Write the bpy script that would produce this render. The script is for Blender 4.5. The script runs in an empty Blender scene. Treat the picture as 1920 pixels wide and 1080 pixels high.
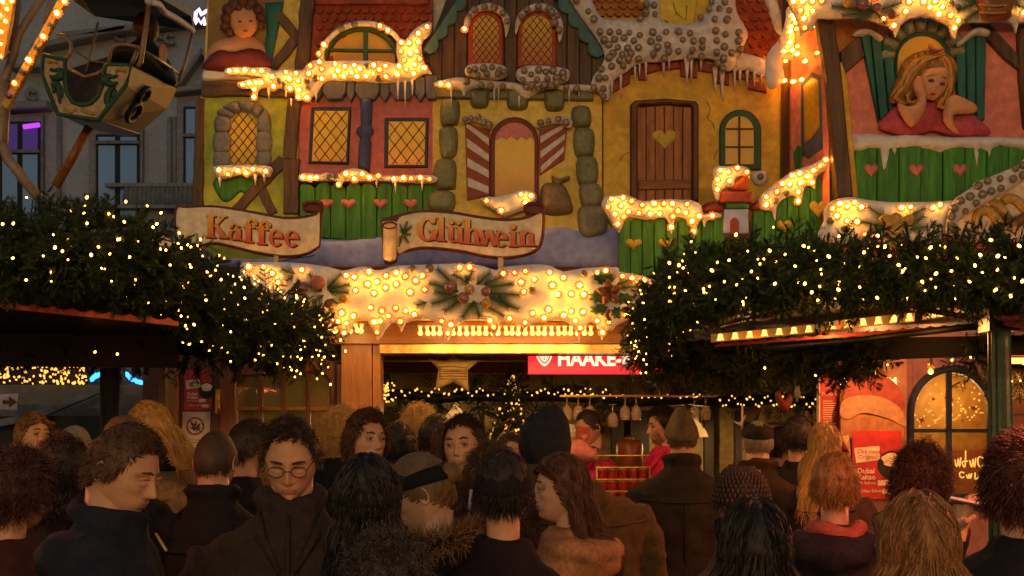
import bpy, bmesh, math, random
import numpy as np
from mathutils import Vector, Matrix, Euler, noise as mnoise
from mathutils.geometry import delaunay_2d_cdt, tessellate_polygon

rnd = random.Random(7)
nr = np.random.default_rng(11)
S = bpy.context.scene
COL = S.collection

# ------------------------------------------------------------------ camera
F, CX, HY, CZ = 2400.0, 960.0, 805.0, 1.70     # focal length in photo pixels, horizon row, eye height
cam = bpy.data.cameras.new('camera')
cam.sensor_width = 36.0
cam.lens = 36.0 * F / 1920.0
cam.shift_y = (HY - 540.0) / 1920.0
cam.clip_start, cam.clip_end = 0.05, 400.0
camo = bpy.data.objects.new('camera', cam); COL.objects.link(camo)
camo.location = (0, 0, CZ); camo.rotation_euler = (math.pi / 2, 0, 0)
S.camera = camo

# ------------------------------------------------------------------ dusk sky, exposure
W = bpy.data.worlds.new('World'); S.world = W; W.use_nodes = True
wn = W.node_tree; bg = wn.nodes['Background']
sky = wn.nodes.new('ShaderNodeTexSky'); sky.sky_type = 'NISHITA'; sky.sun_disc = False
sky.sun_elevation = math.radians(1.8); sky.sun_rotation = math.radians(20)
wn.links.new(sky.outputs[0], bg.inputs[0]); bg.inputs[1].default_value = 0.15
S.view_settings.view_transform = 'Standard'; S.view_settings.look = 'None'
S.view_settings.gamma = 1.0; S.view_settings.exposure = 0.6
S.cycles.use_denoising = True
S.cycles.max_bounces = 5; S.cycles.diffuse_bounces = 3; S.cycles.glossy_bounces = 3
S.cycles.transparent_max_bounces = 12; S.cycles.transmission_bounces = 4
S.cycles.sample_clamp_indirect = 4.0

def P(px, py, Y): return Vector(((px - CX) * Y / F, Y, CZ + (HY - py) * Y / F))

# ------------------------------------------------------------------ materials
def _n(nt, t, **k):
    n = nt.nodes.new(t)
    for a, b in k.items(): setattr(n, a, b)
    return n
def base_mat(name):
    m = bpy.data.materials.new(name); m.use_nodes = True
    return m, m.node_tree, m.node_tree.nodes['Principled BSDF']
def col4(c): return (c[0], c[1], c[2], 1.0)
def paint(name, c, c2=None, scale=6.0, rough=0.55, bump=0.25, stretch=(1, 1, 1), grad=None, metallic=0.0, spec=0.35, dist=0.004, mot=1.0):
    """Base colour c broken up towards c2 by noise; grad=(z0,z1,colour) blends towards a second paint colour with height."""
    m, nt, b = base_mat(name)
    if c2 is None: c2 = tuple(x * 0.62 for x in c)
    g = _n(nt, 'ShaderNodeNewGeometry'); mp = _n(nt, 'ShaderNodeMapping')
    mp.inputs['Scale'].default_value = stretch
    nt.links.new(g.outputs['Position'], mp.inputs['Vector'])
    nz = _n(nt, 'ShaderNodeTexNoise'); nz.inputs['Scale'].default_value = scale; nz.inputs['Detail'].default_value = 6
    nz.inputs['Roughness'].default_value = 0.65
    nt.links.new(mp.outputs[0], nz.inputs['Vector'])
    rp = _n(nt, 'ShaderNodeMapRange'); rp.inputs[1].default_value = 0.35; rp.inputs[2].default_value = 0.68
    nt.links.new(nz.outputs['Fac'], rp.inputs[0])
    mx = _n(nt, 'ShaderNodeMix', data_type='RGBA'); mx.inputs[6].default_value = col4(c); mx.inputs[7].default_value = col4(c2)
    nt.links.new(rp.outputs[0], mx.inputs[0]); out = mx.outputs[2]
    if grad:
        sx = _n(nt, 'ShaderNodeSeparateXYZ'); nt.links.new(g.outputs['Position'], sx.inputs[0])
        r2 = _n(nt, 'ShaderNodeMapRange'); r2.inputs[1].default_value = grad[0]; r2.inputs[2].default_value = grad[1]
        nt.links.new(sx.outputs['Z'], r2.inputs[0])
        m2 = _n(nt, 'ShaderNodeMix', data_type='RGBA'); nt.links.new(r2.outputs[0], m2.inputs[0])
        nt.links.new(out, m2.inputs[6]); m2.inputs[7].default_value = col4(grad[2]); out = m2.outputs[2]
    n3 = _n(nt, 'ShaderNodeTexNoise'); n3.inputs['Scale'].default_value = scale * 4.3 + 12; n3.inputs['Detail'].default_value = 5; nt.links.new(mp.outputs[0], n3.inputs['Vector'])
    r3 = _n(nt, 'ShaderNodeMapRange'); r3.inputs[1].default_value = .3; r3.inputs[2].default_value = .7; r3.inputs[3].default_value = 1 - .24 * mot; r3.inputs[4].default_value = 1 + .14 * mot; nt.links.new(n3.outputs['Fac'], r3.inputs[0])
    m3 = _n(nt, 'ShaderNodeVectorMath', operation='SCALE'); nt.links.new(out, m3.inputs[0]); nt.links.new(r3.outputs[0], m3.inputs['Scale']); out = m3.outputs[0]
    nt.links.new(out, b.inputs['Base Color'])
    b.inputs['Roughness'].default_value = rough; b.inputs['Metallic'].default_value = metallic
    b.inputs['Specular IOR Level'].default_value = spec
    if bump:
        n2 = _n(nt, 'ShaderNodeTexNoise'); n2.inputs['Scale'].default_value = scale * 6; n2.inputs['Detail'].default_value = 4
        nt.links.new(mp.outputs[0], n2.inputs['Vector'])
        bp = _n(nt, 'ShaderNodeBump'); bp.inputs['Strength'].default_value = bump; bp.inputs['Distance'].default_value = dist
        nt.links.new(n2.outputs['Fac'], bp.inputs['Height']); nt.links.new(bp.outputs[0], b.inputs['Normal'])
    return m
def wood(name, c, c2, vertical=True, scale=5.0, rough=0.5, bump=0.5, spec=0.35):
    st = (4.5, 4.5, 0.45) if vertical else (0.45, 4.5, 4.5)
    return paint(name, c, c2, scale=scale, rough=rough, bump=bump, stretch=st, spec=spec)
def glow(name, c, s, sample=True):
    m, nt, b = base_mat(name)
    b.inputs['Base Color'].default_value = col4(tuple(x * 0.3 for x in c))
    b.inputs['Emission Color'].default_value = col4(c); b.inputs['Emission Strength'].default_value = s
    if not sample:
        try: m.cycles.emission_sampling = 'NONE'
        except Exception: pass
    return m
def glass(name, c=(1, 1, 1), rough=0.05, alpha=0.35):
    m, nt, b = base_mat(name)
    b.inputs['Base Color'].default_value = col4(c); b.inputs['Roughness'].default_value = rough
    b.inputs['Alpha'].default_value = alpha; b.inputs['Specular IOR Level'].default_value = 0.9
    return m

# ------------------------------------------------------------------ objects
def tag(o, label=None, cat=None, group=None, kind=None):
    if label: o['label'] = label
    if cat: o['category'] = cat
    if group: o['group'] = group
    if kind: o['kind'] = kind
    return o
def thing(name, loc, label, cat, group=None, kind=None):
    o = bpy.data.objects.new(name, None); o.empty_display_size = 0.1
    COL.objects.link(o); o.location = Vector(loc)
    return tag(o, label, cat, group, kind)
def world_of(o):
    v = Vector((0, 0, 0))
    while o is not None: v = v + o.location; o = o.parent
    return v
def link(name, me, parent=None, loc=(0, 0, 0), label=None, kind=None):
    o = bpy.data.objects.new(name, me); COL.objects.link(o)
    if parent is not None: o.parent = parent
    o.location = Vector(loc)
    if label: o['label'] = label
    if kind: o['kind'] = kind
    return o
class MB:
    """Collects shapes given in world coordinates."""
    def __init__(s): s.v = []; s.f = []; s.mi = []; s.sm = []
    def add(s, v, f, mi=0, smooth=False):
        n = len(s.v); s.v.extend([tuple(p) for p in v])
        s.f.extend([tuple(i + n for i in q) for q in f]); s.mi.extend([mi] * len(f)); s.sm.extend([smooth] * len(f)); return s
    def box(s, c, h, rot=None, mi=0):
        R = rot if rot is not None else Matrix.Identity(3)
        v = [Vector(c) + R @ Vector((x * h[0], y * h[1], z * h[2])) for x in (-1, 1) for y in (-1, 1) for z in (-1, 1)]
        return s.add(v, [(0, 1, 3, 2), (4, 6, 7, 5), (0, 4, 5, 1), (2, 3, 7, 6), (0, 2, 6, 4), (1, 5, 7, 3)], mi)
    def tube(s, pts, r, n=6, mi=0, cap=True):
        pts = [Vector(p) for p in pts]; rs = r if hasattr(r, '__len__') else [r] * len(pts)
        V = []; up = Vector((0.13, 0.37, 0.92)).normalized()
        for i, p in enumerate(pts):
            d = (pts[min(i + 1, len(pts) - 1)] - pts[max(i - 1, 0)]).normalized()
            a = d.cross(up)
            if a.length < 0.05: a = d.cross(Vector((1, 0, 0)))
            a.normalize(); b = d.cross(a).normalized()
            for k in range(n):
                t = 2 * math.pi * k / n; V.append(p + a * (math.cos(t) * rs[i]) + b * (math.sin(t) * rs[i]))
        Fc = [(i * n + k, i * n + (k + 1) % n, (i + 1) * n + (k + 1) % n, (i + 1) * n + k) for i in range(len(pts) - 1) for k in range(n)]
        if cap: Fc += [tuple(range(n))[::-1], tuple((len(pts) - 1) * n + k for k in range(n))]
        return s.add(V, Fc, mi, True)
    def lathe(s, c, prof, n=12, mi=0):
        V = [Vector(c) + Vector((math.cos(2 * math.pi * k / n) * r, math.sin(2 * math.pi * k / n) * r, z)) for r, z in prof for k in range(n)]
        Fc = [(i * n + k, i * n + (k + 1) % n, (i + 1) * n + (k + 1) % n, (i + 1) * n + k) for i in range(len(prof) - 1) for k in range(n)]
        return s.add(V, Fc, mi, True)
    def ball(s, c, r, nu=10, nv=7, mi=0):
        r = r if hasattr(r, '__len__') else (r, r, r); V = []; c = Vector(c)
        for j in range(nv + 1):
            a = math.pi * j / nv
            for k in range(nu):
                t = 2 * math.pi * k / nu
                V.append(c + Vector((math.sin(a) * math.cos(t) * r[0], math.sin(a) * math.sin(t) * r[1], math.cos(a) * r[2])))
        Fc = [(j * nu + k, (j + 1) * nu + k, (j + 1) * nu + (k + 1) % nu, j * nu + (k + 1) % nu) for j in range(nv) for k in range(nu)]
        return s.add(V, Fc, mi, True)
    def build(s, name, mats, parent=None, label=None, kind=None, origin=None):
        if not s.v: return None
        w = world_of(parent) if parent is not None else None
        if w is None:
            if origin is not None: w = Vector(origin)
            else:
                A = np.array(s.v); w = Vector((A[:, 0].mean(), A[:, 1].mean(), A[:, 2].min()))
            loc = w
        else:
            if origin is not None: loc = Vector(origin) - w; w = Vector(origin)
            else: loc = Vector((0, 0, 0))
        me = bpy.data.meshes.new(name)
        me.from_pydata([(p[0] - w.x, p[1] - w.y, p[2] - w.z) for p in s.v], [], s.f)
        for m in (mats if isinstance(mats, (list, tuple)) else [mats]): me.materials.append(m)
        me.polygons.foreach_set('material_index', s.mi); me.polygons.foreach_set('use_smooth', s.sm)
        me.update()
        return link(name, me, parent, loc, label, kind)

def crom(pts, k=4, closed=True):
    """Catmull-Rom through the points."""
    n = len(pts); out = []
    for i in range(n if closed else n - 1):
        g = (lambda j: pts[j % n]) if closed else (lambda j: pts[max(0, min(n - 1, j))])
        p0, p1, p2, p3 = g(i - 1), g(i), g(i + 1), g(i + 2)
        for t in range(k):
            u = t / k
            out.append(tuple(0.5 * (2 * p1[a] + (p2[a] - p0[a]) * u + (2 * p0[a] - 5 * p1[a] + 4 * p2[a] - p3[a]) * u * u + (3 * p1[a] - p0[a] - 3 * p2[a] + p3[a]) * u ** 3) for a in (0, 1)))
    if not closed: out.append(tuple(pts[-1]))
    return out
def to2(pts, Y): return [((x - CX) * Y / F, CZ + (HY - y) * Y / F) for x, y in pts]
def ccw(p):
    a = sum(p[i][0] * p[(i + 1) % len(p)][1] - p[(i + 1) % len(p)][0] * p[i][1] for i in range(len(p)))
    return p if a > 0 else p[::-1]
def slab(mb, pts, Y, d, bev=0.004, mi=0, yfun=None, world=False):
    """A board cut to the outline pts (photo pixels at distance Y), back face at Y, front at Y-d."""
    p = ccw(list(pts) if world else to2(pts, Y)); n = len(p)
    yf = yfun or (lambda x: Y)
    ins = []
    for i in range(n):
        a, b, c = p[i - 1], p[i], p[(i + 1) % n]
        e1 = Vector((b[0] - a[0], b[1] - a[1])); e2 = Vector((c[0] - b[0], c[1] - b[1]))
        if e1.length < 1e-7 or e2.length < 1e-7: ins.append(b); continue
        e1.normalize(); e2.normalize()
        nn = Vector((-e1.y - e2.y, e1.x + e2.x))
        if nn.length < 1e-5: ins.append(b); continue
        nn.normalize(); ins.append((b[0] + nn.x * bev, b[1] + nn.y * bev))
    V = [(x, yf(x), z) for x, z in p] + [(x, yf(x) - d + bev, z) for x, z in p] + [(x, yf(x) - d, z) for x, z in ins]
    Fc = []
    for i in range(n):
        j = (i + 1) % n
        Fc.append((i, j, n + j, n + i)); Fc.append((n + i, n + j, 2 * n + j, 2 * n + i))
    tri = tessellate_polygon([[Vector((x, z, 0)) for x, z in ins]])
    Fc += [tuple(2 * n + k for k in t) for t in tri]
    return mb.add(V, Fc, mi)
def relief(mb, pts, Y, d, R=0.03, step=None, e=0.25, mi=0, hf=None, world=False, yfun=None):
    """A pillow-like carved shape: outline pts, swelling to depth d towards the street."""
    p = ccw(list(pts) if world else to2(pts, Y)); n = len(p); A = np.array(p)
    yf = yfun or (lambda x: Y)
    lo, hi = A.min(0), A.max(0)
    if step is None: step = max(0.008, min(R * 0.5, math.sqrt(max(1e-6, (hi - lo)[0] * (hi - lo)[1]) / 350)))
    gx, gz = np.meshgrid(np.arange(lo[0] + step / 2, hi[0], step), np.arange(lo[1] + step / 2, hi[1], step * 0.9))
    gx[1::2] += step / 2
    G = np.stack([gx.ravel(), gz.ravel()], 1)
    def dist(Q):
        B = np.roll(A, -1, 0); dd = B - A; L = (dd ** 2).sum(1) + 1e-12
        t = np.clip(((Q[:, None, :] - A[None]) * dd[None]).sum(2) / L, 0, 1)
        return np.sqrt((((A[None] + t[..., None] * dd[None]) - Q[:, None]) ** 2).sum(2)).min(1)
    def inside(Q):
        x, z = Q[:, 0:1], Q[:, 1:2]; B = np.roll(A, -1, 0)
        c = ((A[:, 1] > z) != (B[:, 1] > z)) & (x < (B[:, 0] - A[:, 0]) * (z - A[:, 1]) / (B[:, 1] - A[:, 1] + 1e-12) + A[:, 0])
        return c.sum(1) % 2 == 1
    if len(G): G = G[inside(G)]
    if len(G): G = G[dist(G) > step * 0.45]
    allp = [Vector(q) for q in p] + [Vector(q) for q in G]
    vs, es, fs, ov, oe, of = delaunay_2d_cdt(allp, [(i, (i + 1) % n) for i in range(n)], [], 1, 1e-6)
    Q = np.array([tuple(v) for v in vs]); bd = dist(Q) < 1e-5
    D = np.where(bd, 0, dist(Q)); h = d * (e + (1 - e) * np.sqrt(np.clip(1 - (1 - np.clip(D / R, 0, 1)) ** 2, 0, 1)))
    if hf is not None: h = h + np.where(bd, 0, 1) * hf(Q)
    V = [(q[0], yf(q[0]) - hh, q[1]) for q, hh in zip(Q, h)]
    Fc = []
    for f in fs:
        a = sum(Q[f[i]][0] * Q[f[(i + 1) % len(f)]][1] - Q[f[(i + 1) % len(f)]][0] * Q[f[i]][1] for i in range(len(f)))
        Fc.append(tuple(f) if a > 0 else tuple(f)[::-1])
    mb.add(V, Fc, mi, True)
    V2 = [(x, yf(x), z) for x, z in p] + [(x, yf(x) - d * e, z) for x, z in p]
    mb.add(V2, [(i, (i + 1) % n, n + (i + 1) % n, n + i) for i in range(n)], mi)
    return mb
def arch(x0, x1, ybot, ytop, n=12, spring=None):
    """Outline of a round-headed opening in photo pixels."""
    w = (x1 - x0) / 2; cx = (x0 + x1) / 2; sp = spring if spring is not None else ytop + w
    out = [(x0, ybot), (x0, sp)]
    for i in range(1, n): a = math.pi - math.pi * i / n; out.append((cx + w * math.cos(a), sp - (sp - ytop) * math.sin(a)))
    return out + [(x1, sp), (x1, ybot)]
def strip(outer, inner):
    """Closed outline between two open point runs."""
    return list(outer) + list(inner)[::-1]
def bar(mb, a, b, w, Y, d, bev=0.002, mi=0, wob=0.0, yfun=None, w2=None):
    a = Vector(a); b = Vector(b); t = (b - a); L = t.length; t.normalize(); nn = Vector((-t.y, t.x)); k = max(2, int(L / 14)) if wob else 2
    w2 = w if w2 is None else w2; A = []; B = []
    for i in range(k):
        u = i / (k - 1); q = a + t * (L * u); ww = w + (w2 - w) * u
        A.append(tuple(q + nn * (ww / 2 + rnd.uniform(-wob, wob)))); B.append(tuple(q - nn * (ww / 2 + rnd.uniform(-wob, wob))))
    return slab(mb, strip(A, B), Y, d, bev, mi, yfun)
def off(pts, ox, oy, s=3.0): return [(ox + x / s, oy + y / s) for x, y in pts]
def one(name, fn, mat, parent=None, label=None, kind=None):
    mb = MB(); fn(mb); return mb.build(name, mat, parent, label, kind)
def heart(cx, cy, w, h):
    out = []
    for i in range(24):
        t = 2 * math.pi * i / 24; x = 16 * math.sin(t) ** 3; y = 13 * math.cos(t) - 5 * math.cos(2 * t) - 2 * math.cos(3 * t) - math.cos(4 * t)
        out.append((cx + x / 32 * w, cy - (y + 2.5) / 29 * h))
    return out
_tc = [0]
def text(name, s, px, py, Y, hpx, mat, parent, sx=1.0, rot=0.0, bold=0.0, depth=0.001, mirror=False, align='LEFT', label=None):
    """Raised lettering; (px,py) is the left end of the base line, hpx the cap height in photo pixels."""
    cu = bpy.data.curves.new(name, 'FONT'); cu.body = s; cu.size = hpx * Y / F / 0.70; cu.extrude = depth; cu.offset = bold
    cu.align_x = align; cu.materials.append(mat); cu.resolution_u = 3
    tmp = bpy.data.objects.new(name + '_curve', cu); COL.objects.link(tmp)
    dg = bpy.context.evaluated_depsgraph_get(); dg.update(); me = bpy.data.meshes.new_from_object(tmp.evaluated_get(dg)); bpy.data.objects.remove(tmp)
    if not me.materials: me.materials.append(mat)
    o = bpy.data.objects.new(name, me); COL.objects.link(o); o.parent = parent
    o.location = P(px, py, Y) - world_of(parent); o.rotation_euler = (math.pi / 2, rot, 0)
    o.scale = (-sx if mirror else sx, 1, 1)
    if label: o['label'] = label
    return o
# ------------------------------------------------------------------ shared materials
M = {}
M['plaster_yellow'] = paint('plaster_yellow', (.72, .52, .04), (.50, .33, .03), 2.5, bump=.4)
M['plaster_green'] = paint('plaster_green', (.58, .56, .05), (.26, .34, .04), 2.0, bump=.4)
M['plaster_cream'] = paint('plaster_cream', (.76, .58, .13), (.55, .38, .05), 3, bump=.4)
M['ochre'] = paint('ochre', (.70, .44, .04), (.44, .23, .02), 2.2, bump=.4)
M['pink'] = paint('pink', (.62, .17, .16), (.46, .11, .11), 3, bump=.3)
M['pink_light'] = paint('pink_light', (.74, .24, .18), (.56, .15, .11), 2.5, bump=.4)
M['timber'] = wood('timber', (.13, .065, .03), (.035, .016, .01), True, 6)
M['timber_h'] = wood('timber_h', (.13, .065, .03), (.035, .016, .01), False, 6)
M['plank_dark'] = wood('plank_dark', (.13, .055, .02), (.03, .013, .006), True, 8)
M['door_wood'] = wood('door_wood', (.40, .14, .035), (.15, .045, .014), True, 9)
M['door_frame'] = wood('door_frame', (.14, .04, .015), (.05, .015, .008), True, 7)
M['stone_gray'] = paint('stone_gray', (.22, .21, .22), (.11, .11, .13), 9, bump=.6, dist=.008)
M['stone_green'] = paint('stone_green', (.20, .21, .10), (.11, .12, .07), 8, bump=.6, dist=.008)
M['stone_warm'] = paint('stone_warm', (.28, .25, .15), (.16, .15, .10), 8, bump=.6, dist=.008)
M['snow'] = paint('snow', (.72, .68, .66), (.52, .50, .56), 5, mot=.5, rough=.6, bump=.35, dist=.006)
M['snow_dim'] = paint('snow_dim', (.66, .60, .58), (.48, .43, .45), 4, rough=.6, bump=.4, dist=.008)
M['snow_blue'] = paint('snow_blue', (.46, .48, .78), (.28, .32, .62), 1.8, rough=.7, bump=.25)
M['navy'] = paint('navy', (.025, .035, .07), (.015, .02, .04), 8)
M['blue_col'] = paint('blue_col', (.05, .08, .26), (.025, .04, .14), 8, stretch=(3, 3, .4))
M['teal'] = paint('teal', (.06, .15, .16), (.03, .08, .09), 7, stretch=(1, 1, .4))
M['green_frame'] = paint('green_frame', (.025, .085, .045), (.015, .05, .03), 8)
M['green_plank'] = paint('green_plank', (.06, .27, .025), (.02, .10, .012), 10, stretch=(3.5, 3.5, .35), bump=.5)
M['teal_plank'] = paint('teal_plank', (.012, .14, .11), (.006, .055, .06), 8, stretch=(3.5, 3.5, .4), bump=.4)
M['lattice'] = paint('lattice', (.05, .025, .012))
M['red_frame'] = paint('red_frame', (.42, .05, .015), (.26, .03, .01), 6)
M['red_dark'] = paint('red_dark', (.17, .018, .018), (.10, .012, .012), 8)
M['red_brick'] = paint('red_brick', (.30, .045, .022), (.18, .03, .018), 7, bump=.5)
M['white_paint'] = paint('white_paint', (.66, .60, .55), (.46, .42, .42), 6)
M['tile_red'] = paint('tile_red', (.40, .07, .02), (.22, .035, .012), 12, bump=.5)
M['tile_orange'] = paint('tile_orange', (.46, .17, .04), (.32, .09, .02), 12, bump=.5)
M['slate_blue'] = paint('slate_blue', (.11, .12, .17), (.06, .065, .10), 8, stretch=(2, 2, .5), bump=.5)
M['heart_pink'] = paint('heart_pink', (.55, .18, .16), (.42, .12, .1), 9)
M['heart_gold'] = paint('heart_gold', (.50, .36, .04), (.36, .25, .03), 9)
M['cream'] = paint('cream', (.84, .68, .48), (.70, .52, .34), 3, bump=.3)
M['maroon'] = paint('maroon', (.14, .02, .014), (.08, .012, .01), 6)
M['skin_paint'] = paint('skin_paint', (.60, .29, .15), (.50, .21, .10), 6, bump=.15, mot=.4)
M['hair_paint'] = paint('hair_paint', (.38, .17, .045), (.14, .05, .015), 14, stretch=(3, 1, .8), bump=.5)
M['hair_brown'] = paint('hair_brown', (.12, .04, .02), (.05, .018, .01), 20, bump=.6)
M['dress'] = paint('dress', (.52, .08, .12), (.32, .04, .07), 6, bump=.4)
M['black'] = paint('black', (.012, .012, .014), (.008, .008, .008), 8)
M['unlit'] = paint('unlit', (.24, .19, .15), (.15, .11, .09), 20, rough=.25, spec=.7)
M['collar'] = paint('collar', (.46, .22, .08), (.34, .14, .05), 30, rough=.2, spec=.8)  # amber tone also stands in for the orange glare round lit bulbs
M['gold'] = paint('gold', (.55, .33, .08), (.40, .22, .05), 12, rough=.3)
M['bronze'] = paint('bronze', (.30, .10, .03), (.16, .05, .015), 9, rough=.35)
M['kiosk_wood'] = wood('kiosk_wood', (.42, .17, .045), (.28, .10, .025), True, 4, rough=.4)
M['kiosk_beam'] = wood('kiosk_beam', (.36, .15, .04), (.22, .085, .02), False, 4, rough=.35)
M['varnish'] = wood('varnish', (.20, .06, .02), (.11, .03, .012), True, 5, rough=.3)
M['brass'] = paint('brass', (.60, .36, .10), (.38, .22, .06), 8, rough=.3, metallic=.8)
M['fir'] = paint('fir', (.036, .062, .016), (.018, .030, .009), 9, bump=0, rough=.6)
M['fir_paint'] = paint('fir_paint', (.06, .13, .04), (.03, .06, .02), 14, bump=.3)
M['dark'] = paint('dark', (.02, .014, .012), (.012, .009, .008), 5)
M['berry'] = paint('berry', (.22, .05, .04), (.12, .03, .02), 9, rough=.3)
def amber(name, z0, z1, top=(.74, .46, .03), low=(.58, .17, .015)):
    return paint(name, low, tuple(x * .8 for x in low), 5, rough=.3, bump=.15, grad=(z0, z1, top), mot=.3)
M['amber'] = paint('amber', (.70, .40, .02), (.50, .24, .015), 4, rough=.3, bump=.15)
M['bulb'] = glow('bulb', (1.0, .38, .035), 44.0)
M['bulb_warm'] = glow('bulb_warm', (1.0, .34, .03), 30.0); M['bulb_dim'] = glow('bulb_dim', (1.0, .30, .025), 14.0)
M['bulb_soft'] = glow('bulb_soft', (1.0, .52, .12), 1.15)
M['fairy'] = glow('fairy', (1.0, .40, .055), 12.0)
M['fairy_far'] = glow('fairy_far', (1.0, .45, .08), 1.3)

# ------------------------------------------------------------------ marquee bulbs
def bulb_meshes():
    mb = MB(); n = 10                       # lit lamp: ribbed amber collar, its star outline a painted halo, + glowing cap
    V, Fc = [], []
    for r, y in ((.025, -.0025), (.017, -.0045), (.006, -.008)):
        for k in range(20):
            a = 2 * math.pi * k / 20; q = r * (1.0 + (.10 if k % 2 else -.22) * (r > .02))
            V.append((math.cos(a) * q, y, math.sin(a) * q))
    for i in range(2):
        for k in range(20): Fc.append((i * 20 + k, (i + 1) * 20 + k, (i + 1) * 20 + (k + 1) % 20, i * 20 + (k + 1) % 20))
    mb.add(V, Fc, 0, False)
    V, Fc = [], []
    for r, y in ((.0085, -.008), (.0095, -.018), (.0065, -.025)):
        for k in range(8):
            a = 2 * math.pi * k / 8; V.append((math.cos(a) * r, y, math.sin(a) * r))
    V.append((0, -.029, 0))
    for i in range(2):
        for k in range(8): Fc.append((i * 8 + k, i * 8 + 8 + k, i * 8 + 8 + (k + 1) % 8, i * 8 + (k + 1) % 8))
    for k in range(8): Fc.append((16 + k, 24, 16 + (k + 1) % 8))
    mb.add(V, Fc, 1, True)
    def me(name, b, mats):
        m = bpy.data.meshes.new(name); m.from_pydata(b.v, [], b.f)
        for x in mats: m.materials.append(x)
        m.polygons.foreach_set('material_index', b.mi); m.polygons.foreach_set('use_smooth', b.sm); m.update(); return m
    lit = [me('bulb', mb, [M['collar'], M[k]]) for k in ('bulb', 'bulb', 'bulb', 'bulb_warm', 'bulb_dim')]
    mu = MB(); V, Fc = [], []
    for r, y in ((.021, -.001), (.021, -.012), (.015, -.022), (.007, -.026)):
        for k in range(12):
            a = 2 * math.pi * k / 12; V.append((math.cos(a) * r, y, math.sin(a) * r))
    for i in range(3):
        for k in range(12): Fc.append((i * 12 + k, i * 12 + 12 + k, i * 12 + 12 + (k + 1) % 12, i * 12 + (k + 1) % 12))
    Fc.append(tuple(36 + k for k in range(12))[::-1])
    mu.add(V, Fc, 0, True)
    return lit, me('unlit_bulb', mu, [M['unlit']])
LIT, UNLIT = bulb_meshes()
def bulbs(parent, pts, Y, ox=0, oy=0, s=3.0, lit=True, yfun=None, sc=1.0):
    w = world_of(parent)
    for x, y in pts:
        p = P(ox + x / s, oy + y / s, Y)
        if yfun: p.y = yfun(p.x)
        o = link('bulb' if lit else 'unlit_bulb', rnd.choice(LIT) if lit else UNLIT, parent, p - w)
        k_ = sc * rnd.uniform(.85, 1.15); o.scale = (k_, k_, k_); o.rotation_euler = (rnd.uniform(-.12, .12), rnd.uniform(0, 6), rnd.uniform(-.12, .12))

def icicles(mb, pts, Y, d=.02):
    """(x, y_top, length, width) hanging snow drips in photo pixels"""
    for x, y, L, w in pts:
        slab(mb, [(x - w / 2, y), (x + w / 2, y), (x + w * .28, y + L * .45), (x + w * .05, y + L), (x - w * .25, y + L * .5)], Y, d, .002)
def lattice(parent, x0, x1, y0, y1, Y, nx=4, clip=None, mat='lattice', w=1.6):
    """crossed lead bars; each run is a bar part"""
    sp = (x1 - x0) / nx
    for s in (-1, 1):
        k = -int((y1 - y0) / sp) - 2
        while k < nx + int((y1 - y0) / sp) + 3:
            xa = x0 + k * sp; run = (y1 - y0) * .78
            a = (xa, y0); b = (xa + s * run, y1)
            t0, t1 = 0.0, 1.0; dx = b[0] - a[0]
            lo, hi = (x0, x1)
            for edge, sg in ((lo, 1), (hi, -1)):
                # clip against x limits
                fa = (a[0] - edge) * sg; fb = (b[0] - edge) * sg
                if fa < 0 and fb < 0: t0 = 2
                elif fa < 0: t0 = max(t0, fa / (fa - fb))
                elif fb < 0: t1 = min(t1, fa / (fa - fb))
            k += 1
            if t1 - t0 < .08: continue
            A = (a[0] + dx * t0, y0 + (y1 - y0) * t0); B = (a[0] + dx * t1, y0 + (y1 - y0) * t1)
            if clip:
                N = 24; ins = [clip(A[0] + (B[0] - A[0]) * i / N, A[1] + (B[1] - A[1]) * i / N) for i in range(N + 1)]
                idx = [i for i, q in enumerate(ins) if q]
                if len(idx) < 3: continue
                i0, i1 = idx[0] / N, idx[-1] / N
                A, B = (A[0] + (B[0] - A[0]) * i0, A[1] + (B[1] - A[1]) * i0), (A[0] + (B[0] - A[0]) * i1, A[1] + (B[1] - A[1]) * i1)
            one('lattice_bar', lambda m: bar(m, A, B, w, Y, .004 if s > 0 else .0055, .001), M[mat], parent)
def planks(parent, x0, x1, n, top, bot, Y, d, mat, rounded=True, name='plank', jit=.06, bev=.004, yfun=None):
    """row of boards; top/bot are functions of x giving the pixel rows"""
    w = (x1 - x0) / n
    for i in range(n):
        a = x0 + i * w + .5; b = a + w - 1.0; m_ = (a + b) / 2; r = w * .22 if rounded else 0
        pts = [(a, bot(a)), (a, top(a) + r), (a + w * .2, top(a + w * .2)), (m_, top(m_) - r * .5), (b - w * .2, top(b - w * .2)), (b, top(b) + r), (b, bot(b))] if rounded else [(a, bot(a)), (a, top(a)), (b, top(b)), (b, bot(b))]
        one(name, lambda mb: slab(mb, pts, Y, d * rnd.uniform(1 - jit * 5, 1), bev, 0, yfun), M[mat], parent)

YF = 7.80           # distance of the painted house fronts
BKW = thing('facade_backing', P(1180, 600, YF + .1), 'dark timber backing that carries the painted house fronts', 'wall')
one('backing_board', lambda m: slab(m, [(402, -160), (2060, -160), (2060, 590), (402, 590)], YF + .12, .05), M['snow_dim'], BKW)
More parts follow.
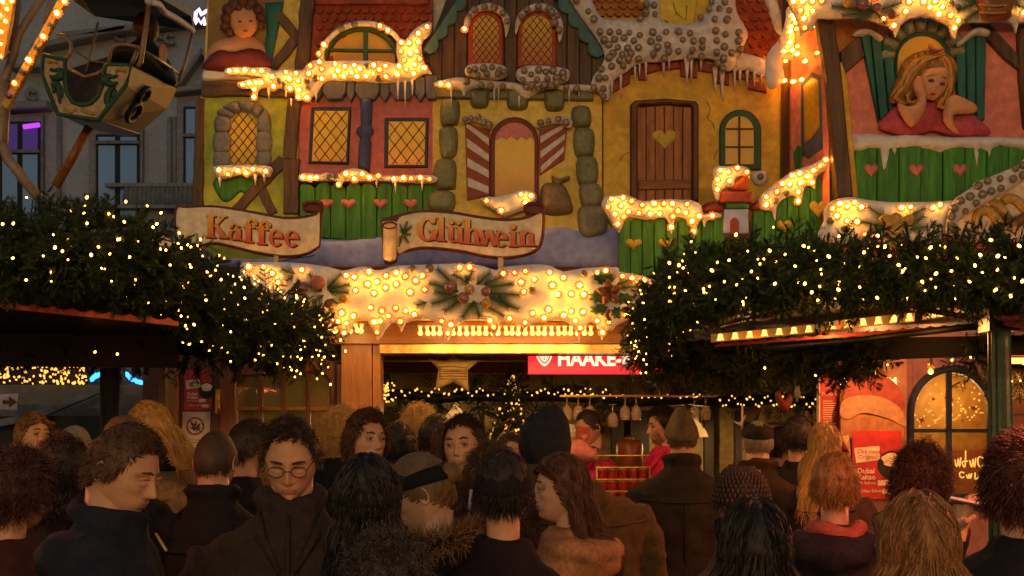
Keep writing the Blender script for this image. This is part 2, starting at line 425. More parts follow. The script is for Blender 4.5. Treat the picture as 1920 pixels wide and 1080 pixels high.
# ================================================================== house A (left, green plaster, grey stone window)
A_ = thing('painted_house_front', P(465, 500, YF), 'yellow-green half timbered house front with grey stone arched window above the Kaffee banner', 'painted house front')
one('wall', lambda m: slab(m, [(380, 183), (562, 183), (562, 500), (366, 500), (372, 340)], YF, .05), M['plaster_green'], A_)
one('upper_wall', lambda m: slab(m, [(396, -80), (592, -80), (575, 150), (384, 150)], YF, .04), M['plaster_cream'], A_)
one('timber', lambda m: bar(m, (380, 168), (562, 168), 30, YF - .05, .035, .006, 0, 1.5), M['timber_h'], A_)
one('timber', lambda m: bar(m, (376, 186), (372, 400), 15, YF - .05, .03, .005, 0, 1.2, None, 20), M['timber'], A_)
one('timber', lambda m: bar(m, (554, 186), (543, 300), 24, YF - .05, .032, .005, 0, 1.5), M['timber'], A_)
one('timber', lambda m: bar(m, (548, 300), (546, 402), 29, YF - .05, .034, .005, 0, 1.5), M['timber'], A_)
one('timber', lambda m: bar(m, (583, -60), (566, 150), 26, YF - .04, .04, .005, 0, 1.5), M['timber'], A_)
one('timber', lambda m: bar(m, (533, 300), (443, 396), 21, YF - .05, .026, .005, 0, 1.5), M['timber'], A_)
one('timber', lambda m: bar(m, (489, 352), (513, 402), 18, YF - .05, .022, .005, 0, 1.2), M['timber'], A_)
one('timber', lambda m: bar(m, (522, 28), (562, 76), 18, YF - .04, .03, .005, 0, 1), M['timber'], A_)
one('timber', lambda m: bar(m, (559, 70), (512, 128), 19, YF - .04, .026, .005, 0, 1), M['timber'], A_)
one('grass_panel', lambda m: relief(m, crom([(404, 334), (500, 334), (497, 352), (470, 372), (452, 360), (430, 378), (412, 372)], 3), YF - .05, .015, .02), M['green_plank'], A_)
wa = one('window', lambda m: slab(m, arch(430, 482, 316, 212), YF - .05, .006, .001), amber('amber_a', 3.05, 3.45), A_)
lattice(wa, 431, 481, 214, 314, YF - .056, 3, clip=lambda x, y: y > 240 or ((x - 456) / 26) ** 2 + ((y - 240) / 28) ** 2 < 1)
st = [[(403, 314), (403, 286), (431, 286), (431, 314)], [(402, 284), (403, 250), (431, 250), (431, 284)], [(404, 248), (407, 218), (433, 224), (431, 248)],
      [(408, 215), (416, 203), (440, 214), (433, 222)], [(418, 201), (444, 190), (452, 208), (441, 213)], [(447, 190), (478, 191), (474, 212), (454, 208)],
      [(480, 194), (496, 203), (484, 222), (475, 213)], [(498, 205), (507, 220), (507, 248), (483, 248), (485, 224)], [(483, 250), (508, 250), (508, 284), (483, 284)], [(483, 286), (508, 286), (506, 314), (483, 314)]]
for s_ in st: one('stone', lambda m: relief(m, crom(s_, 3), YF - .05, .04, .03), M['stone_gray'], A_)
# portrait panel: plain bust of a curly haired child (a generic picture)
one('portrait_backdrop', lambda m: slab(m, [(393, -60), (535, -60), (533, 3), (507, 124), (388, 130)], YF - .04, .008), paint('ochre_dark', (.32, .20, .03), (.16, .07, .02), 3), A_)
one('curtain', lambda m: relief(m, [(497, 6), (533, 3), (508, 124), (492, 124), (500, 60)], YF - .05, .02, .03), M['teal_plank'], A_)
pb = one('painted_child', lambda m: (relief(m, crom([(392, 131), (390, 100), (404, 80), (432, 70), (446, 66), (470, 68), (492, 82), (500, 104), (496, 131)], 4), YF - .05, .05, .08),
     relief(m, crom([(430, 40), (435, 20), (458, 10), (478, 18), (485, 40), (478, 62), (460, 73), (440, 63)], 4), YF - .08, .05, .08)), M['skin_paint'], A_)
def curls(m):
    for x, y, r in ((424, 34, 11), (422, 50, 10), (428, 18, 12), (440, 8, 13), (456, 3, 13), (472, 7, 12), (484, 18, 10), (488, 32, 9), (430, 60, 8), (490, 46, 7), (448, 15, 9), (466, 14, 8)):
        m.ball(P(x, y, YF - .11), (r * YF / F, .03, r * YF / F), 10, 7)
one('curly_hair', curls, M['hair_brown'], pb)
def eyes(m, pts, Y, rx, rz):
    for x, y in pts: m.ball(P(x, y, Y), (rx * YF / F, .004, rz * YF / F), 8, 5)
for e_ in ((450, 40), (470, 39)): one('eye', lambda m: eyes(m, [e_], YF - .131, 3.2, 1.6), M['black'], pb)
one('mouth', lambda m: eyes(m, [(460, 58)], YF - .127, 5, 1.6), M['red_frame'], pb)
one('blue_shawl', lambda m: relief(m, crom([(388, 132), (388, 112), (410, 94), (440, 96), (470, 90), (498, 100), (502, 132)], 4), YF - .085, .03, .05), M['red_dark'], A_)
one('snow_ledge', lambda m: relief(m, crom([(382, 134), (400, 130), (440, 134), (500, 128), (503, 146), (470, 153), (430, 150), (384, 153)], 4), YF - .05, .035, .02), M['snow'], A_)

# ================================================================== house B (pink, blue column)
B_ = thing('painted_house_front', P(690, 500, YF), 'pink house front with lattice window, dark blue column and orange tiled roof', 'painted house front')
one('wall', lambda m: slab(m, [(563, 150), (836, 150), (838, 360), (563, 340)], YF, .046), M['pink'], B_)
one('roof_backing', lambda m: slab(m, [(592, -80), (812, -80), (812, 150), (578, 150)], YF, .03), M['tile_red'], B_)
one('roof_board', lambda m: bar(m, (592, 2), (805, 2), 18, YF - .03, .04, .006), M['red_brick'], B_)
def tile(x, y, w, h, Y, mat, par, name='shingle', sk=0.0):
    p = [(x - w / 2, y - h * .6), (x + w / 2, y - h * .6), (x + w / 2 + sk * .5, y), (x + w * .22 + sk, y + h * .42), (x - w * .22 + sk, y + h * .42), (x - w / 2 + sk * .5, y)]
    # each shingle leans out at its foot
    q = to2(p, Y); zt = max(z for _, z in q); zb = min(z for _, z in q); V = []
    for X, Z in q: V.append((X, Y - .006 - .022 * (zt - Z) / (zt - zb), Z))
    n = len(q); V += [(X, Y, Z) for X, Z in q]
    m = MB(); m.add(V, [tuple(range(n))] + [(i, n + i, n + (i + 1) % n, (i + 1) % n) for i in range(n)]); m.build(name, M[mat], par)
for r in range(9):
    for c in range(13):
        x = 600 + c * 17 + (8.5 if r % 2 else 0); y = 20 + r * 15.5
        if x > 806 or ((x - 685) / 62) ** 2 + ((y - 115) / 66) ** 2 < 1: continue
        tile(x, y, 16, 15, YF - .03 - .001 * r, 'tile_red', B_)
lf = one('window_frame', lambda m: slab(m, [(584, 202), (659, 202), (654, 309), (579, 307)], YF - .05, .022, .006), M['navy'], B_)
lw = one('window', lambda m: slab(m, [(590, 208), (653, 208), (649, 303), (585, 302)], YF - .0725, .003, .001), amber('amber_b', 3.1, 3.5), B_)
lattice(lw, 589, 651, 209, 302, YF - .0757, 3, w=1.4)
def col_(m):
    for pts in ([(676, 186), (699, 186), (697, 238), (700, 241), (702, 250), (696, 256), (695, 262), (697, 268), (694, 324), (671, 324), (674, 268), (676, 262), (673, 256), (668, 250), (670, 241), (677, 238)],):
        relief(m, pts, YF - .05, .08, .045, .010)
one('column', col_, M['blue_col'], B_)
one('window_frame', lambda m: slab(m, [(722, 222), (804, 222), (802, 315), (721, 315)], YF - .05, .022, .006), M['navy'], B_)
lw = one('window', lambda m: slab(m, [(729, 228), (798, 228), (796, 309), (728, 309)], YF - .0725, .003, .001), amber('amber_b2', 3.1, 3.5), B_)
lattice(lw, 729, 797, 229, 308, YF - .0757, 3, w=1.4)
ed = [(585, 606, 1), (607, 651, 0), (652, 667, 1), (668, 713, 0), (714, 732, 1), (733, 778, 0), (779, 798, 1), (799, 822, 0)]
for a, b, pt in ed:
    yb = 190; w = b - a
    pts = [(a, 148), (b, 148), (b, yb - 10), ((a + b) / 2, yb + 4), (a, yb - 10)] if pt else [(a, 146), (b, 146), (b, yb - 14), (b - w * .2, yb), (a + w * .2, yb), (a, yb - 14)]
    one('slate', lambda m: slab(m, pts, YF - .05, .05 if pt else .06, .006), M['slate_blue'], B_)
fr = [(arch(608, 752, 118, 50, 18, 118))]
o_ = arch(607, 751, 119, 52, 18, 119)[1:-1]; i_ = arch(616, 742, 119, 61, 18, 119)[1:-1]
one('window_frame', lambda m: slab(m, strip(o_, i_), YF - .03, .05, .006), M['green_frame'], B_)
lu = one('window', lambda m: slab(m, i_, YF - .03, .015, .001), amber('amber_c', 3.8, 4.1, (.58, .36, .03), (.55, .20, .02)), B_)
one('muntin', lambda m: bar(m, (686, 60), (686, 120), 8, YF - .045, .028, .003), M['green_frame'], lu)
one('muntin', lambda m: bar(m, (618, 95), (741, 97), 5, YF - .045, .024, .002), M['green_frame'], lu)

# ================================================================== green picket fence under B
Fb = thing('picket_fence', P(690, 455, YF - .06), 'green picket fence with pink hearts between the Kaffee and Glühwein banners', 'fence')
planks(Fb, 563, 822, 9, lambda x: 346 + 3 * math.sin(x * .11), lambda x: 448 + 4 * math.sin(x * .02), YF - .06, .03, 'green_plank')
for hx in (612, 653, 713, 770): one('heart', lambda m: relief(m, heart(hx, 383, 27, 19), YF - .09, .012, .012), M['heart_pink'], Fb)

# ================================================================== central gable C
C_ = thing('painted_house_front', P(960, 500, YF), 'central gabled house front with dark plank dormer, candy striped shutters and stone quoins', 'painted house front')
one('wall', lambda m: slab(m, [(812, 165), (1128, 165), (1128, 400), (1152, 440), (1152, 500), (812, 500)], YF, .05), M['plaster_cream'], C_)
def gx(y): return (800 + (100 - y) * .62, 1133 - (104 - y) * .82)
one('gable_wall', lambda m: slab(m, [(798, 110), (870, -80), (1046, -80), (1138, 110), (1116, 170), (826, 170)], YF, .06), M['dark'], C_)
xs = [806, 826, 846, 866, 880, 950, 966, 1046, 1062, 1080, 1098, 1118, 1134]
for i in range(14):
    a = 806 + i * 23.4; b = a + 22
    tp = max(-80, 100 - (a - 800) * 1.6) if a < 940 else max(-80, 100 - (1133 - b) * 1.25)
    pts = [(a, 166), (a, max(-80, 100 - (a - 798) * 1.6) if a < 940 else tp), (b, max(-80, 100 - (b - 798) * 1.6) if a < 940 else max(-80, 100 - (1136 - b) * 1.25)), (b, 166)]
    one('plank', lambda m: slab(m, pts, YF - .06, .012 + .006 * (i % 3), .004), M['plank_dark'], C_)
def scallop(a, b, w, n, amp):
    """bargeboard with scalloped lower edge"""
    ax, ay = a; bx, by = b; L = math.hypot(bx - ax, by - ay); tx, ty = (bx - ax) / L, (by - ay) / L; nx, ny = -ty, tx
    if ny < 0: nx, ny = -nx, -ny
    up = [(ax, ay), (bx, by)]; lo = []
    for i in range(n * 6 + 1):
        u = i / (n * 6); ph = (i % 6) / 6; k = w + amp * math.sin(math.pi * ph)
        lo.append((ax + tx * L * u + nx * k, ay + ty * L * u + ny * k))
    return strip(up, lo)
one('bargeboard', lambda m: slab(m, scallop((900, -60), (794, 98), 13, 6, 9), YF - .06, .05, .006), M['teal'], C_)
one('bargeboard', lambda m: slab(m, scallop((1022, -60), (1134, 104), 16, 6, 9), YF - .06, .05, .006), M['teal'], C_)
for x0, x1, yt in ((879, 943, 22), (971, 1043, 22)):
    o_ = arch(x0, x1, 126, yt)[:]; i_ = arch(x0 + 7, x1 - 7, 126, yt + 6)
    wf = one('window_frame', lambda m: slab(m, arch(x0, x1, 128, yt), YF - .065, .035, .008), M['red_frame'], C_)
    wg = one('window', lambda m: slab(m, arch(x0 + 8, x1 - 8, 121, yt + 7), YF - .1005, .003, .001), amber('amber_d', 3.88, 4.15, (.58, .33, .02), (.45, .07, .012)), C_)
    cx_ = (x0 + x1) / 2; rw = (x1 - x0) / 2 - 8
    lattice(wg, x0 + 8, x1 - 8, yt + 8, 120, YF - .1037, 4, clip=lambda x, y: y > yt + 7 + rw or ((x - cx_) / rw) ** 2 + ((y - yt - 7 - rw) / rw) ** 2 < .97, w=1.2)
# moss stone lintel
one('stone_lintel', lambda m: slab(m, [(816, 168), (1114, 168), (1112, 191), (816, 186)], YF - .05, .05, .008), M['stone_green'], C_)
for a, b, yb in ((883, 916, 203), (951, 990, 206), (1021, 1058, 208)):
    one('stone', lambda m: relief(m, crom([(a, 172), (b, 172), (b + 1, 190), (b - 5, yb), (a + 5, yb), (a - 1, 190)], 3), YF - .05, .075, .03), M['stone_green'], C_)
for q in ([(829, 190), (860, 192), (860, 230), (850, 237), (828, 236)], [(826, 242), (856, 243), (855, 292), (830, 298), (824, 270)], [(818, 303), (853, 303), (855, 345), (850, 356), (815, 352)], [(808, 362), (850, 362), (849, 396), (806, 396)],
          [(1073, 204), (1104, 203), (1106, 238), (1076, 239)], [(1077, 245), (1112, 246), (1113, 290), (1104, 296), (1079, 293)], [(1082, 298), (1117, 298), (1118, 346), (1086, 348)], [(1088, 346), (1124, 348), (1127, 386), (1092, 388)], [(1086, 390), (1132, 390), (1138, 430), (1128, 444), (1090, 444)]):
    one('stone', lambda m: relief(m, crom(q, 4), YF - .05, .07, .04), M['stone_green'] if q[0][0] < 900 or q[0][1] < 300 else M['stone_warm'], C_)
# arched window with striped shutters
wf = one('window_frame', lambda m: slab(m, arch(919, 1010, 388, 221), YF - .05, .03, .008), M['red_dark'], C_)
wg = one('window', lambda m: slab(m, arch(928, 1002, 388, 230), YF - .0805, .003, .001), amber('amber_e', 3.1, 3.35, (.62, .40, .04), (.55, .22, .02)), C_)
one('window_blind', lambda m: slab(m, [(929, 262), (931, 250), (944, 236), (965, 230), (986, 236), (999, 250), (1001, 262), (994, 256), (987, 263), (978, 256), (969, 263), (958, 255), (950, 262), (940, 256), (935, 260)], YF - .084, .006, .002), M['heart_pink'], wg)
def shutter(par, quad, n, up):
    bk = one('shutter', lambda m: slab(m, quad, YF - .05, .02, .004), M['red_brick'], par)
    (x0, y0), (x1, y1), (x2, y2), (x3, y3) = quad      # tl tr br bl
    for i in range(n):
        u0 = (i + .12) / n; u1 = (i + .58) / n; sl = .16 if up else -.16
        L = lambda u, k: (x0 + (x3 - x0) * u + 2, y0 + (y3 - y0) * u); R = lambda u: (x1 + (x2 - x1) * u - 2, y1 + (y2 - y1) * u)
        c = lambda v: max(.01, min(.99, v))
        pts = [L(c(u0 - sl / 2), 0), R(c(u0 + sl / 2)), R(c(u1 + sl / 2)), L(c(u1 - sl / 2), 0)]
        one('stripe', lambda m: slab(m, pts, YF - .0705, .005, .001), M['white_paint'], bk)
shutter(C_, [(872, 229), (919, 246), (918, 367), (876, 377)], 4, True)
shutter(C_, [(1011, 246), (1064, 230), (1058, 300), (1012, 330)], 3, False)
# sack on the sill
one('sack', lambda m: (relief(m, crom([(1016, 350), (1040, 344), (1060, 352), (1074, 390), (1066, 402), (1030, 404), (1012, 392)], 4), YF - .05, .09, .08),
                       relief(m, crom([(1034, 330), (1048, 336), (1066, 330), (1068, 338), (1054, 344), (1052, 352), (1040, 352), (1036, 342)], 3), YF - .06, .07, .03)), paint('sackcloth', (.26, .18, .09), (.16, .11, .06), 40, bump=.8), C_)

# ================================================================== house D (ochre, plank door)
D_ = thing('painted_house_front', P(1290, 500, YF), 'ochre plaster house front with heart cut plank door and green arched window', 'painted house front')
one('wall', lambda m: slab(m, [(1130, -80), (1475, -80), (1475, 440), (1475, 500), (1154, 500), (1154, 440), (1130, 400)], YF + .002, .05), M['ochre'], D_)
df = one('door_frame', lambda m: slab(m, strip([(1181, 379), (1181, 200), (1188, 192), (1245, 188), (1303, 193), (1308, 200), (1308, 379)], [(1194, 379), (1194, 204), (1200, 200), (1245, 198), (1292, 200), (1297, 206), (1297, 379)]), YF - .048, .05, .010), M['door_frame'], D_)
dd = one('door', lambda m: slab(m, [(1194, 200), (1297, 200), (1297, 379), (1194, 379)], YF - .048, .006, .001), M['dark'], D_)
for i in range(6):
    a = 1194.5 + i * 17.1
    one('plank', lambda m: slab(m, [(a, 200 + abs(2.5 - i) * .8), (a + 16, 200 + abs(2.5 - i) * .8), (a + 16, 378), (a, 378)], YF - .054, .012 + .004 * (i % 2), .004), M['door_wood'], dd)
one('heart', lambda m: relief(m, heart(1246, 262, 45, 37), YF - .070, .008, .02), M['heart_gold'], dd)
one('cross_board', lambda m: bar(m, (1197, 348), (1294, 346), 17, YF - .070, .018, .004, 0, .6), wood('door_wood_h', (.26, .085, .025), (.10, .03, .012), False, 9), dd)
o_ = arch(1348, 1426, 320, 207); i_ = arch(1360, 1413, 308, 218)
one('window_frame', lambda m: slab(m, arch(1348, 1426, 320, 207), YF - .048, .03, .009), M['green_frame'], D_)
wd = one('window', lambda m: slab(m, i_, YF - .0785, .003, .001), amber('amber_f', 3.24, 3.30, (.60, .37, .05), (.42, .12, .03)), D_)
one('muntin', lambda m: bar(m, (1386, 219), (1386, 308), 4, YF - .082, .009, .001), M['lattice'], wd)
for y in (242, 276): one('muntin', lambda m: bar(m, (1361, y), (1412, y), 3, YF - .082, .007, .001), M['lattice'], wd)
for pts in ([(1325, 190), (1332, 205), (1326, 222), (1336, 230), (1340, 245)], [(1180, 285), (1168, 292), (1162, 302)], [(1345, 280), (1338, 300)]):
    one('crack', lambda m: m.tube([P(x, y, YF - .0485) for x, y in pts], .0022, 5), M['lattice'], D_)
# crenellated brick edge below the snow
for q in ([(1142, 150), (1190, 118), (1195, 135), (1180, 142), (1180, 158), (1148, 176)], [(1196, 122), (1234, 116), (1234, 134), (1212, 140), (1212, 152), (1197, 152)], [(1236, 116), (1272, 117), (1276, 130), (1236, 134)], [(1274, 118), (1304, 116), (1306, 148), (1276, 145)],
          [(1308, 116), (1340, 124), (1334, 138), (1308, 134)], [(1336, 126), (1366, 138), (1366, 162), (1338, 156)], [(1380, 136), (1412, 142), (1408, 152), (1380, 150)], [(1398, 150), (1432, 158), (1436, 175), (1400, 168)]):
    one('brick', lambda m: slab(m, q, YF - .048, .03, .006), M['red_brick'], D_)
one('upper_wall', lambda m: slab(m, [(1235, -80), (1318, -80), (1300, 45), (1262, 54), (1236, 40)], YF - .048, .02), M['plaster_yellow'], D_)
for pts in ([(1262, 5), (1268, 25), (1286, 38), (1288, 10)], [(1246, 38), (1262, 50)]): one('crack', lambda m: m.tube([P(x, y, YF - .0685) for x, y in pts], .003, 5), M['lattice'], D_)
for r in range(7):
    for c in range(7):
        x = 1112 + c * 16 + (8 if r % 2 else 0); y = -52 + r * 13
        if x < 1206 and y > -60 and x > 1106 + max(0, y) * .3: tile(x, y, 16, 15, YF - .05 - .001 * r, 'tile_orange', D_)
for r in range(10):
    for c in range(6):
        x = 1368 + c * 18 + (9 if r % 2 else 0) + r * 3; y = -52 + r * 17
        if x < 1472 and x > 1372 + max(0, y) * .30 and y < 105: tile(x, y, 18, 19, YF - .05 - .001 * r, 'tile_red', D_, sk=3)
one('brick_strip', lambda m: relief(m, crom([(1425, -30), (1446, -30), (1462, 20), (1472, 60), (1474, 80), (1458, 70), (1444, 40)], 3), YF - .05, .05, .03), M['snow_dim'], D_)

# ---- snow ground painted along the foot of the fronts
G_ = thing('painted_snow_drift', P(760, 500, YF - .06), 'long lavender blue snow drift running behind the Kaffee and Glühwein banners', 'snow board')
one('drift', lambda m: relief(m, [(368, 505), (368, 470), (420, 486), (500, 486), (560, 470), (598, 448), (640, 450), (690, 444), (715, 440), (810, 425), (860, 420), (960, 440), (1010, 430), (1060, 426), (1100, 440), (1140, 432), (1156, 418), (1163, 505)], YF - .052, .045, .05, .035), M['snow_blue'], G_)
one('base_board', lambda m: slab(m, [(368, 503), (1163, 503), (1163, 512), (368, 512)], YF - .05, .08, .004), M['maroon'], G_)

# ================================================================== snow boards with bulbs
def snowboard(label, outline, Y, lit=(), off_=(), d=.05, R=.035, ice=(), mat='snow', k=3, ox=0, oy=0, s=3.0, group='snow boards set with light bulbs', name='snow_board', step=None, yfun=None):
    pts = crom(off(outline, ox, oy, s), k)
    c = pts[0]; t = thing(name, P(sum(p[0] for p in pts) / len(pts), max(p[1] for p in pts), Y), label, 'snow board', group)
    def f(m):
        relief(m, pts, Y, d, R, step, .35, yfun=yfun)
    one('snow', f, M[mat], t)
    for q in off4(ice, ox, oy, s): one('icicle', lambda m: icicles(m, [q], Y - .01, d * .6), M[mat], t)
    yb = (lambda x: yfun(x) - d) if yfun else None
    bulbs(t, lit, Y - d, ox, oy, s, True, yb); bulbs(t, off_, Y - d, ox, oy, s, False, yb)
    return t
def off4(ice, ox, oy, s): return [(ox + a / s, oy + b / s, L / s, w / s) for a, b, L, w in ice]
YB = YF - .10
snowboard('long lit snow band with many bulbs below the half round green window', [(128, 396), (160, 385), (340, 382), (385, 392), (395, 405), (470, 392), (560, 398), (590, 366), (640, 340), (700, 348), (800, 346), (1000, 348), (1095, 360), (1090, 300), (1098, 235), (1140, 232), (1190, 172), (1262, 130), (1290, 140), (1278, 200), (1236, 240), (1238, 320), (1262, 380), (1290, 420), (1240, 422), (1170, 460), (1000, 470), (860, 462), (700, 462), (650, 520), (600, 560), (530, 565), (515, 515), (430, 500), (330, 500), (300, 560), (285, 555), (282, 505), (215, 500), (200, 470), (290, 450), (340, 440), (260, 425), (140, 420)], YB, d=.05, R=.05, step=.022,
 lit=[(152, 403), (196, 399), (242, 398), (287, 404), (335, 400), (393, 434), (470, 408), (527, 415), (490, 446), (538, 457), (400, 489), (491, 499), (545, 508), (541, 549), (588, 552), (229, 480), (265, 470), (300, 466), (333, 467), (293, 506), (290, 549), (597, 417), (607, 372), (659, 352), (673, 391), (672, 445), (745, 362), (801, 377), (854, 370), (888, 389), (764, 400), (838, 410), (740, 431), (796, 434), (871, 433), (917, 431), (959, 416), (964, 370), (997, 396), (1031, 373), (1034, 435), (1119, 242), (1163, 245), (1116, 292), (1169, 305), (1205, 290), (1215, 238), (1215, 192), (1264, 154), (1134, 340), (1193, 365), (1221, 334), (1107, 376), (1147, 394), (1187, 416), (1247, 384), (1097, 424)],
 off_=[(425, 455), (460, 480), (585, 460), (592, 500), (635, 440), (925, 378), (990, 440)], ox=380, ice=[(375, 500, 60, 14), (470, 500, 50, 12), (500, 560, 40, 10), (1100, 462, 110, 16), (1140, 462, 150, 14), (1180, 455, 100, 14), (640, 520, 50, 14)])
snowboard('curved snow arch with few lit bulbs over the half round green window', [(655, 350), (660, 280), (700, 215), (780, 150), (880, 122), (990, 130), (1070, 170), (1120, 232), (1100, 245), (1060, 200), (985, 160), (880, 150), (780, 180), (715, 240), (685, 300), (690, 350), (672, 365)], YB + .02, lit=[(655, 305), (685, 253), (1000, 150), (1042, 174)], off_=[(780, 162), (855, 138)], ox=380, d=.05)
snowboard('short snow sill with six bulbs under the grey stone window', [(62, 950), (90, 935), (240, 930), (385, 940), (385, 985), (370, 1000), (300, 985), (260, 1010), (220, 985), (130, 1010), (80, 1000)], YB, lit=[(95, 958), (147, 982), (202, 962), (250, 975), (285, 952), (355, 965)], ox=380, ice=[(100, 985, 70, 20), (300, 985, 60, 18), (350, 985, 45, 14)])
snowboard('snow sill with a row of bulbs along the green picket fence top', [(548, 985), (600, 978), (660, 985), (700, 975), (760, 985), (800, 960), (850, 950), (910, 960), (950, 985), (1040, 992), (1300, 990), (1302, 1030), (1200, 1032), (1000, 1020), (900, 1025), (800, 1022), (775, 1055), (755, 1050), (740, 1020), (640, 1020), (550, 1018)], YB - .02, lit=[(565, 998), (606, 1002), (645, 998), (806, 979), (898, 980), (855, 1009), (943, 1000), (989, 992), (766, 1039), (1077, 1009), (1131, 1004), (1174, 1005), (1225, 1002), (1277, 1008)], off_=[(712, 998), (755, 995)], ox=380, ice=[(1085, 1020, 70, 16), (1235, 1020, 60, 16), (980, 1020, 40, 12)])
snowboard('snow line with two lit bulbs below the plank dormer of the gable', [(105, 470), (150, 455), (230, 440), (290, 445), (400, 455), (560, 470), (700, 490), (850, 480), (940, 480), (1010, 490), (1005, 520), (930, 512), (860, 520), (780, 505), (700, 515), (620, 560), (580, 540), (545, 510), (440, 500), (300, 505), (270, 545), (250, 510), (160, 495), (110, 490)], YB, lit=[(139, 474), (184, 482)], off_=[(285, 460), (365, 480), (420, 485), (490, 488), (620, 490), (690, 500), (845, 490), (905, 500), (1000, 492)], mat='snow_dim', ox=780, ice=[(200, 500, 120, 12), (440, 500, 110, 14), (465, 500, 80, 10), (580, 545, 70, 14), (860, 515, 80, 12), (915, 510, 50, 12)])
snowboard('rounded snow mound with dark bulbs under the left dormer window', [(275, 405), (290, 375), (340, 365), (430, 362), (500, 380), (514, 410), (500, 440), (430, 452), (340, 440), (290, 430)], YB - .03, off_=[(298, 398), (330, 390), (380, 385), (428, 380), (470, 395), (345, 425), (400, 415), (460, 415), (495, 405)], mat='snow_dim', ox=780, d=.06)
snowboard('rounded snow mound with dark bulbs under the right dormer window', [(562, 420), (580, 390), (640, 374), (760, 378), (850, 395), (864, 425), (850, 460), (790, 480), (680, 500), (610, 480), (570, 450)], YB - .03, off_=[(608, 398), (648, 420), (690, 395), (730, 405), (770, 398), (825, 412), (600, 450), (680, 450), (740, 445), (790, 440), (830, 440), (650, 480), (720, 478), (760, 485), (790, 468)], mat='snow_dim', ox=780, d=.06)
for nm, o in (('left', [(285, 180), (270, 140), (290, 80), (350, 35), (420, 22), (480, 45), (520, 90), (530, 140), (505, 215), (498, 160), (480, 100), (430, 66), (370, 66), (320, 100), (300, 150)]), ('right', [(560, 200), (558, 140), (580, 80), (640, 35), (700, 22), (770, 45), (815, 100), (828, 180), (805, 240), (790, 170), (770, 110), (720, 70), (660, 66), (610, 95), (580, 150)])):
    offs = [(298, 95), (330, 55), (385, 40), (440, 42), (490, 75), (512, 120)] if nm == 'left' else [(592, 95), (625, 55), (690, 38), (750, 50), (795, 90), (780, 130), (805, 170), (765, 70)]
    snowboard('snow cap with unlit bulbs arching over the %s red framed dormer window' % nm, o, YB - .01, lit=[(273, 166)] if nm == 'left' else (), off_=offs, mat='snow_dim', ox=780, d=.05)
snowboard('small snow cap on the left candy striped shutter', [(262, 680), (270, 660), (330, 645), (380, 655), (430, 690), (432, 715), (400, 722), (370, 700), (320, 680), (280, 695)], YB, off_=[(275, 672), (310, 665), (350, 660), (385, 690), (412, 702)], mat='snow_dim', ox=780, d=.03)
snowboard('small snow cap on the right candy striped shutter', [(668, 700), (700, 680), (760, 660), (840, 655), (878, 680), (875, 715), (850, 722), (810, 695), (750, 700), (690, 720)], YB, off_=[(700, 692), (745, 682), (800, 672), (845, 690)], mat='snow_dim', ox=780, d=.03)
snowboard('heap of snow with four bulbs above the Glühwein banner', [(600, 225), (630, 212), (700, 210), (780, 190), (830, 172), (900, 180), (920, 215), (890, 260), (800, 300), (730, 320), (690, 290), (640, 262)], YB - .02, lit=[(635, 230), (720, 285), (830, 195), (888, 203), (852, 240)], ox=700, oy=300, d=.05)
snowboard('large snow roof with many dark bulbs above the ochre house', [(850, -40), (960, -40), (1010, 60), (1060, 115), (1150, 115), (1260, 110), (1290, 40), (1360, -30), (1370, 100), (1395, 130), (1500, 145), (1590, 120), (1640, 60), (1680, -30), (1780, -30), (1800, 70), (1850, 160), (1860, 220), (1800, 330), (1790, 390), (1720, 400), (1680, 340), (1560, 330), (1400, 350), (1260, 360), (1180, 410), (1100, 470), (1085, 560), (1045, 560), (1030, 520), (985, 490), (1000, 430), (1040, 380), (1060, 300), (1000, 200), (920, 90)], YB - .01,
 off_=[(900, 0), (970, 65), (1000, 110), (1035, 180), (1090, 182), (1142, 182), (1200, 185), (1258, 200), (1330, 183), (1406, 182), (1058, 225), (1116, 222), (1170, 215), (1225, 230), (1320, 235), (1366, 218), (1415, 255), (1085, 252), (1135, 268), (1190, 272), (1250, 270), (1360, 268), (1422, 290), (1108, 302), (1160, 308), (1208, 302), (1335, 305), (1395, 330), (1085, 325), (1145, 340), (1195, 335), (1252, 332), (1042, 390), (1065, 440), (1100, 375), (1165, 372), (1030, 440), (1000, 495), (1055, 545), (1055, 500),
       (1475, 180), (1540, 188), (1500, 225), (1560, 232), (1610, 230), (1475, 290), (1555, 282), (1610, 265), (1540, 322), (1605, 320), (1648, 52), (1705, 50), (1762, 60), (1600, 100), (1680, 110), (1748, 112), (1685, 175), (1740, 195), (1815, 185), (1690, 230), (1815, 232), (1735, 265), (1690, 295), (1775, 298), (1730, 330), (1695, 355), (1728, 388), (1295, 25), (1340, 30), (1290, 70), (1345, 80), (1260, 105), (1660, 10), (1738, 12), (1822, 280)],
 mat='snow_dim', ox=780, d=.06, R=.07, step=.028, ice=[(1290, 350, 110, 16), (1230, 380, 100, 14), (1255, 365, 80, 12), (1390, 350, 90, 18), (1420, 345, 60, 12), (1100, 460, 110, 14), (1150, 430, 130, 14), (1520, 330, 160, 30), (1545, 330, 140, 20), (1600, 340, 70, 14)])
snowboard('icy ledge hanging over the brick edge right of the ochre house', [(1040 - 200, 300), (870, 300), (980, 330), (1020, 380), (1030, 430), (980, 430), (900, 400), (830, 400), (820, 340)], YB + .02, ox=1100, mat='snow_dim', d=.04, ice=[(860, 400, 90, 16), (900, 400, 110, 16), (940, 405, 90, 14), (830, 395, 120, 18), (980, 420, 70, 12), (760, 400, 170, 30), (720, 380, 150, 30)])
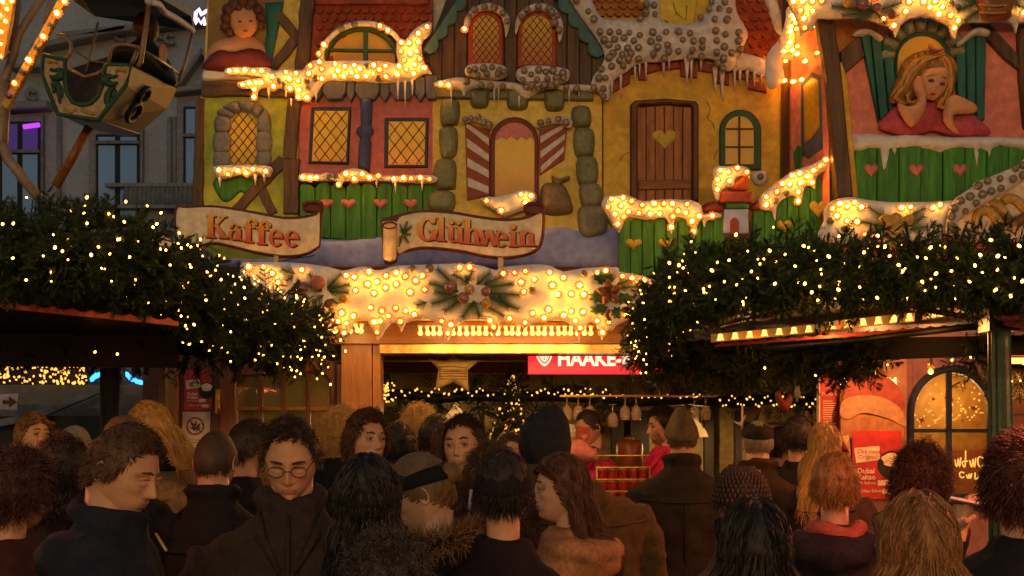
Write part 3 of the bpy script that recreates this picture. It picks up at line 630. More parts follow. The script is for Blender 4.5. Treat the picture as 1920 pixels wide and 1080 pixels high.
# ================================================================== house E (right, pink, girl at the window)
YE = 7.25
E_ = thing('painted_house_front', P(1740, 500, YE), 'pink timber framed house front with teal shutters and a painted girl leaning on the sill', 'painted house front')
one('wall', lambda m: slab(m, [(1545, 40), (2040, 40), (2040, 500), (1575, 500)], YE, .06), M['pink_light'], E_)
one('upper_wall', lambda m: slab(m, [(1560, 36), (1640, 34), (1650, 72), (1600, 98), (1570, 100)], YE - .06, .012), M['tile_orange'], E_)
one('timber', lambda m: slab(m, [(1527, 44), (1540, 36), (1558, 40), (1570, 120), (1582, 250), (1594, 372), (1562, 376), (1556, 280), (1545, 150)], YE - .06, .07, .01), M['timber'], E_)
one('timber_edge', lambda m: slab(m, [(1575, 120), (1586, 150), (1595, 250), (1606, 372), (1595, 373), (1583, 250), (1571, 120)], YE - .06, .04, .006), M['ochre'], E_)
one('timber', lambda m: slab(m, [(1573, 100), (1607, 70), (1619, 108), (1580, 143), (1575, 140)], YE - .06, .035, .006), M['timber'], E_)
one('timber', lambda m: slab(m, [(1817, 46), (1853, 48), (1880, 78), (1905, 105), (1908, 134), (1880, 112), (1850, 80)], YE - .06, .035, .006), M['timber'], E_)
one('timber', lambda m: slab(m, [(1904, 50), (1930, 48), (1932, 260), (1916, 240), (1907, 150)], YE - .06, .05, .008), M['timber'], E_)
# stone fan over the window
for i in range(9):
    a0 = math.pi * (1.02 - i * .113); a1 = math.pi * (1.02 - (i + .93) * .113); c = (1728, 112)
    q = [(c[0] + math.cos(a) * r * 1.0, c[1] - math.sin(a) * r * .95) for a, r in ((a0, 52), (a0, 78 + 4 * (i % 2)), ((a0 + a1) / 2, 84 + 4 * (i % 2)), (a1, 78 + 4 * (i % 2)), (a1, 52))]
    one('stone', lambda m: relief(m, q, YE - .06, .045, .03), M['stone_warm'], E_)
we = one('window_frame', lambda m: slab(m, arch(1676, 1782, 240, 61), YE - .06, .03, .008), M['green_frame'], E_)
one('window', lambda m: slab(m, arch(1683, 1775, 240, 68), YE - .0905, .003, .001), amber('amber_g', 3.3, 3.85, (.64, .38, .03), (.50, .24, .02)), E_)
def shut(pts, n, xl):
    sh = one('shutter', lambda m: slab(m, pts, YE - .06, .03, .006), M['teal'], E_)
    return sh
for quad in ([(1611, 70), (1628, 64), (1642, 205), (1645, 232)], [(1629, 64), (1648, 66), (1662, 215), (1647, 228)], [(1649, 68), (1668, 88), (1680, 190), (1664, 212)]):
    one('shutter_board', lambda m: slab(m, [quad[0], quad[1], quad[2], quad[3]], YE - .06, .04, .006), M['teal_plank'], E_)
for quad in ([(1787, 92), (1806, 80), (1808, 232), (1794, 232)], [(1807, 79), (1824, 72), (1825, 230), (1810, 232)], [(1825, 72), (1845, 68), (1842, 227), (1827, 230)]):
    one('shutter_board', lambda m: slab(m, quad, YE - .06, .04, .006), M['teal_plank'], E_)
Z = lambda pts: [(1560 + x / 4, 20 + y / 4) for x, y in pts]
for o in ([(150, 190), (190, 150), (260, 140), (330, 170), (380, 210), (350, 235), (280, 180), (220, 195)], [(930, 250), (980, 200), (1040, 150), (1110, 130), (1180, 160), (1160, 200), (1080, 190), (1000, 240), (950, 275)]):
    one('snow_patch', lambda m: relief(m, crom(Z(o), 3), YE - .10, .04, .03), M['snow_dim'], E_)
# the girl: stacked carved layers
gd = one('painted_girl', lambda m: relief(m, crom(Z([(350, 880), (400, 790), (480, 720), (520, 760), (600, 720), (720, 660), (820, 700), (850, 770), (960, 770), (1060, 790), (1130, 850), (1180, 900), (1170, 935), (1060, 940), (950, 945), (860, 935), (760, 905), (660, 930), (560, 945), (450, 920)]), 4), YE - .095, .06, .10, .014), M['dress'], E_)
one('hair', lambda m: relief(m, crom(Z([(430, 690), (440, 600), (490, 500), (520, 400), (600, 330), (720, 305), (830, 320), (905, 380), (930, 460), (915, 560), (900, 640), (850, 730), (790, 745), (740, 690), (640, 640), (560, 720), (480, 700)]), 4), YE - .11, .08, .10, .013, hf=lambda Q: .010 * np.sin(Q[:, 0] * 150 + Q[:, 1] * 60)), M['hair_paint'], gd)
one('hair_lock', lambda m: [m.tube([P(1560 + x / 4, 20 + y / 4, YE - .19 - .01 * (i % 2)) for x, y in q], [.004, .012, .013, .010, .003], 6) for i, q in enumerate((
     [(830, 330), (740, 360), (640, 440), (580, 540), (520, 640)], [(800, 340), (690, 380), (590, 470), (540, 580), (470, 660)], [(780, 330), (650, 370), (560, 470), (500, 570), (440, 640)], [(840, 340), (880, 400), (900, 500), (890, 600), (850, 690)],
     [(830, 350), (860, 440), (880, 560), (840, 660), (790, 730)], [(840, 640), (810, 680), (800, 710), (840, 730), (880, 720)], [(600, 600), (560, 640), (570, 680), (610, 690), (640, 660)], [(560, 560), (500, 600), (480, 650), (520, 690), (560, 700)], [(720, 330), (610, 390), (545, 480), (520, 560), (460, 600)]))],
    paint('hair_gold', (.55, .30, .08), (.34, .14, .035), 18, stretch=(3, 1, .8), bump=.4), gd)
fc = one('face', lambda m: relief(m, crom(Z([(660, 500), (700, 450), (780, 430), (850, 440), (868, 500), (860, 560), (830, 620), (780, 665), (730, 670), (690, 640), (660, 580)]), 4), YE - .18, .05, .07, .010), M['skin_paint'], gd)
one('nose', lambda m: relief(m, crom(Z([(782, 520), (798, 560), (792, 585), (770, 588), (768, 570), (776, 545)]), 3), YE - .222, .014, .01, .004), M['skin_paint'], fc)
for x, y, rx, rz in ((745, 524, 6.2, 3.4), (828, 548, 5.2, 3.4)): one('eye', lambda m: m.ball(P(1560 + x / 4, 20 + y / 4, YE - .229), (rx * YE / F, .004, rz * YE / F), 8, 5), M['hair_brown'], fc)
for q in (((712, 495), (745, 480), (785, 485)), ((815, 500), (840, 498), (858, 510))): one('eyebrow', lambda m: m.tube([P(1560 + x / 4, 20 + y / 4, YE - .227) for x, y in q], .003, 5), M['hair_paint'], fc)
one('mouth', lambda m: relief(m, crom(Z([(732, 624), (750, 614), (768, 616), (778, 626), (765, 634), (748, 633)]), 3), YE - .226, .010, .008, .004), M['red_frame'], fc)
one('arm', lambda m: (relief(m, crom(Z([(612, 600), (610, 530), (640, 495), (668, 510), (690, 590), (705, 640), (690, 760), (620, 860), (575, 865), (520, 790), (490, 700), (560, 720), (610, 710), (640, 670)]), 4), YE - .19, .05, .05, .010)), M['skin_paint'], gd)
one('arm', lambda m: (relief(m, crom(Z([(850, 670), (900, 635), (960, 650), (1060, 700), (1085, 745), (1050, 770), (930, 780), (905, 800), (910, 860), (945, 920), (900, 905), (860, 870), (832, 820), (835, 750)]), 4), YE - .18, .05, .05, .010)), M['skin_paint'], gd)
one('ribbon', lambda m: (relief(m, crom(Z([(770, 310), (725, 290), (722, 255), (750, 250), (780, 285), (830, 280), (838, 295), (790, 312), (850, 325)]), 3), YE - .19, .02, .015, .006)), M['heart_pink'], gd)
# snowy sill, green boards, hearts
one('snow_sill', lambda m: relief(m, off([(462, 775), (465, 762), (560, 757), (700, 768), (760, 755), (860, 765), (1000, 772), (1140, 770), (1300, 775), (1500, 785), (1800, 790), (1800, 860), (1500, 850), (1440, 862), (1380, 840), (1290, 832), (1250, 850), (1230, 925), (1215, 860), (1180, 850), (1165, 980), (1140, 850), (1080, 845), (1000, 855), (960, 868), (900, 850), (800, 838), (760, 850), (720, 845), (700, 905), (680, 850), (655, 965), (635, 975), (615, 850), (560, 848), (500, 862), (468, 855)], 1440, 0), YE - .06, .07, .05, .02), M['snow'], E_)
planks(E_, 1600, 2010, 10, lambda x: 270, lambda x: 384, YE - .06, .04, 'green_plank', False)
for hx in (1633, 1718, 1800): one('heart', lambda m: relief(m, heart(hx, 320, 27, 25), YE - .10, .014, .012), M['heart_pink'], E_)

# top snow board of house E
snowboard('lit snow cornice with painted fir and ornaments above the girl window', [(120, -120), (900, -120), (1440, -120), (1800, -120), (1800, 130), (1440, 130), (1400, 140), (1388, 190), (1372, 140), (1300, 122), (1220, 130), (1110, 130), (1080, 150), (1060, 170), (1045, 225), (1025, 200), (1010, 150), (960, 125), (880, 92), (800, 105), (740, 150), (712, 215), (695, 165), (640, 145), (560, 115), (480, 105), (340, 110), (262, 110), (255, 170), (210, 180), (180, 210), (172, 150), (130, 60), (115, 20)], YE - .20,
 lit=[(140, 12), (193, 12), (247, 10), (300, 8), (180, 62), (250, 66), (198, 108), (205, 160), (645, 112), (705, 147), (772, 68), (790, 14), (875, 12), (906, 43), (938, 10), (980, 43), (956, 86), (1022, 93), (1065, 120), (1043, 160), (1436, 75), (600, -10), (1000, -20)], off_=[(1025, 20), (1062, 50)], ox=1440, d=.06, R=.05, step=.03, k=2)
FT = thing('painted_fir_spray', P(1635, 30, YE - .28), 'painted spray of fir with round baubles on the cornice above the girl window', 'decoration', 'fir sprays on the snow boards')
def spray(par, arms, Y, mat='fir_paint', name='fir_twig', nl=23.0):
    """fir twigs: list of (x0,y0,x1,y1) in photo pixels, with needles standing off the stem"""
    for (x0, y0, x1, y1) in arms:
        def f(m):
            a = P(x0, y0, Y); b = P(x1, y1, Y - .02); m.tube([a, b], [.004, .002], 5)
            L = (b - a).length; k = int(L / .007); t = (b - a).normalized(); nn = Vector((-t.z, 0, t.x))
            for i in range(k):
                u = (i + .5) / k; q = a.lerp(b, u)
                for s in (-1, 1):
                    ln = nl * Y / F * (1.0 - .55 * u) * rnd.uniform(.8, 1.15); e = q + (t * .75 + nn * s * .8).normalized() * ln + Vector((0, rnd.uniform(-.02, -.002), 0))
                    w = t * .0034
                    m.add([q - w, q + w, e], [(0, 1, 2)])
        one(name, f, M[mat], par)
def baubles(par, items, Y, name='bauble'):
    for x, y, r, mt in items: one(name, lambda m: m.ball(P(x, y, Y), (r * Y / F, r * Y / F * .7, r * Y / F), 14, 9), M[mt], par)
M['bauble_pink'] = paint('bauble_pink', (.34, .12, .12), (.22, .07, .08), 8, rough=.25, bump=.05, spec=.7)
M['bauble_gold'] = paint('bauble_gold', (.55, .32, .06), (.42, .20, .04), 8, rough=.25, bump=.05, spec=.7)
spray(FT, [(1640, 20, 1560, 12), (1640, 20, 1580, 30), (1640, 22, 1600, 40), (1640, 15, 1600, -5), (1640, 20, 1660, 45), (1650, 18, 1690, 5), (1650, 22, 1685, 30)], YE - .27)
baubles(FT, [(1590, 4, 11, 'bauble_gold'), (1618, 6, 13, 'bauble_pink'), (1645, 14, 9, 'bauble_pink'), (1672, 28, 9, 'bronze')], YE - .30)
FB = thing('painted_basket', P(1862, 45, YE - .28), 'painted wicker basket with fir twigs at the right end of the lit cornice', 'decoration')
one('basket', lambda m: relief(m, crom([(1830, -10), (1900, -14), (1898, 20), (1888, 38), (1845, 38), (1834, 20)], 3), YE - .262, .06, .05), M['bronze'], FB)
for yy in (8, 22): one('basket_band', lambda m: m.tube([P(x, yy + 3 * math.sin((x - 1835) / 60 * 3.1), YE - .33) for x in range(1836, 1896, 10)], .006, 6), M['gold'], FB)
spray(FB, [(1840, 0, 1795, 20), (1840, 0, 1800, -4), (1890, 0, 1925, 18), (1890, 0, 1920, -8), (1835, 20, 1810, 40)], YE - .27)

# lower snow boards of house E
snowboard('lit snow board behind the right fir garland with a painted gold bow', [(315, 400), (312, 350), (345, 300), (400, 278), (470, 272), (560, 288), (700, 300), (900, 298), (1060, 293), (1060, 330), (1000, 400), (960, 520), (700, 520), (300, 520)], YE - .16, lit=[(359, 334), (398, 307), (442, 323), (484, 300), (522, 328), (386, 376), (443, 404), (498, 409), (746, 330), (799, 326), (922, 331), (966, 314), (540, 480), (590, 492)], off_=[(350, 400), (430, 445)], ox=1440, oy=280, step=.025)
BW = thing('painted_bow', P(1678, 440, YE - .24), 'painted golden bow with fir twigs on the lit board above the right garland', 'decoration')
for q in ([(1648, 412), (1655, 402), (1672, 404), (1684, 414), (1680, 424), (1660, 424)], [(1684, 412), (1700, 400), (1712, 406), (1710, 420), (1692, 424), (1682, 420)], [(1676, 420), (1690, 420), (1696, 450), (1690, 470), (1676, 468), (1660, 474), (1655, 450)], [(1670, 404), (1680, 398), (1690, 404), (1688, 418), (1674, 418)]):
    one('loop', lambda m: relief(m, crom(q, 3), YE - .23, .035, .02), M['gold'], BW)
spray(BW, [(1660, 410, 1628, 388), (1660, 425, 1615, 416), (1660, 430, 1630, 440), (1700, 410, 1735, 390), (1705, 425, 1732, 405), (1705, 430, 1738, 425)], YE - .22)
snowboard('sloping grey snow roof with unlit bulbs at the right edge', [(1000, 470), (1005, 400), (1040, 290), (1090, 250), (1150, 210), (1160, 190), (1290, 140), (1400, 90), (1440, 55), (1560, 0), (1800, -60), (1800, 60), (1560, 120), (1440, 170), (1340, 240), (1280, 270), (1160, 340), (1100, 380), (1060, 410), (1050, 480)], YE - .22,
 off_=[(1030, 378), (1047, 333), (1082, 290), (1108, 350), (1135, 265), (1182, 205), (1170, 303), (1205, 255), (1233, 178), (1254, 237), (1303, 165), (1308, 220), (1377, 168), (1390, 110), (1432, 90), (1432, 145), (1030, 435), (1500, 60), (1520, 110)], mat='snow_dim', ox=1440, oy=280, d=.05)
CK = thing('painted_sweets_panel', P(1880, 440, YE - .15), 'cream panel with painted ochre sugar loops below the sloping grey snow roof', 'sign panel')
one('panel', lambda m: slab(m, off([(1060, 520), (1060, 410), (1160, 340), (1280, 270), (1440, 170), (1800, 60), (1800, 520)], 1440, 280), YE - .17, .02), M['cream'], CK)
for q in ([(1185, 440), (1170, 400), (1190, 355), (1240, 345), (1290, 400), (1310, 450)], [(1255, 320), (1290, 310), (1340, 380), (1380, 440), (1400, 460)], [(1320, 300), (1350, 275), (1400, 290), (1440, 330), (1500, 360)], [(1310, 340), (1350, 400), (1400, 420), (1440, 380), (1480, 400)]):
    one('sugar_loop', lambda m: m.tube([P(1440 + x / 3, 280 + y / 3, YE - .20) for x, y in crom(q, 4, False)], [.012] + [.028] * (len(crom(q, 4, False)) - 2) + [.012], 8), M['gold'] if q[0][0] != 1310 else M['bronze'], CK)

# ================================================================== receding side wall between D and E
SW = thing('painted_side_wall', P(1512, 500, 7.5), 'narrow side wall with painted window, turned back between the ochre and pink houses', 'painted wall')
xa, ya = (1462 - CX) * (YF - .06) / F, YF - .06; xb, yb_ = (1548 - CX) * YE / F, YE
def sy(x): return ya + (yb_ - ya) * (x - xa) / (xb - xa)
def swp(pts, mb, d, mat=None):
    out = []
    for px, py in pts:
        u = (px - 1462) / (1548 - 1462); u = max(-.1, min(1.1, u)); 
        k = (px - CX) / F; # solve x = k*y on the wall line
        m_ = (yb_ - ya) / (xb - xa); x = k * (ya - m_ * xa) / (1 - k * m_); y = sy(x); out.append((x, CZ + (HY - py) * y / F))
    slab(mb, out, 0, d, .003, 0, sy, True)
one('wall', lambda m: swp([(1464, -60), (1547, -60), (1556, 500), (1464, 500)], m, .02), M['pink_light'], SW)
one('timber', lambda m: swp([(1466, -60), (1478, -60), (1476, 400), (1462, 400)], m, .05), M['plank_dark'], SW)
one('window_frame', lambda m: swp([(1500, 160), (1520, 138), (1536, 145), (1540, 280), (1514, 300), (1500, 290)], m, .035), M['slate_blue'], SW)
one('window', lambda m: swp([(1504, 165), (1520, 148), (1531, 153), (1534, 240), (1518, 262), (1506, 270)], m, .04), M['amber'], SW)
one('plant', lambda m: swp([(1490, 330), (1486, 290), (1492, 275), (1502, 280), (1500, 300), (1498, 330)], m, .05), M['green_plank'], SW)
# chain of bulbs on the board edge seen from the side
def sbul(lst, par, lit=True):
    w = world_of(par)
    for x, y in lst:
        px, py = 1100 + x / 3, y / 3; Yb = 7.75 - (px - 1430) / 110 * .55
        o = link('bulb', rnd.choice(LIT), par, P(px, py, Yb) - w); o.rotation_euler = (0, 0, 1.0)
SE = snowboard('side board of snow with a dense cluster of lit bulbs beside the timber post', [(1130, 40), (1260, 40), (1250, 180), (1200, 200), (1190, 300), (1160, 340), (1120, 330), (1100, 380), (1110, 440), (1060, 500), (1010, 480), (1005, 340), (1040, 270), (1090, 210), (1120, 100)], 7.60, ox=1100, mat='snow', d=.04, step=.03, k=2)
sbul([(1136, 150), (1130, 180), (1165, 165), (1088, 237), (1130, 240), (1170, 262), (1058, 288), (1097, 290), (1170, 305), (1030, 330), (1062, 335), (1105, 345), (1021, 355), (1215, 345), (1030, 440), (1053, 465), (1075, 450), (1100, 455), (1028, 482), (1150, 460), (1195, 450), (1280, 300), (1140, 90), (1150, 110), (1255, 155), (1090, 300), (1145, 285), (1160, 130), (1115, 265)], SE)

# ================================================================== balcony F: green fence with snow and bulbs
YG = 7.30
F1 = thing('picket_fence', P(1260, 520, YG), 'green picket fence with gold hearts, lower left of the right fir garland', 'fence')
planks(F1, 1159, 1358, 9, lambda x: 410 + 3 * math.sin(x * .15), lambda x: 515 + (x - 1159) * .05, YG, .035, 'green_plank')
for hx, hy in ((1188, 459), (1249, 459)): one('heart', lambda m: relief(m, heart(hx, hy, 32, 22), YG - .035, .014, .014), M['heart_gold'], F1)
snowboard('lit snow drift shaped like a tongue on the green fence by the plank door', [(145, 320), (148, 290), (175, 265), (260, 257), (310, 268), (370, 294), (480, 284), (580, 286), (650, 290), (700, 318), (715, 368), (770, 355), (812, 368), (808, 385), (735, 402), (722, 440), (705, 395), (685, 425), (672, 470), (656, 512), (645, 440), (610, 395), (560, 385), (545, 440), (532, 480), (515, 400), (470, 385), (400, 400), (290, 385), (262, 430), (238, 470), (200, 410), (160, 350)], YG - .04,
 lit=[(197, 282), (263, 273), (310, 293), (178, 327), (252, 318), (220, 366), (295, 352), (267, 381), (233, 422), (372, 315), (438, 307), (354, 361), (492, 307), (541, 307), (416, 366), (468, 363), (571, 348), (623, 310), (617, 358), (541, 381), (690, 377), (650, 408), (533, 440), (662, 463), (765, 375)], ox=1080, oy=280, step=.02)
F2 = thing('picket_fence', P(1490, 480, YG), 'green picket fence with one gold heart rising towards the timber post', 'fence')
planks(F2, 1410, 1560, 7, lambda x: 385 - max(0, x - 1440) * .55, lambda x: 490, YG, .035, 'green_plank')
one('heart', lambda m: relief(m, heart(1534, 393, 34, 32), YG - .035, .014, .014), M['heart_gold'], F2)
one('heart', lambda m: relief(m, heart(1470, 425, 28, 24), YG - .035, .014, .014), M['heart_gold'], F2)
snowboard('lit snow strip climbing to the right along the green fence by the timber post', [(1025, 320), (1030, 280), (1060, 240), (1140, 178), (1200, 135), (1260, 110), (1330, 88), (1400, 45), (1440, 38), (1442, 95), (1370, 140), (1345, 175), (1340, 225), (1320, 205), (1280, 220), (1268, 290), (1250, 312), (1235, 270), (1200, 265), (1150, 290), (1125, 330), (1118, 405), (1100, 350), (1045, 345)], YG - .04,
 lit=[(1405, 61), (1368, 97), (1331, 121), (1296, 153), (1257, 137), (1213, 150), (1327, 188), (1157, 195), (1200, 199), (1258, 194), (1248, 241), (1129, 240), (1070, 269), (1067, 314), (1248, 294)], off_=[(1185, 248), (1122, 290)], ox=1080, oy=280, step=.02)
BH = thing('painted_bird_house', P(1385, 440, YG), 'small painted blue house with red door and orange tiled top between two lit snow boards', 'decoration')
one('wall', lambda m: slab(m, off([(824, 345), (958, 345), (962, 480), (820, 480)], 1080, 280), YG - .0, .06, .006), M['snow_blue'], BH)
one('door', lambda m: slab(m, arch(1080 + 865 / 3, 1080 + 915 / 3, 280 + 480 / 3, 280 + 386 / 3), YG - .06, .012, .003), M['red_brick'], BH)
one('roof', lambda m: slab(m, off([(805, 252), (975, 252), (980, 312), (800, 312)], 1080, 280), YG - .0, .09, .010), M['red_brick'], BH)
one('gutter', lambda m: slab(m, off([(835, 314), (955, 314), (955, 342), (835, 342)], 1080, 280), YG - .0, .075, .006), M['green_plank'], BH)
one('chimney', lambda m: relief(m, crom(off([(880, 250), (850, 210), (900, 170), (940, 150), (970, 180), (962, 230), (940, 250)], 1080, 280), 3), YG - .02, .07, .04), M['tile_red'], BH)
one('side_roof', lambda m: relief(m, crom(off([(705, 325), (760, 295), (825, 315), (830, 350), (770, 362), (715, 355)], 1080, 280), 3), YG - .02, .05, .03), M['red_dark'], BH)
one('side_roof', lambda m: relief(m, crom(off([(970, 330), (1000, 300), (1030, 290), (1028, 345), (985, 350)], 1080, 280), 3), YG - .02, .05, .03), M['red_dark'], BH)
snowboard('lit snow cap on the small painted bird house', [(768, 230), (764, 190), (778, 165), (770, 130), (785, 98), (850, 98), (900, 92), (960, 105), (978, 135), (970, 165), (930, 150), (895, 170), (885, 215), (840, 215), (815, 245), (802, 285), (785, 275)], YG - .06, lit=[(810, 120), (858, 128), (907, 106), (958, 131), (794, 172), (862, 178), (793, 227)], ox=1080, oy=280, d=.04)
snowboard('faint snow puff with one dark bulb under the green arched window', [(985, 150), (1010, 128), (1050, 122), (1075, 140), (1070, 185), (1035, 205), (1000, 190)], YF - .06, off_=[(1035, 155)], ox=1080, oy=280, mat='snow_dim', d=.04)

# ================================================================== lit snow fascia over the counter
YH = 6.95
HB = off([(395, 600), (440, 580), (560, 576), (700, 580), (800, 590), (900, 606), (970, 625), (1030, 612), (1090, 600)], 320, 300) + off([(0, 622), (60, 618), (130, 597), (330, 590), (480, 585), (600, 595), (690, 622), (740, 603), (860, 592), (940, 590), (1000, 600), (1070, 630), (1180, 610), (1370, 605)], 700, 300) + off([(240, 690), (330, 705), (420, 730), (480, 740), (470, 800), (380, 860), (330, 930), (290, 960), (230, 990)], 1080, 280)
HL = off([(1345, 960), (1300, 965), (1287, 1015), (1268, 965), (1240, 910), (1200, 925), (1165, 965), (1156, 1030), (1145, 965), (1100, 920), (1060, 903), (980, 905), (880, 925), (850, 955), (835, 930), (780, 915), (715, 910), (700, 950), (678, 1000), (655, 945), (625, 900), (540, 900), (470, 925), (440, 975), (415, 1022), (400, 970), (370, 925), (300, 895), (240, 900), (190, 915)], 700, 300) + off([(1320, 920), (1298, 968), (1280, 920), (1240, 920), (1205, 960), (1165, 1018), (1145, 960), (1105, 905), (1040, 905), (1010, 970), (980, 1020), (950, 960), (900, 905), (830, 920), (600, 940), (420, 800)], 320, 300)
FA = thing('snow_fascia', P(830, 640, YH), 'long lit snow fascia with icicle points and many bulbs over the drinks counter', 'fascia', 'snow boards set with light bulbs')
one('snow', lambda m: relief(m, crom(HB + HL, 2), YH, .05, .05, .028, .4), M['snow'], FA)
bulbs(FA, [(443, 604), (522, 603), (573, 640), (738, 619), (605, 690), (989, 652), (1034, 660), (1116, 630), (1110, 700), (1041, 734), (1145, 750), (1163, 686), (1213, 653), (1210, 719), (1267, 636), (1270, 700), (1320, 655), (1380, 680), (1348, 745), (1418, 650), (1430, 730), (963, 861), (1029, 878), (942, 908), (991, 919), (977, 974), (850, 895), (1127, 831), (1189, 849), (1227, 878), (1180, 906), (1142, 912), (1161, 970), (1265, 835), (1322, 849), (1370, 870), (1293, 910)], YH - .05, 320, 300)
bulbs(FA, [(484, 606), (541, 604), (731, 640), (796, 635), (857, 626), (833, 689), (906, 673), (991, 633), (1070, 663), (1008, 707), (845, 742), (1040, 758), (1113, 754), (1158, 706), (1183, 760), (385, 908), (437, 926), (419, 974), (655, 904), (677, 941), (768, 892), (852, 915), (895, 863), (984, 842), (959, 890), (1070, 876), (1113, 852), (1179, 856), (1136, 906), (1165, 947), (1259, 635), (1309, 624), (1399, 656), (1420, 875), (1257, 905), (1322, 913), (1287, 970)], YH - .05, 700, 300)
bulbs(FA, [(378, 738), (313, 727), (280, 932)], YH - .05, 1080, 280)
bulbs(FA, [(222, 615), (315, 610), (893, 733), (1185, 640)], YH - .05, 700, 300, lit=False)
YD = YH - .06
D1 = thing('painted_fir_spray', P(885, 590, YD), 'fir spray with pink, brown and gold baubles in the middle of the lit fascia', 'decoration', 'fir sprays on the snow boards')
q3 = lambda x, y: (700 + x / 3, 300 + y / 3)
spray(D1, [q3(470, 720) + q3(360, 612), q3(480, 740) + q3(315, 690), q3(540, 700) + q3(450, 640), q3(580, 700) + q3(660, 635), q3(620, 720) + q3(790, 695), q3(640, 750) + q3(820, 760), q3(650, 770) + q3(815, 840), q3(600, 800) + q3(735, 880), q3(560, 800) + q3(500, 885), q3(500, 780) + q3(400, 850), q3(480, 760) + q3(330, 810), q3(520, 690) + q3(560, 625), q3(560, 790) + q3(600, 880), q3(440, 760) + q3(345, 740), q3(700, 760) + q3(760, 830), q3(620, 700) + q3(720, 660), q3(300, 800) + q3(245, 820)], YD)
baubles(D1, [q3(432, 713) + (11, 'bauble_pink'), q3(540, 725) + (9.5, 'bauble_gold'), q3(505, 775) + (11, 'bauble_pink'), q3(633, 738) + (9.5, 'bauble_pink'), q3(635, 805) + (10, 'bauble_gold')], YD - .02)
D2 = thing('painted_poinsettia', P(1142, 595, YD), 'brown red poinsettia with holly leaves and berries at the right end of the lit fascia', 'decoration')
for i in range(5):
    a = math.radians(90 + 72 * i + 8); cx_, cy_ = 700 + 1328 / 3, 300 + 745 / 3; l = 26
    tip = (cx_ + math.cos(a) * l, cy_ - math.sin(a) * l); n_ = (-math.sin(a), -math.cos(a)); md = (cx_ + math.cos(a) * l * .5, cy_ - math.sin(a) * l * .5)
    one('petal', lambda m: relief(m, crom([(cx_, cy_), (md[0] + n_[0] * 8, md[1] + n_[1] * 8), tip, (md[0] - n_[0] * 8, md[1] - n_[1] * 8)], 5), YD - .005 * i, .035, .02), M['bronze'], D2)
for x, y, r_ in ((1265, 770, 2.6), (1270, 840, 3.6), (1370, 860, 5.1), (1410, 780, .2), (1290, 660, 2.1)):
    X, Y_ = q3(x, y); pts = []
    for k in range(16):
        a = 2 * math.pi * k / 16; rr = (13 if k % 2 else 9); pts.append((X + math.cos(a) * rr * (1.5 if abs(math.cos(r_)) > .5 else 1), Y_ + math.sin(a) * rr))
    one('holly_leaf', lambda m: relief(m, pts, YD + .008, .02, .02), M['fir_paint'], D2)
spray(D2, [q3(1370, 700) + q3(1460, 670), q3(1340, 690) + q3(1340, 640), q3(1290, 700) + q3(1245, 650), q3(1380, 720) + q3(1500, 710)], YD)
for x, y in ((1322, 850), (1315, 875), (1325, 895), (1408, 840), (1425, 835), (1418, 848)):
    X, Y_ = q3(x, y); one('berry', lambda m: m.ball(P(X, Y_, YD - .02), 4.5 * YD / F, 8, 6), M['berry'], D2)
D3 = thing('painted_fir_spray', P(600, 590, YD), 'fir spray with two small baubles at the left end of the lit fascia', 'decoration', 'fir sprays on the snow boards')
q2 = lambda x, y: (320 + x / 3, 300 + y / 3)
spray(D3, [q2(850, 740) + q2(780, 640), q2(700, 640) + q2(625, 615), q2(690, 650) + q2(650, 680), q2(880, 730) + q2(1005, 700), q2(890, 740) + q2(1000, 745), q2(880, 720) + q2(960, 640), q2(860, 760) + q2(800, 800), q2(900, 780) + q2(940, 810), q2(890, 830) + q2(920, 880), q2(860, 830) + q2(850, 880), q2(850, 740) + q2(760, 700)], YD)
baubles(D3, [q2(890, 808) + (9, 'bronze'), q2(973, 782) + (10, 'bauble_gold'), q2(730, 720) + (14, 'bauble_pink'), q2(825, 690) + (14, 'heart_pink')], YD - .02)

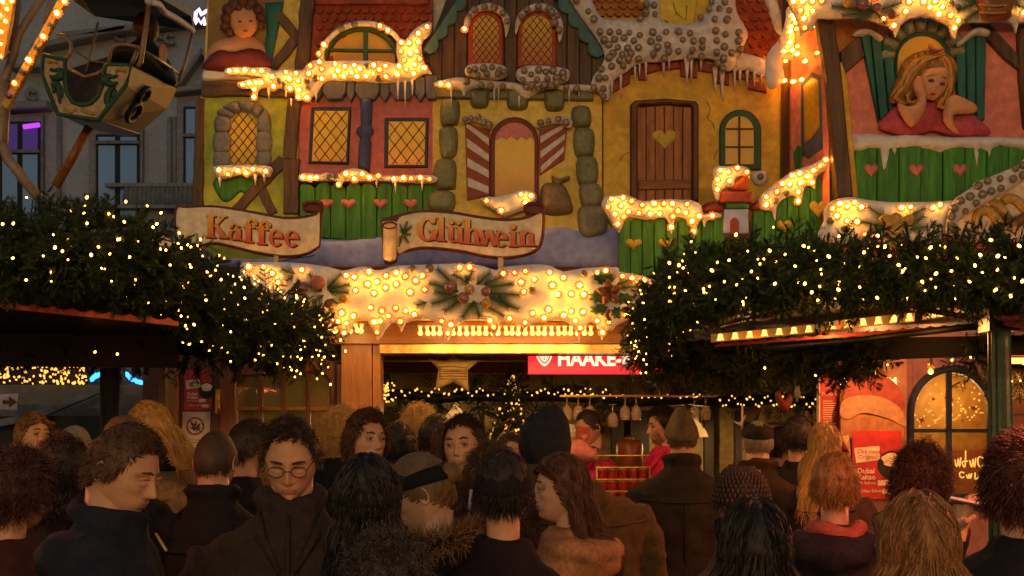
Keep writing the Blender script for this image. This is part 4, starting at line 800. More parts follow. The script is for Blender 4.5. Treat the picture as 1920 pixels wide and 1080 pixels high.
# ================================================================== banners
def ring(m, x, y, rx, ry, th, tv, a0, a1, Y, d, n=18):
    o = [(x + math.cos(math.radians(a0 + (a1 - a0) * i / n)) * rx, y - math.sin(math.radians(a0 + (a1 - a0) * i / n)) * ry) for i in range(n + 1)]
    q = [(x + math.cos(math.radians(a0 + (a1 - a0) * i / n)) * (rx - th), y - math.sin(math.radians(a0 + (a1 - a0) * i / n)) * (ry - tv)) for i in range(n + 1)]
    slab(m, strip(o, q), Y, d, .001)
def glyph(m, ch, x, b, u, Y, sk=0.0):
    """fat serif letters; x left, b base line, u x-height in photo pixels, sk = fall of the base line per pixel"""
    k = [0]
    def Q(pts):
        k[0] += 1; slab(m, [(px_, py_ + (px_ - x) * sk) for px_, py_ in pts], Y, .010 + .0006 * k[0], .0012)
    def R(x0, y0, x1, y1): Q([(x + x0 * u, b - y0 * u), (x + x1 * u, b - y0 * u), (x + x1 * u, b - y1 * u), (x + x0 * u, b - y1 * u)])
    def G(cx, cy, rx, ry, th, tv, a0, a1):
        k[0] += 1; ring(m, x + cx * u, b - cy * u + cx * u * sk, rx * u, ry * u, th * u, tv * u, a0, a1, Y, .010 + .0006 * k[0])
    def T(pts): Q([(x + a * u, b - c * u) for a, c in pts])
    if ch == 'K':
        R(.12, 0, .48, 1.4); R(0, 0, .60, .11); R(0, 1.29, .60, 1.4); T([(.48, .62), (.98, 1.32), (1.16, 1.32), (.66, .72)]); T([(.50, .78), (.74, .86), (1.30, .06), (.92, .06)]); R(.80, 0, 1.38, .11); R(.82, 1.29, 1.28, 1.4)
    if ch == 'a':
        G(.40, .66, .34, .34, .20, .10, 20, 170); G(.36, .30, .34, .31, .20, .08, 0, 360); R(.46, .02, .76, .70); R(.70, 0, .90, .12)
    if ch == 'f':
        R(.14, 0, .46, 1.12); R(.02, 0, .62, .11); R(0, .86, .70, .97); G(.50, 1.10, .36, .34, .24, .14, 25, 180); T([(.62, 1.20), (.86, 1.26), (.84, 1.06), (.68, 1.04)])
    if ch == 'e':
        G(.42, .48, .42, .50, .24, .10, 0, 320); R(.24, .46, .84, .58)
    if ch == 'G':
        G(.66, .70, .66, .73, .36, .12, 38, 360); R(.86, .06, 1.20, .62); R(.72, .56, 1.32, .68); T([(1.06, 1.02), (1.18, 1.44), (1.08, 1.44), (.94, 1.20)])
    if ch == 'l': R(.14, 0, .46, 1.5); R(0, 0, .60, .11); R(.02, 1.39, .30, 1.5)
    if ch == 'u':
        R(.10, .20, .42, .97); R(0, .87, .30, .97); G(.44, .30, .34, .30, .20, .14, 180, 330); R(.66, .03, .98, .97); R(.54, .87, .80, .97); R(.80, 0, 1.10, .11); G(.32, 1.22, .14, .14, .139, .139, 0, 360); G(.74, 1.22, .14, .14, .139, .139, 0, 360)
    if ch == 'h':
        R(.12, 0, .44, 1.5); R(0, 0, .54, .11); R(.0, 1.39, .30, 1.5); G(.62, .66, .36, .33, .20, .13, 0, 170); R(.68, 0, .98, .68); R(.58, 0, 1.10, .11)
    if ch == 'w':
        T([(.02, .97), (.38, .97), (.62, .25), (.50, 0), (.40, 0)]); T([(.50, 0), (.62, 0), (.86, .78), (.76, .97), (.72, .97)]); T([(.62, .97), (.98, .97), (1.20, .25), (1.08, 0), (.98, 0)]); T([(1.06, 0), (1.18, 0), (1.46, .97), (1.34, .97)]); R(0, .87, .48, .97); R(1.20, .87, 1.54, .97)
    if ch == 'i': R(.14, 0, .46, .97); R(0, 0, .60, .11); R(.02, .86, .30, .97); G(.30, 1.26, .19, .19, .189, .189, 0, 360)
    if ch == 'n':
        R(.12, 0, .44, .97); R(0, 0, .54, .11); R(0, .86, .30, .97); G(.62, .64, .36, .34, .20, .13, 0, 170); R(.68, 0, .98, .66); R(.58, 0, 1.12, .11)
def banner(label, outline, edge_in, letters, Yb, zz):
    t = thing('banner_sign', P(sum(p[0] for p in outline) / len(outline), max(p[1] for p in outline), Yb), label, 'banner sign', 'scroll banners above the fascia')
    one('scroll_edge', lambda m: slab(m, crom(outline, 4), Yb, .03, .008), M['maroon'], t)
    one('scroll', lambda m: slab(m, crom(edge_in, 4), Yb - .0305, .008, .003), M['cream'], t)
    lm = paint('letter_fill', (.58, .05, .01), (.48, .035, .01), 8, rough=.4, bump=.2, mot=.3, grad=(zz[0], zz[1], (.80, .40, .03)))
    for ch, x, b, u, sk in letters:
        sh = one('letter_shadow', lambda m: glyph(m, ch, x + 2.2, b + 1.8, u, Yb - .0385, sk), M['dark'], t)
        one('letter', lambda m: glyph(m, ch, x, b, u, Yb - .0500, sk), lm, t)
    return t
Yb = 7.02
zc = CZ + (HY - 452) * Yb / F, CZ + (HY - 410) * Yb / F
KF = banner('cream scroll banner reading Kaffee with red and amber letters', q_ := off([(30, 275), (90, 262), (240, 258), (380, 275), (520, 300), (640, 322), (740, 318), (800, 305), (750, 290), (745, 245), (790, 232), (850, 235), (862, 270), (850, 340), (845, 460), (830, 500), (740, 545), (620, 552), (480, 530), (340, 495), (240, 478), (120, 500), (40, 470)], 320, 300),
   off([(36, 285), (90, 272), (240, 268), (380, 287), (520, 313), (640, 334), (740, 330), (820, 312), (838, 300), (836, 460), (820, 490), (740, 528), (620, 535), (480, 512), (340, 478), (240, 462), (120, 482), (46, 460)], 320, 300),
   [('K', 386, 446, 31, .05), ('a', 428, 449, 32, .12), ('f', 456, 454, 32, .10), ('f', 481, 458, 32, .10), ('e', 504, 461, 32, .05), ('e', 534, 463, 32, .03)], Yb, zc)
one('scroll_curl', lambda m: ring(m, 320 + 800 / 3, 300 + 265 / 3, 18, 9, 3, 2, -30, 300, Yb - .04, .02), M['maroon'], KF)
one('bracket', lambda m: m.box(P(521, 492, Yb + .02), (.012, .05, .04)), M['gold'], KF)
one('cable', lambda m: m.tube([P(x, y, Yb - .03) for x, y in crom([(590, 479), (560, 484), (525, 490), (510, 500), (505, 520), (503, 534)], 4, False)], .003, 5), M['black'], KF)
GW = banner('cream scroll banner reading Glühwein with a holly sprig at its left', off([(45, 360), (60, 330), (110, 318), (190, 295), (300, 283), (450, 292), (600, 318), (740, 332), (850, 320), (842, 275), (860, 245), (920, 240), (965, 260), (966, 320), (960, 440), (930, 510), (850, 545), (740, 562), (620, 550), (480, 522), (300, 505), (200, 520), (142, 540), (130, 580), (80, 590), (60, 560)], 700, 300),
   off([(135, 345), (200, 308), (300, 296), (450, 306), (600, 331), (740, 346), (850, 336), (900, 318), (940, 300), (950, 330), (940, 440), (915, 495), (850, 528), (740, 543), (620, 532), (480, 503), (300, 486), (200, 500), (138, 520)], 700, 300),
   [('G', 782, 451, 30, .04), ('l', 818, 452, 31, .05), ('u', 837, 454, 31, .08), ('h', 868, 457, 31, .08), ('w', 893, 460, 31, .05), ('e', 927, 463, 30, .02), ('i', 953, 463, 30, 0), ('n', 971, 462, 30, -.01)], Yb, zc)
one('scroll_roll', lambda m: m.lathe(P(731, 491, Yb - .06), [(.001, 0), (.032, .012), (.038, .03), (.036, .20), (.042, .205), (.042, .215), (.030, .213), (.001, .20)], 20), M['cream'], GW)
one('scroll_curl', lambda m: ring(m, 731, 423, 14, 7, 3, 2, 0, 330, Yb - .1, .02), M['maroon'], GW)
one('scroll_curl', lambda m: ring(m, 700 + 905 / 3, 300 + 275 / 3, 19, 10, 3, 2, -30, 300, Yb - .045, .02), M['maroon'], GW)
spray(GW, [(756, 438, 764, 415), (756, 438, 772, 424), (756, 438, 770, 440), (757, 442, 766, 455), (754, 440, 748, 462), (756, 440, 750, 420)], Yb - .045, nl=9)
one('bracket', lambda m: m.box(P(939, 496, Yb + .02), (.014, .05, .04)), M['gold'], GW)
# ================================================================== ground
def ground():
    m, nt, b = base_mat('cobbles')
    g = _n(nt, 'ShaderNodeNewGeometry'); v = _n(nt, 'ShaderNodeTexVoronoi', feature='DISTANCE_TO_EDGE'); v.inputs['Scale'].default_value = 9
    nt.links.new(g.outputs['Position'], v.inputs['Vector'])
    r = _n(nt, 'ShaderNodeValToRGB'); r.color_ramp.elements[0].position = .02; r.color_ramp.elements[0].color = (.012, .011, .01, 1); r.color_ramp.elements[1].position = .12; r.color_ramp.elements[1].color = (.07, .062, .055, 1)
    nt.links.new(v.outputs['Distance'], r.inputs[0]); nt.links.new(r.outputs[0], b.inputs['Base Color']); b.inputs['Roughness'].default_value = .45
    bp = _n(nt, 'ShaderNodeBump'); bp.inputs['Distance'].default_value = .02; nt.links.new(v.outputs['Distance'], bp.inputs['Height']); nt.links.new(bp.outputs[0], b.inputs['Normal'])
    mb = MB(); mb.add([(-80, -40, 0), (80, -40, 0), (80, 120, 0), (-80, 120, 0)], [(0, 1, 2, 3)])
    mb.build('ground', m, kind='structure', origin=(0, 0, 0))
ground()
def X(px, Y): return (px - CX) * Y / F
def Zz(py, Y): return CZ + (HY - py) * Y / F
def pbox(m, x0, x1, y0, y1, Y, d, mi=0, b=.003):
    """bevel-free board: photo pixel rectangle, back at Y, thickness d towards the street"""
    slab(m, [(x0, y0), (x1, y0), (x1, y1), (x0, y1)], Y, d, b, mi)
# ================================================================== kiosk
YK = 7.60
K = thing('drinks_kiosk', (0, YK, 0), 'varnished wooden drinks kiosk with open serving hatch under the lit snow fascia', 'kiosk')
def wbox(m, x0, x1, y0, y1, z0, z1, mi=0): m.box(((x0 + x1) / 2, (y0 + y1) / 2, (z0 + z1) / 2), (abs(x1 - x0) / 2, abs(y1 - y0) / 2, abs(z1 - z0) / 2), None, mi)
one('corner_post', lambda m: (wbox(m, X(640, 7.5), X(697, 7.5), 7.5, 7.75, 0, 2.48)), M['kiosk_wood'], K)
one('corner_post', lambda m: (wbox(m, X(699, 7.52), X(713, 7.52), 7.52, 7.72, 0, 2.48)), M['kiosk_wood'], K)
one('fascia_beam', lambda m: (wbox(m, X(610, 7.42), X(1240, 7.42), 7.42, 7.62, Zz(644, 7.42), Zz(606, 7.42))), M['kiosk_beam'], K)
one('soffit', lambda m: wbox(m, X(560, 7.0), X(1240, 7.0), 6.97, 7.418, Zz(598, 7.0), Zz(592, 7.0)), M['kiosk_beam'], K)
one('lintel', lambda m: wbox(m, X(712, 7.45), X(1240, 7.45), 7.45, 7.60, Zz(662, 7.45), Zz(646, 7.45)), M['brass'], K)
one('lintel', lambda m: wbox(m, X(712, 7.5), X(1570, 7.5), 7.622, 7.66, Zz(667, 7.62), Zz(604, 7.62)), M['varnish'], K)
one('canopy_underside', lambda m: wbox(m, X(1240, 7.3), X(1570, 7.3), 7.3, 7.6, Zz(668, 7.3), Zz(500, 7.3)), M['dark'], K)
one('counter_top', lambda m: wbox(m, X(700, 7.2), X(1570, 7.2), 7.20, 7.75, Zz(973, 7.2), Zz(965, 7.2)), M['varnish'], K)
one('counter_edge', lambda m: wbox(m, X(700, 7.2), X(1570, 7.2), 7.185, 7.199, Zz(977, 7.2), Zz(967, 7.2)), M['brass'], K)
for i in range(9):
    a = 700 + i * 98
    one('front_panel', lambda m: slab(m, [(a, 979), (a + 94, 979), (a + 94, 1330), (a, 1330)], 7.34, .04, .012), M['kiosk_wood'], K)
one('counter_base', lambda m: wbox(m, X(690, 7.36), X(1580, 7.36), 7.36, 7.70, 0, Zz(975, 7.36)), M['varnish'], K)
one('floor', lambda m: wbox(m, -1.0, 2.1, 7.72, 10.6, .0, .12), M['dark'], K)
one('back_wall', lambda m: wbox(m, -2.2, 2.6, 10.55, 10.65, 0.0, 2.9), paint('olive_wall', (.26, .20, .06), (.18, .13, .04), 2), K)
one('side_wall', lambda m: wbox(m, -2.25, -2.15, 7.8, 10.5, 0, 2.9), M['varnish'], K)
one('side_wall', lambda m: wbox(m, 2.55, 2.65, 7.8, 10.5, 0, 2.9), M['varnish'], K)
one('ceiling', lambda m: wbox(m, -2.2, 2.6, 7.62, 10.6, 2.52, 2.6), M['dark'], K)
one('ceiling_beam', lambda m: wbox(m, -1.0, 2.1, 8.55, 8.75, 2.16, 2.30), M['varnish'], K)
one('ceiling_beam', lambda m: wbox(m, -1.0, 2.1, 9.55, 9.7, 2.12, 2.24), M['varnish'], K)
# rear wall windows, dark timber uprights
for a, b, c, d_ in ((722, 806, 800, 960), (965, 1035, 845, 960), (1040, 1180, 800, 812), (1400, 1520, 795, 806)):
    one('wall_board', lambda m: pbox(m, a, b, c, d_, 10.54, .05), M['timber'], K)
for a, b in ((1145, 1168), (1180, 1215), (1318, 1335), (1375, 1388), (880, 900), (745, 760)):
    one('upright', lambda m: pbox(m, a, b, 770, 1010, 10.48, .10), M['dark'], K)
wk = one('window', lambda m: pbox(m, 1450, 1522, 800, 880, 10.54, .03), M['dark'], K)
one('pane', lambda m: pbox(m, 1455, 1483, 805, 875, 10.505, .006), glass('pane_blue', (.25, .33, .5), .1, 1), wk)
one('pane', lambda m: pbox(m, 1488, 1517, 805, 875, 10.505, .006), bpy.data.materials['pane_blue'], wk)
# left part: door with glazing
KD = thing('kiosk_door', (X(530, 7.6), 7.6, 0), 'brown varnished kiosk door with small panes left of the serving hatch', 'door')
one('panel', lambda m: slab(m, strip([(415, 1330), (415, 700), (440, 680), (600, 672), (645, 682), (657, 700), (657, 1330)], [(447, 1000), (447, 715), (460, 706), (600, 698), (610, 702), (621, 715), (621, 1000)]), 7.62, .06, .01), M['varnish'], KD)
one('panel', lambda m: pbox(m, 447, 621, 900, 1330, 7.62, .04), M['varnish'], KD)
one('frame_edge', lambda m: slab(m, strip([(628, 1300), (628, 676), (640, 676), (661, 696), (661, 1300)], [(632, 1300), (632, 680), (639, 680), (656, 699), (656, 1300)]), 7.555, .02, .002), M['dark'], KD)
cols_ = [(447, 487), (493, 530), (537, 576), (583, 621)]
gl_ = glass('door_glass', (.20, .16, .06), .04, 0.55)
for a, b in cols_:
    for c, d_ in ((700, 763), (770, 898)):
        one('pane', lambda m: pbox(m, a, b, c, d_, 7.60, .004, 0, .001), gl_, KD)
for a in (487, 530, 576): one('muntin', lambda m: pbox(m, a, a + 7, 697, 900, 7.61, .035), M['varnish'], KD)
for (a, b) in cols_: one('muntin', lambda m: pbox(m, a + .2, b - .2, 763, 770, 7.605, .035), M['kiosk_beam'], KD)
dh = one('handle', lambda m: m.tube([P(409, 750, 7.50), P(410, 778, 7.50)], .010, 8), M['brass'], KD)
one('handle_plate', lambda m: pbox(m, 404, 413, 730, 776, 7.56, .008), M['brass'], dh)
# little garland lights seen through door (inside)
KP = thing('kiosk_wall_panel', (X(385, 7.6), 7.6, 0), 'brown varnished kiosk wall panel with two posters, left of the glazed door', 'wall')
one('panel', lambda m: wbox(m, X(338, 7.6), X(413, 7.6), 7.6, 7.7, 0, 2.5), M['varnish'], KP)
one('post', lambda m: wbox(m, X(320, 7.6), X(336, 7.6), 7.55, 7.75, 0, 2.5), M['kiosk_wood'], KP)
one('post', lambda m: wbox(m, X(308, 7.6), X(320, 7.6), 7.62, 7.75, 0, 2.5), M['ochre'], KP)
def cocoa_poster(x, y, w, h, Y, label, mirror=False, rot=0):
    t = thing('poster', P(x + w / 2, y + h, Y), label, 'poster')
    q = lambda a, b: (x + a * w, y + b * h)
    one('sheet', lambda m: slab(m, [q(0, 0), q(1, 0), q(1, 1), q(0, 1)], Y, .004, .0005), paint('poster_red', (.50, .035, .03), (.42, .03, .025), 3, rough=.3, bump=.05, grad=(Zz(y + h, Y), Zz(y + h * .8, Y), (.42, .03, .03))), t)
    wh = M['cream']
    one('speech_bubble', lambda m: slab(m, [q(.04, .25), q(.55, .22), q(.57, .42), q(.30, .45), q(.08, .47)], Y - .0045, .001, .0002), wh, t)
    text('poster_text', 'Das neue', x + .10 * w, y + .33 * h, Y - .006, h * .065, M['red_brick'], t)
    text('poster_text', 'Original!', x + .12 * w, y + .41 * h, Y - .006, h * .06, M['red_brick'], t)
    text('poster_text', 'Dubai', x + .10 * w, y + .62 * h, Y - .006, h * .075, wh, t, 1.0, 0, .0006)
    text('poster_text', 'Kakao', x + .10 * w, y + .71 * h, Y - .006, h * .075, wh, t, 1.0, 0, .0006)
    text('poster_text', 'Mit Schuss', x + .10 * w, y + .78 * h, Y - .006, h * .045, wh, t)
    text('poster_text', 'Ohne Schuss', x + .16 * w, y + .90 * h, Y - .006, h * .045, wh, t)
    one('price_tag', lambda m: slab(m, [q(.52, .72), q(.77, .72), q(.77, .80), q(.52, .80)], Y - .0045, .001, .0002), wh, t)
    one('price_tag', lambda m: slab(m, [q(.62, .85), q(.87, .85), q(.87, .93), q(.62, .93)], Y - .0045, .001, .0002), wh, t)
    one('cup_picture', lambda m: slab(m, [(x + .80 * w + math.cos(a) * .29 * w, y + .50 * h - math.sin(a) * .21 * h) for a in [2 * math.pi * i / 24 for i in range(24)]], Y - .0045, .001, .0002), M['dark'], t)
    one('cream_picture', lambda m: slab(m, [(x + .80 * w + math.cos(a) * .2 * w * (1 + .15 * math.sin(5 * a)), y + .42 * h - math.sin(a) * .10 * h) for a in [2 * math.pi * i / 24 for i in range(24)]], Y - .006, .001, .0002), M['cream'], t)
    return t
cocoa_poster(346, 695, 52, 74, 7.593, 'small red Dubai Kakao poster above the white leaf ban notice')
NP = thing('notice', P(367, 857, 7.593), 'white notice with a crossed out leaf in a red ring, below the small cocoa poster', 'notice')
one('sheet', lambda m: slab(m, [(343, 772), (395, 772), (391, 856), (341, 856)], 7.595, .004, .0005), paint('paper', (.68, .52, .36), (.60, .45, .30), 2, bump=.05), NP)
one('ring', lambda m: ring(m, 366, 799, 17, 17, 3.2, 3.2, 0, 360, 7.590, .001, 28), M['red_brick'], NP)
one('slash', lambda m: bar(m, (355, 788), (378, 811), 3, 7.588, .001, .0002), M['red_brick'], NP)
def leaf(m):
    for a, l in ((90, 15), (45, 14), (135, 14), (5, 11), (175, 11), (-35, 7), (215, 7)):
        c, s = math.cos(math.radians(a)), math.sin(math.radians(a)); x, y = 367, 803
        slab(m, [(x, y), (x + c * l * .5 - s * 2.1, y - s * l * .5 - c * 2.1), (x + c * l, y - s * l), (x + c * l * .5 + s * 2.1, y - s * l * .5 + c * 2.1)], 7.5905 , .0008 + .00005 * (a % 7), .0001)
    bar(m, (367, 803), (368, 812), 1.5, 7.5905, .0006, .0001)
one('leaf_symbol', leaf, M['black'], NP)
for i, w in enumerate((40, 34, 0, 38, 30)):
    if w: one('text_line', lambda m: bar(m, (348, 825 + i * 5), (348 + w, 825 + i * 5), 1.4, 7.590, .0006, .0001), M['stone_gray'], NP)

# soffit lamps
ST = thing('lamp_row', P(950, 612, 7.15), 'long row of glowing pear shaped lamps hanging under the lit fascia', 'lamps')
def pear():
    b = MB(); b.lathe((0, 0, 0), [(.001, -.056), (.010, -.053), (.0155, -.044), (.0145, -.036), (.008, -.026), (.009, -.014), (.013, -.004), (.001, 0)], 12); me = bpy.data.meshes.new('lamp')
    me.from_pydata(b.v, [], b.f); me.materials.append(M['bulb_soft']); me.polygons.foreach_set('use_smooth', b.sm); return me
PEAR = pear(); w_ = world_of(ST)
one('lamp_rail', lambda m: wbox(m, X(783, 7.15), X(1118, 7.15), 7.12, 7.18, Zz(611, 7.15), Zz(605, 7.15)), M['brass'], ST)
for i in range(27):
    link('lamp', PEAR, ST, P(788 + i * 12.3, 611, 7.15) - w_).rotation_euler = (rnd.uniform(-.2, .2), rnd.uniform(-.15, .15), 0)
ST2 = thing('lamp_row', P(650, 605, 7.15), 'short group of glowing pear shaped lamps above the left kiosk post', 'lamps')
w_ = world_of(ST2)
one('lamp_rail', lambda m: wbox(m, X(608, 7.15), X(690, 7.15), 7.12, 7.18, Zz(607, 7.15), Zz(601, 7.15)), M['brass'], ST2)
for i in range(6): link('lamp', PEAR, ST2, P(617 + i * 12.3, 607, 7.15) - w_).rotation_euler = (rnd.uniform(-.3, .3), rnd.uniform(-.5, .5), 0)

def lamp(par, kind, e, loc, c=(1, .52, .16), size=.1, sy=None, rot=(0, 0, 0)):
    L = bpy.data.lights.new('lamp_light', kind); L.energy = e; L.color = c
    if kind == 'AREA': L.shape = 'RECTANGLE'; L.size = size; L.size_y = sy
    else: L.shadow_soft_size = size
    o = bpy.data.objects.new('lamp_light', L); COL.objects.link(o); o.parent = par; o.location = Vector(loc) - world_of(par); o.rotation_euler = rot
for i in range(6): lamp(ST, 'POINT', 2.2, P(815 + i * 54, 632, 7.12), size=.03)
lamp(ST2, 'POINT', 2.5, P(650, 632, 7.12), size=.03)
# red lit beer sign
RS = thing('lit_sign', P(1085, 703, 7.62), 'red lit sign reading HAAKE-B with an anchor shield, hanging in the serving hatch', 'sign')
YS = 7.74
one('light_box', lambda m: slab(m, [(990, 650), (1240, 650), (1240, 702), (990, 702)], YS + .12, .12, .003), glow('sign_red', (.80, .025, .035), 0.85), RS)
text('lettering', 'HAAKE-B', 1045, 685, YS - .001, 27, glow('sign_white', (1, .72, .45), 1.0), RS, .88, 0, .004)
one('shield', lambda m: slab(m, crom([(1007, 652), (1034, 652), (1034, 672), (1021, 687), (1007, 672)], 3), YS, .0015, .0004), bpy.data.materials['sign_white'], RS)
one('shield_line', lambda m: slab(m, crom([(1010, 654), (1031, 654), (1031, 671), (1021, 682), (1010, 671)], 3), YS - .002, .0012, .0003), bpy.data.materials['sign_red'], RS)
one('shield_field', lambda m: slab(m, crom([(1012, 656), (1029, 656), (1029, 670), (1021, 679), (1012, 670)], 3), YS - .0034, .0012, .0003), bpy.data.materials['sign_white'], RS)
one('anchor', lambda m: (m.tube([P(1021, 660, YS - .006), P(1021, 674, YS - .006)], .0016, 5), m.tube([P(x, y, YS - .006) for x, y in ((1015, 668), (1017, 673), (1021, 675), (1025, 673), (1028, 668))], .0016, 5), m.tube([P(1017, 663, YS - .006), P(1026, 663, YS - .006)], .0014, 5)), M['black'], RS)

# straw star
SS = thing('straw_star', P(848, 735, 7.9), 'large woven straw star hanging in the dark serving hatch', 'star')
def star(m):
    c = (849, 697); V = []
    pts = [(801, 671), (835, 676), (850, 668), (866, 675), (896, 678), (877, 694), (879, 733), (850, 716), (816, 731), (822, 692)]
    relief(m, pts, 7.74, .05, .04, .012)
one('star_body', star, paint('straw', (.85, .60, .22), (.55, .36, .11), 60, stretch=(1, 1, 5), bump=.9, dist=.01), SS)
for i in range(6):
    y = 688 + i * 4.4
    one('twine', lambda m: m.tube([P(822 + i * .4, y, 7.685), P(850, y + rnd.uniform(-2, 2), 7.68), P(876, y + rnd.uniform(-2, 3), 7.685)], .0018, 5), M['timber'], SS)
one('hanger', lambda m: m.tube([P(850, 670, 7.72), P(851, 655, 7.72)], .002, 4), M['brass'], SS)

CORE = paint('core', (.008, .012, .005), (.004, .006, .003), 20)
# fairy light helper
def fairy_mesh(r, mat, name='fairy_light'):
    b = MB(); b.ball((0, 0, 0), (r, r, r * 1.35), 6, 4); me = bpy.data.meshes.new(name); me.from_pydata(b.v, [], b.f); me.materials.append(mat); return me
FAIRY = fairy_mesh(.0062, M['fairy']); FAIRYS = fairy_mesh(.0062, M['fairy_far'])
def lights(par, pts, me=FAIRY, sc=1.0):
    w = world_of(par)
    for p in pts:
        o = link('fairy_light', me, par, Vector(p) - w); s = sc * rnd.uniform(.7, 1.25); o.scale = (s, s, s); o.rotation_euler = (rnd.uniform(-1, 1), rnd.uniform(-1, 1), 0)
# ------------------------------------------------------------------ fir foliage
def fir_mass(name, centers, radii, n, mat, parent=None, ln=(.09, .17), nd=(.016, .027), needles=20, droop=.5, core=True, seed=3, kind='stuff', outdir=None, width=.0046):
    """needle sprays spread through a tube of given centre line and radius"""
    r = np.random.default_rng(seed); C = np.array([tuple(c) for c in centers], float); Rr = np.array(radii, float)
    seg = np.linalg.norm(np.diff(C, axis=0), axis=1); cum = np.concatenate([[0], np.cumsum(seg)])
    t = r.uniform(0, cum[-1], n); i = np.clip(np.searchsorted(cum, t) - 1, 0, len(seg) - 1); u = (t - cum[i]) / seg[i]
    base = C[i] + (C[i + 1] - C[i]) * u[:, None]; rad = (Rr[i] + (Rr[i + 1] - Rr[i]) * u) * (1 + .22 * np.sin(t * 13 + seed) * np.sin(t * 31))
    nb = n // 4; base = base[::4][:nb]; rad = rad[::4][:nb]
    d = r.normal(size=(nb, 3)); d /= np.linalg.norm(d, axis=1)[:, None]
    OB_ = base + d * (rad * r.uniform(.25, .80, nb))[:, None]
    db = d * .85 + r.normal(size=(nb, 3)) * .6 + np.array([0, -.1, -droop * .55]); db /= np.linalg.norm(db, axis=1)[:, None]
    sd_ = np.cross(db, r.normal(size=(nb, 3))); sd_ /= np.linalg.norm(sd_, axis=1)[:, None]
    LB = r.uniform(ln[0] * 1.15, ln[1] * 1.0, nb); O = []; dr = []; L = []
    for q in range(8):
        if q == 0: O.append(OB_); dr.append(db); L.append(LB)
        else:
            f = .12 + .11 * q; sg = 1 if q % 2 else -1; v = db * .72 + sd_ * sg * .72 + r.normal(size=(nb, 3)) * .13 + np.array([0, 0, -.10]); v /= np.linalg.norm(v, axis=1)[:, None]
            O.append(OB_ + db * (LB * f)[:, None]); dr.append(v); L.append(LB * (.62 - .055 * q) * r.uniform(.8, 1.15, nb))
    O = np.concatenate(O); dr = np.concatenate(dr); L = np.concatenate(L); n = len(O)
    V = []; 
    k = np.arange(needles)
    uu = (k + .5) / needles
    a = np.cross(dr, np.array([.3, .2, .93])); a /= np.linalg.norm(a, axis=1)[:, None]; b = np.cross(dr, a)
    th = (k % 2 * math.pi + (k % 3) * .35)[None, :] + r.uniform(0, 6, n)[:, None]
    root = O[:, None] + dr[:, None] * (L[:, None] * uu[None])[..., None]
    rd = a[:, None] * np.cos(th)[..., None] + b[:, None] * np.sin(th)[..., None]
    nl = r.uniform(nd[0], nd[1], (n, needles)) * (1.05 - .5 * uu[None])
    tip = root + (rd * .8 + dr[:, None] * .62) * nl[..., None]
    sd = np.cross(rd, dr[:, None]) * width * .5
    V = np.stack([root - sd, root + sd, tip], 2).reshape(-1, 3)
    # stems
    sv = np.stack([O - a * .002, O + a * .002, O + dr * L[:, None]], 1).reshape(-1, 3)
    V = np.concatenate([V, sv]); nt = len(V) // 3
    off0 = world_of(parent) if parent is not None else Vector(centers[0])
    me = bpy.data.meshes.new(name); V2 = V - np.array(off0)
    me.vertices.add(len(V2)); me.vertices.foreach_set('co', V2.astype(np.float32).ravel())
    me.loops.add(nt * 3); me.loops.foreach_set('vertex_index', np.arange(nt * 3, dtype=np.int32))
    me.polygons.add(nt); me.polygons.foreach_set('loop_start', np.arange(nt, dtype=np.int32) * 3); me.polygons.foreach_set('loop_total', np.full(nt, 3, dtype=np.int32))
    me.materials.append(mat); me.update(); me.validate()
    o = link(name, me, parent, (0, 0, 0) if parent is not None else off0, kind=kind)
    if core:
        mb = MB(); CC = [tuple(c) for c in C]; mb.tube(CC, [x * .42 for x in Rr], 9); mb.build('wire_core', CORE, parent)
    return o
def scatter(centers, radii, n, seed, front=True):
    r = np.random.default_rng(seed); C = np.array([tuple(c) for c in centers], float); Rr = np.array(radii, float)
    seg = np.linalg.norm(np.diff(C, axis=0), axis=1); cum = np.concatenate([[0], np.cumsum(seg)]); out = []
    for _ in range(n):
        t = r.uniform(0, cum[-1]); i = min(len(seg) - 1, int(np.searchsorted(cum, t) - 1)); i = max(0, i); u = (t - cum[i]) / seg[i]
        c = C[i] + (C[i + 1] - C[i]) * u; rr = Rr[i] + (Rr[i + 1] - Rr[i]) * u
        d = r.normal(size=3); d[1] = -abs(d[1]) - .4; d /= np.linalg.norm(d); out.append(Vector(c + d * rr * r.uniform(.95, 1.18)))
    return out

# ------------------------------------------------------------------ interior decoration
IG = thing('inner_garland', P(760, 745, 8.9), 'dark fir garland with tiny warm lights across the back of the serving hatch', 'garland', 'garlands inside the kiosk')
cs = [P(x, y, 8.9) for x, y in ((712, 745), (760, 738), (820, 748), (880, 742), (960, 745), (1040, 742), (1120, 748))]
fir_mass('foliage', cs, [.09] * 7, 420, M['fir'], IG, seed=5)
lights(IG, [P(x + rnd.uniform(-3, 3), y + rnd.uniform(-2, 2), 8.76) for x, y in [(rnd.uniform(708, 742), rnd.uniform(718, 752)) for _ in range(38)] + [(752 + i * 8.2, 735 + 6 * math.sin(i * 1.3)) for i in range(48)]], FAIRYS, 1.1)
IG2 = thing('inner_garland', P(1450, 760, 8.9), 'dark fir garland with tiny warm lights behind the hanging red heart', 'garland', 'garlands inside the kiosk')
cs = [P(x, y, 8.9) for x, y in ((1130, 750), (1200, 752), (1290, 748), (1380, 755), (1450, 748), (1530, 752), (1590, 748))]
fir_mass('foliage', cs, [.10] * 7, 460, M['fir'], IG2, seed=6)
lights(IG2, [P(1350 + i * 5.6, 752 + 9 * math.sin(i * 1.1) + rnd.uniform(-3, 3), 8.74) for i in range(42)] + [P(1060 + i * 12, 742 + rnd.uniform(-4, 4), 8.74) for i in range(22)], FAIRYS, 1.1)
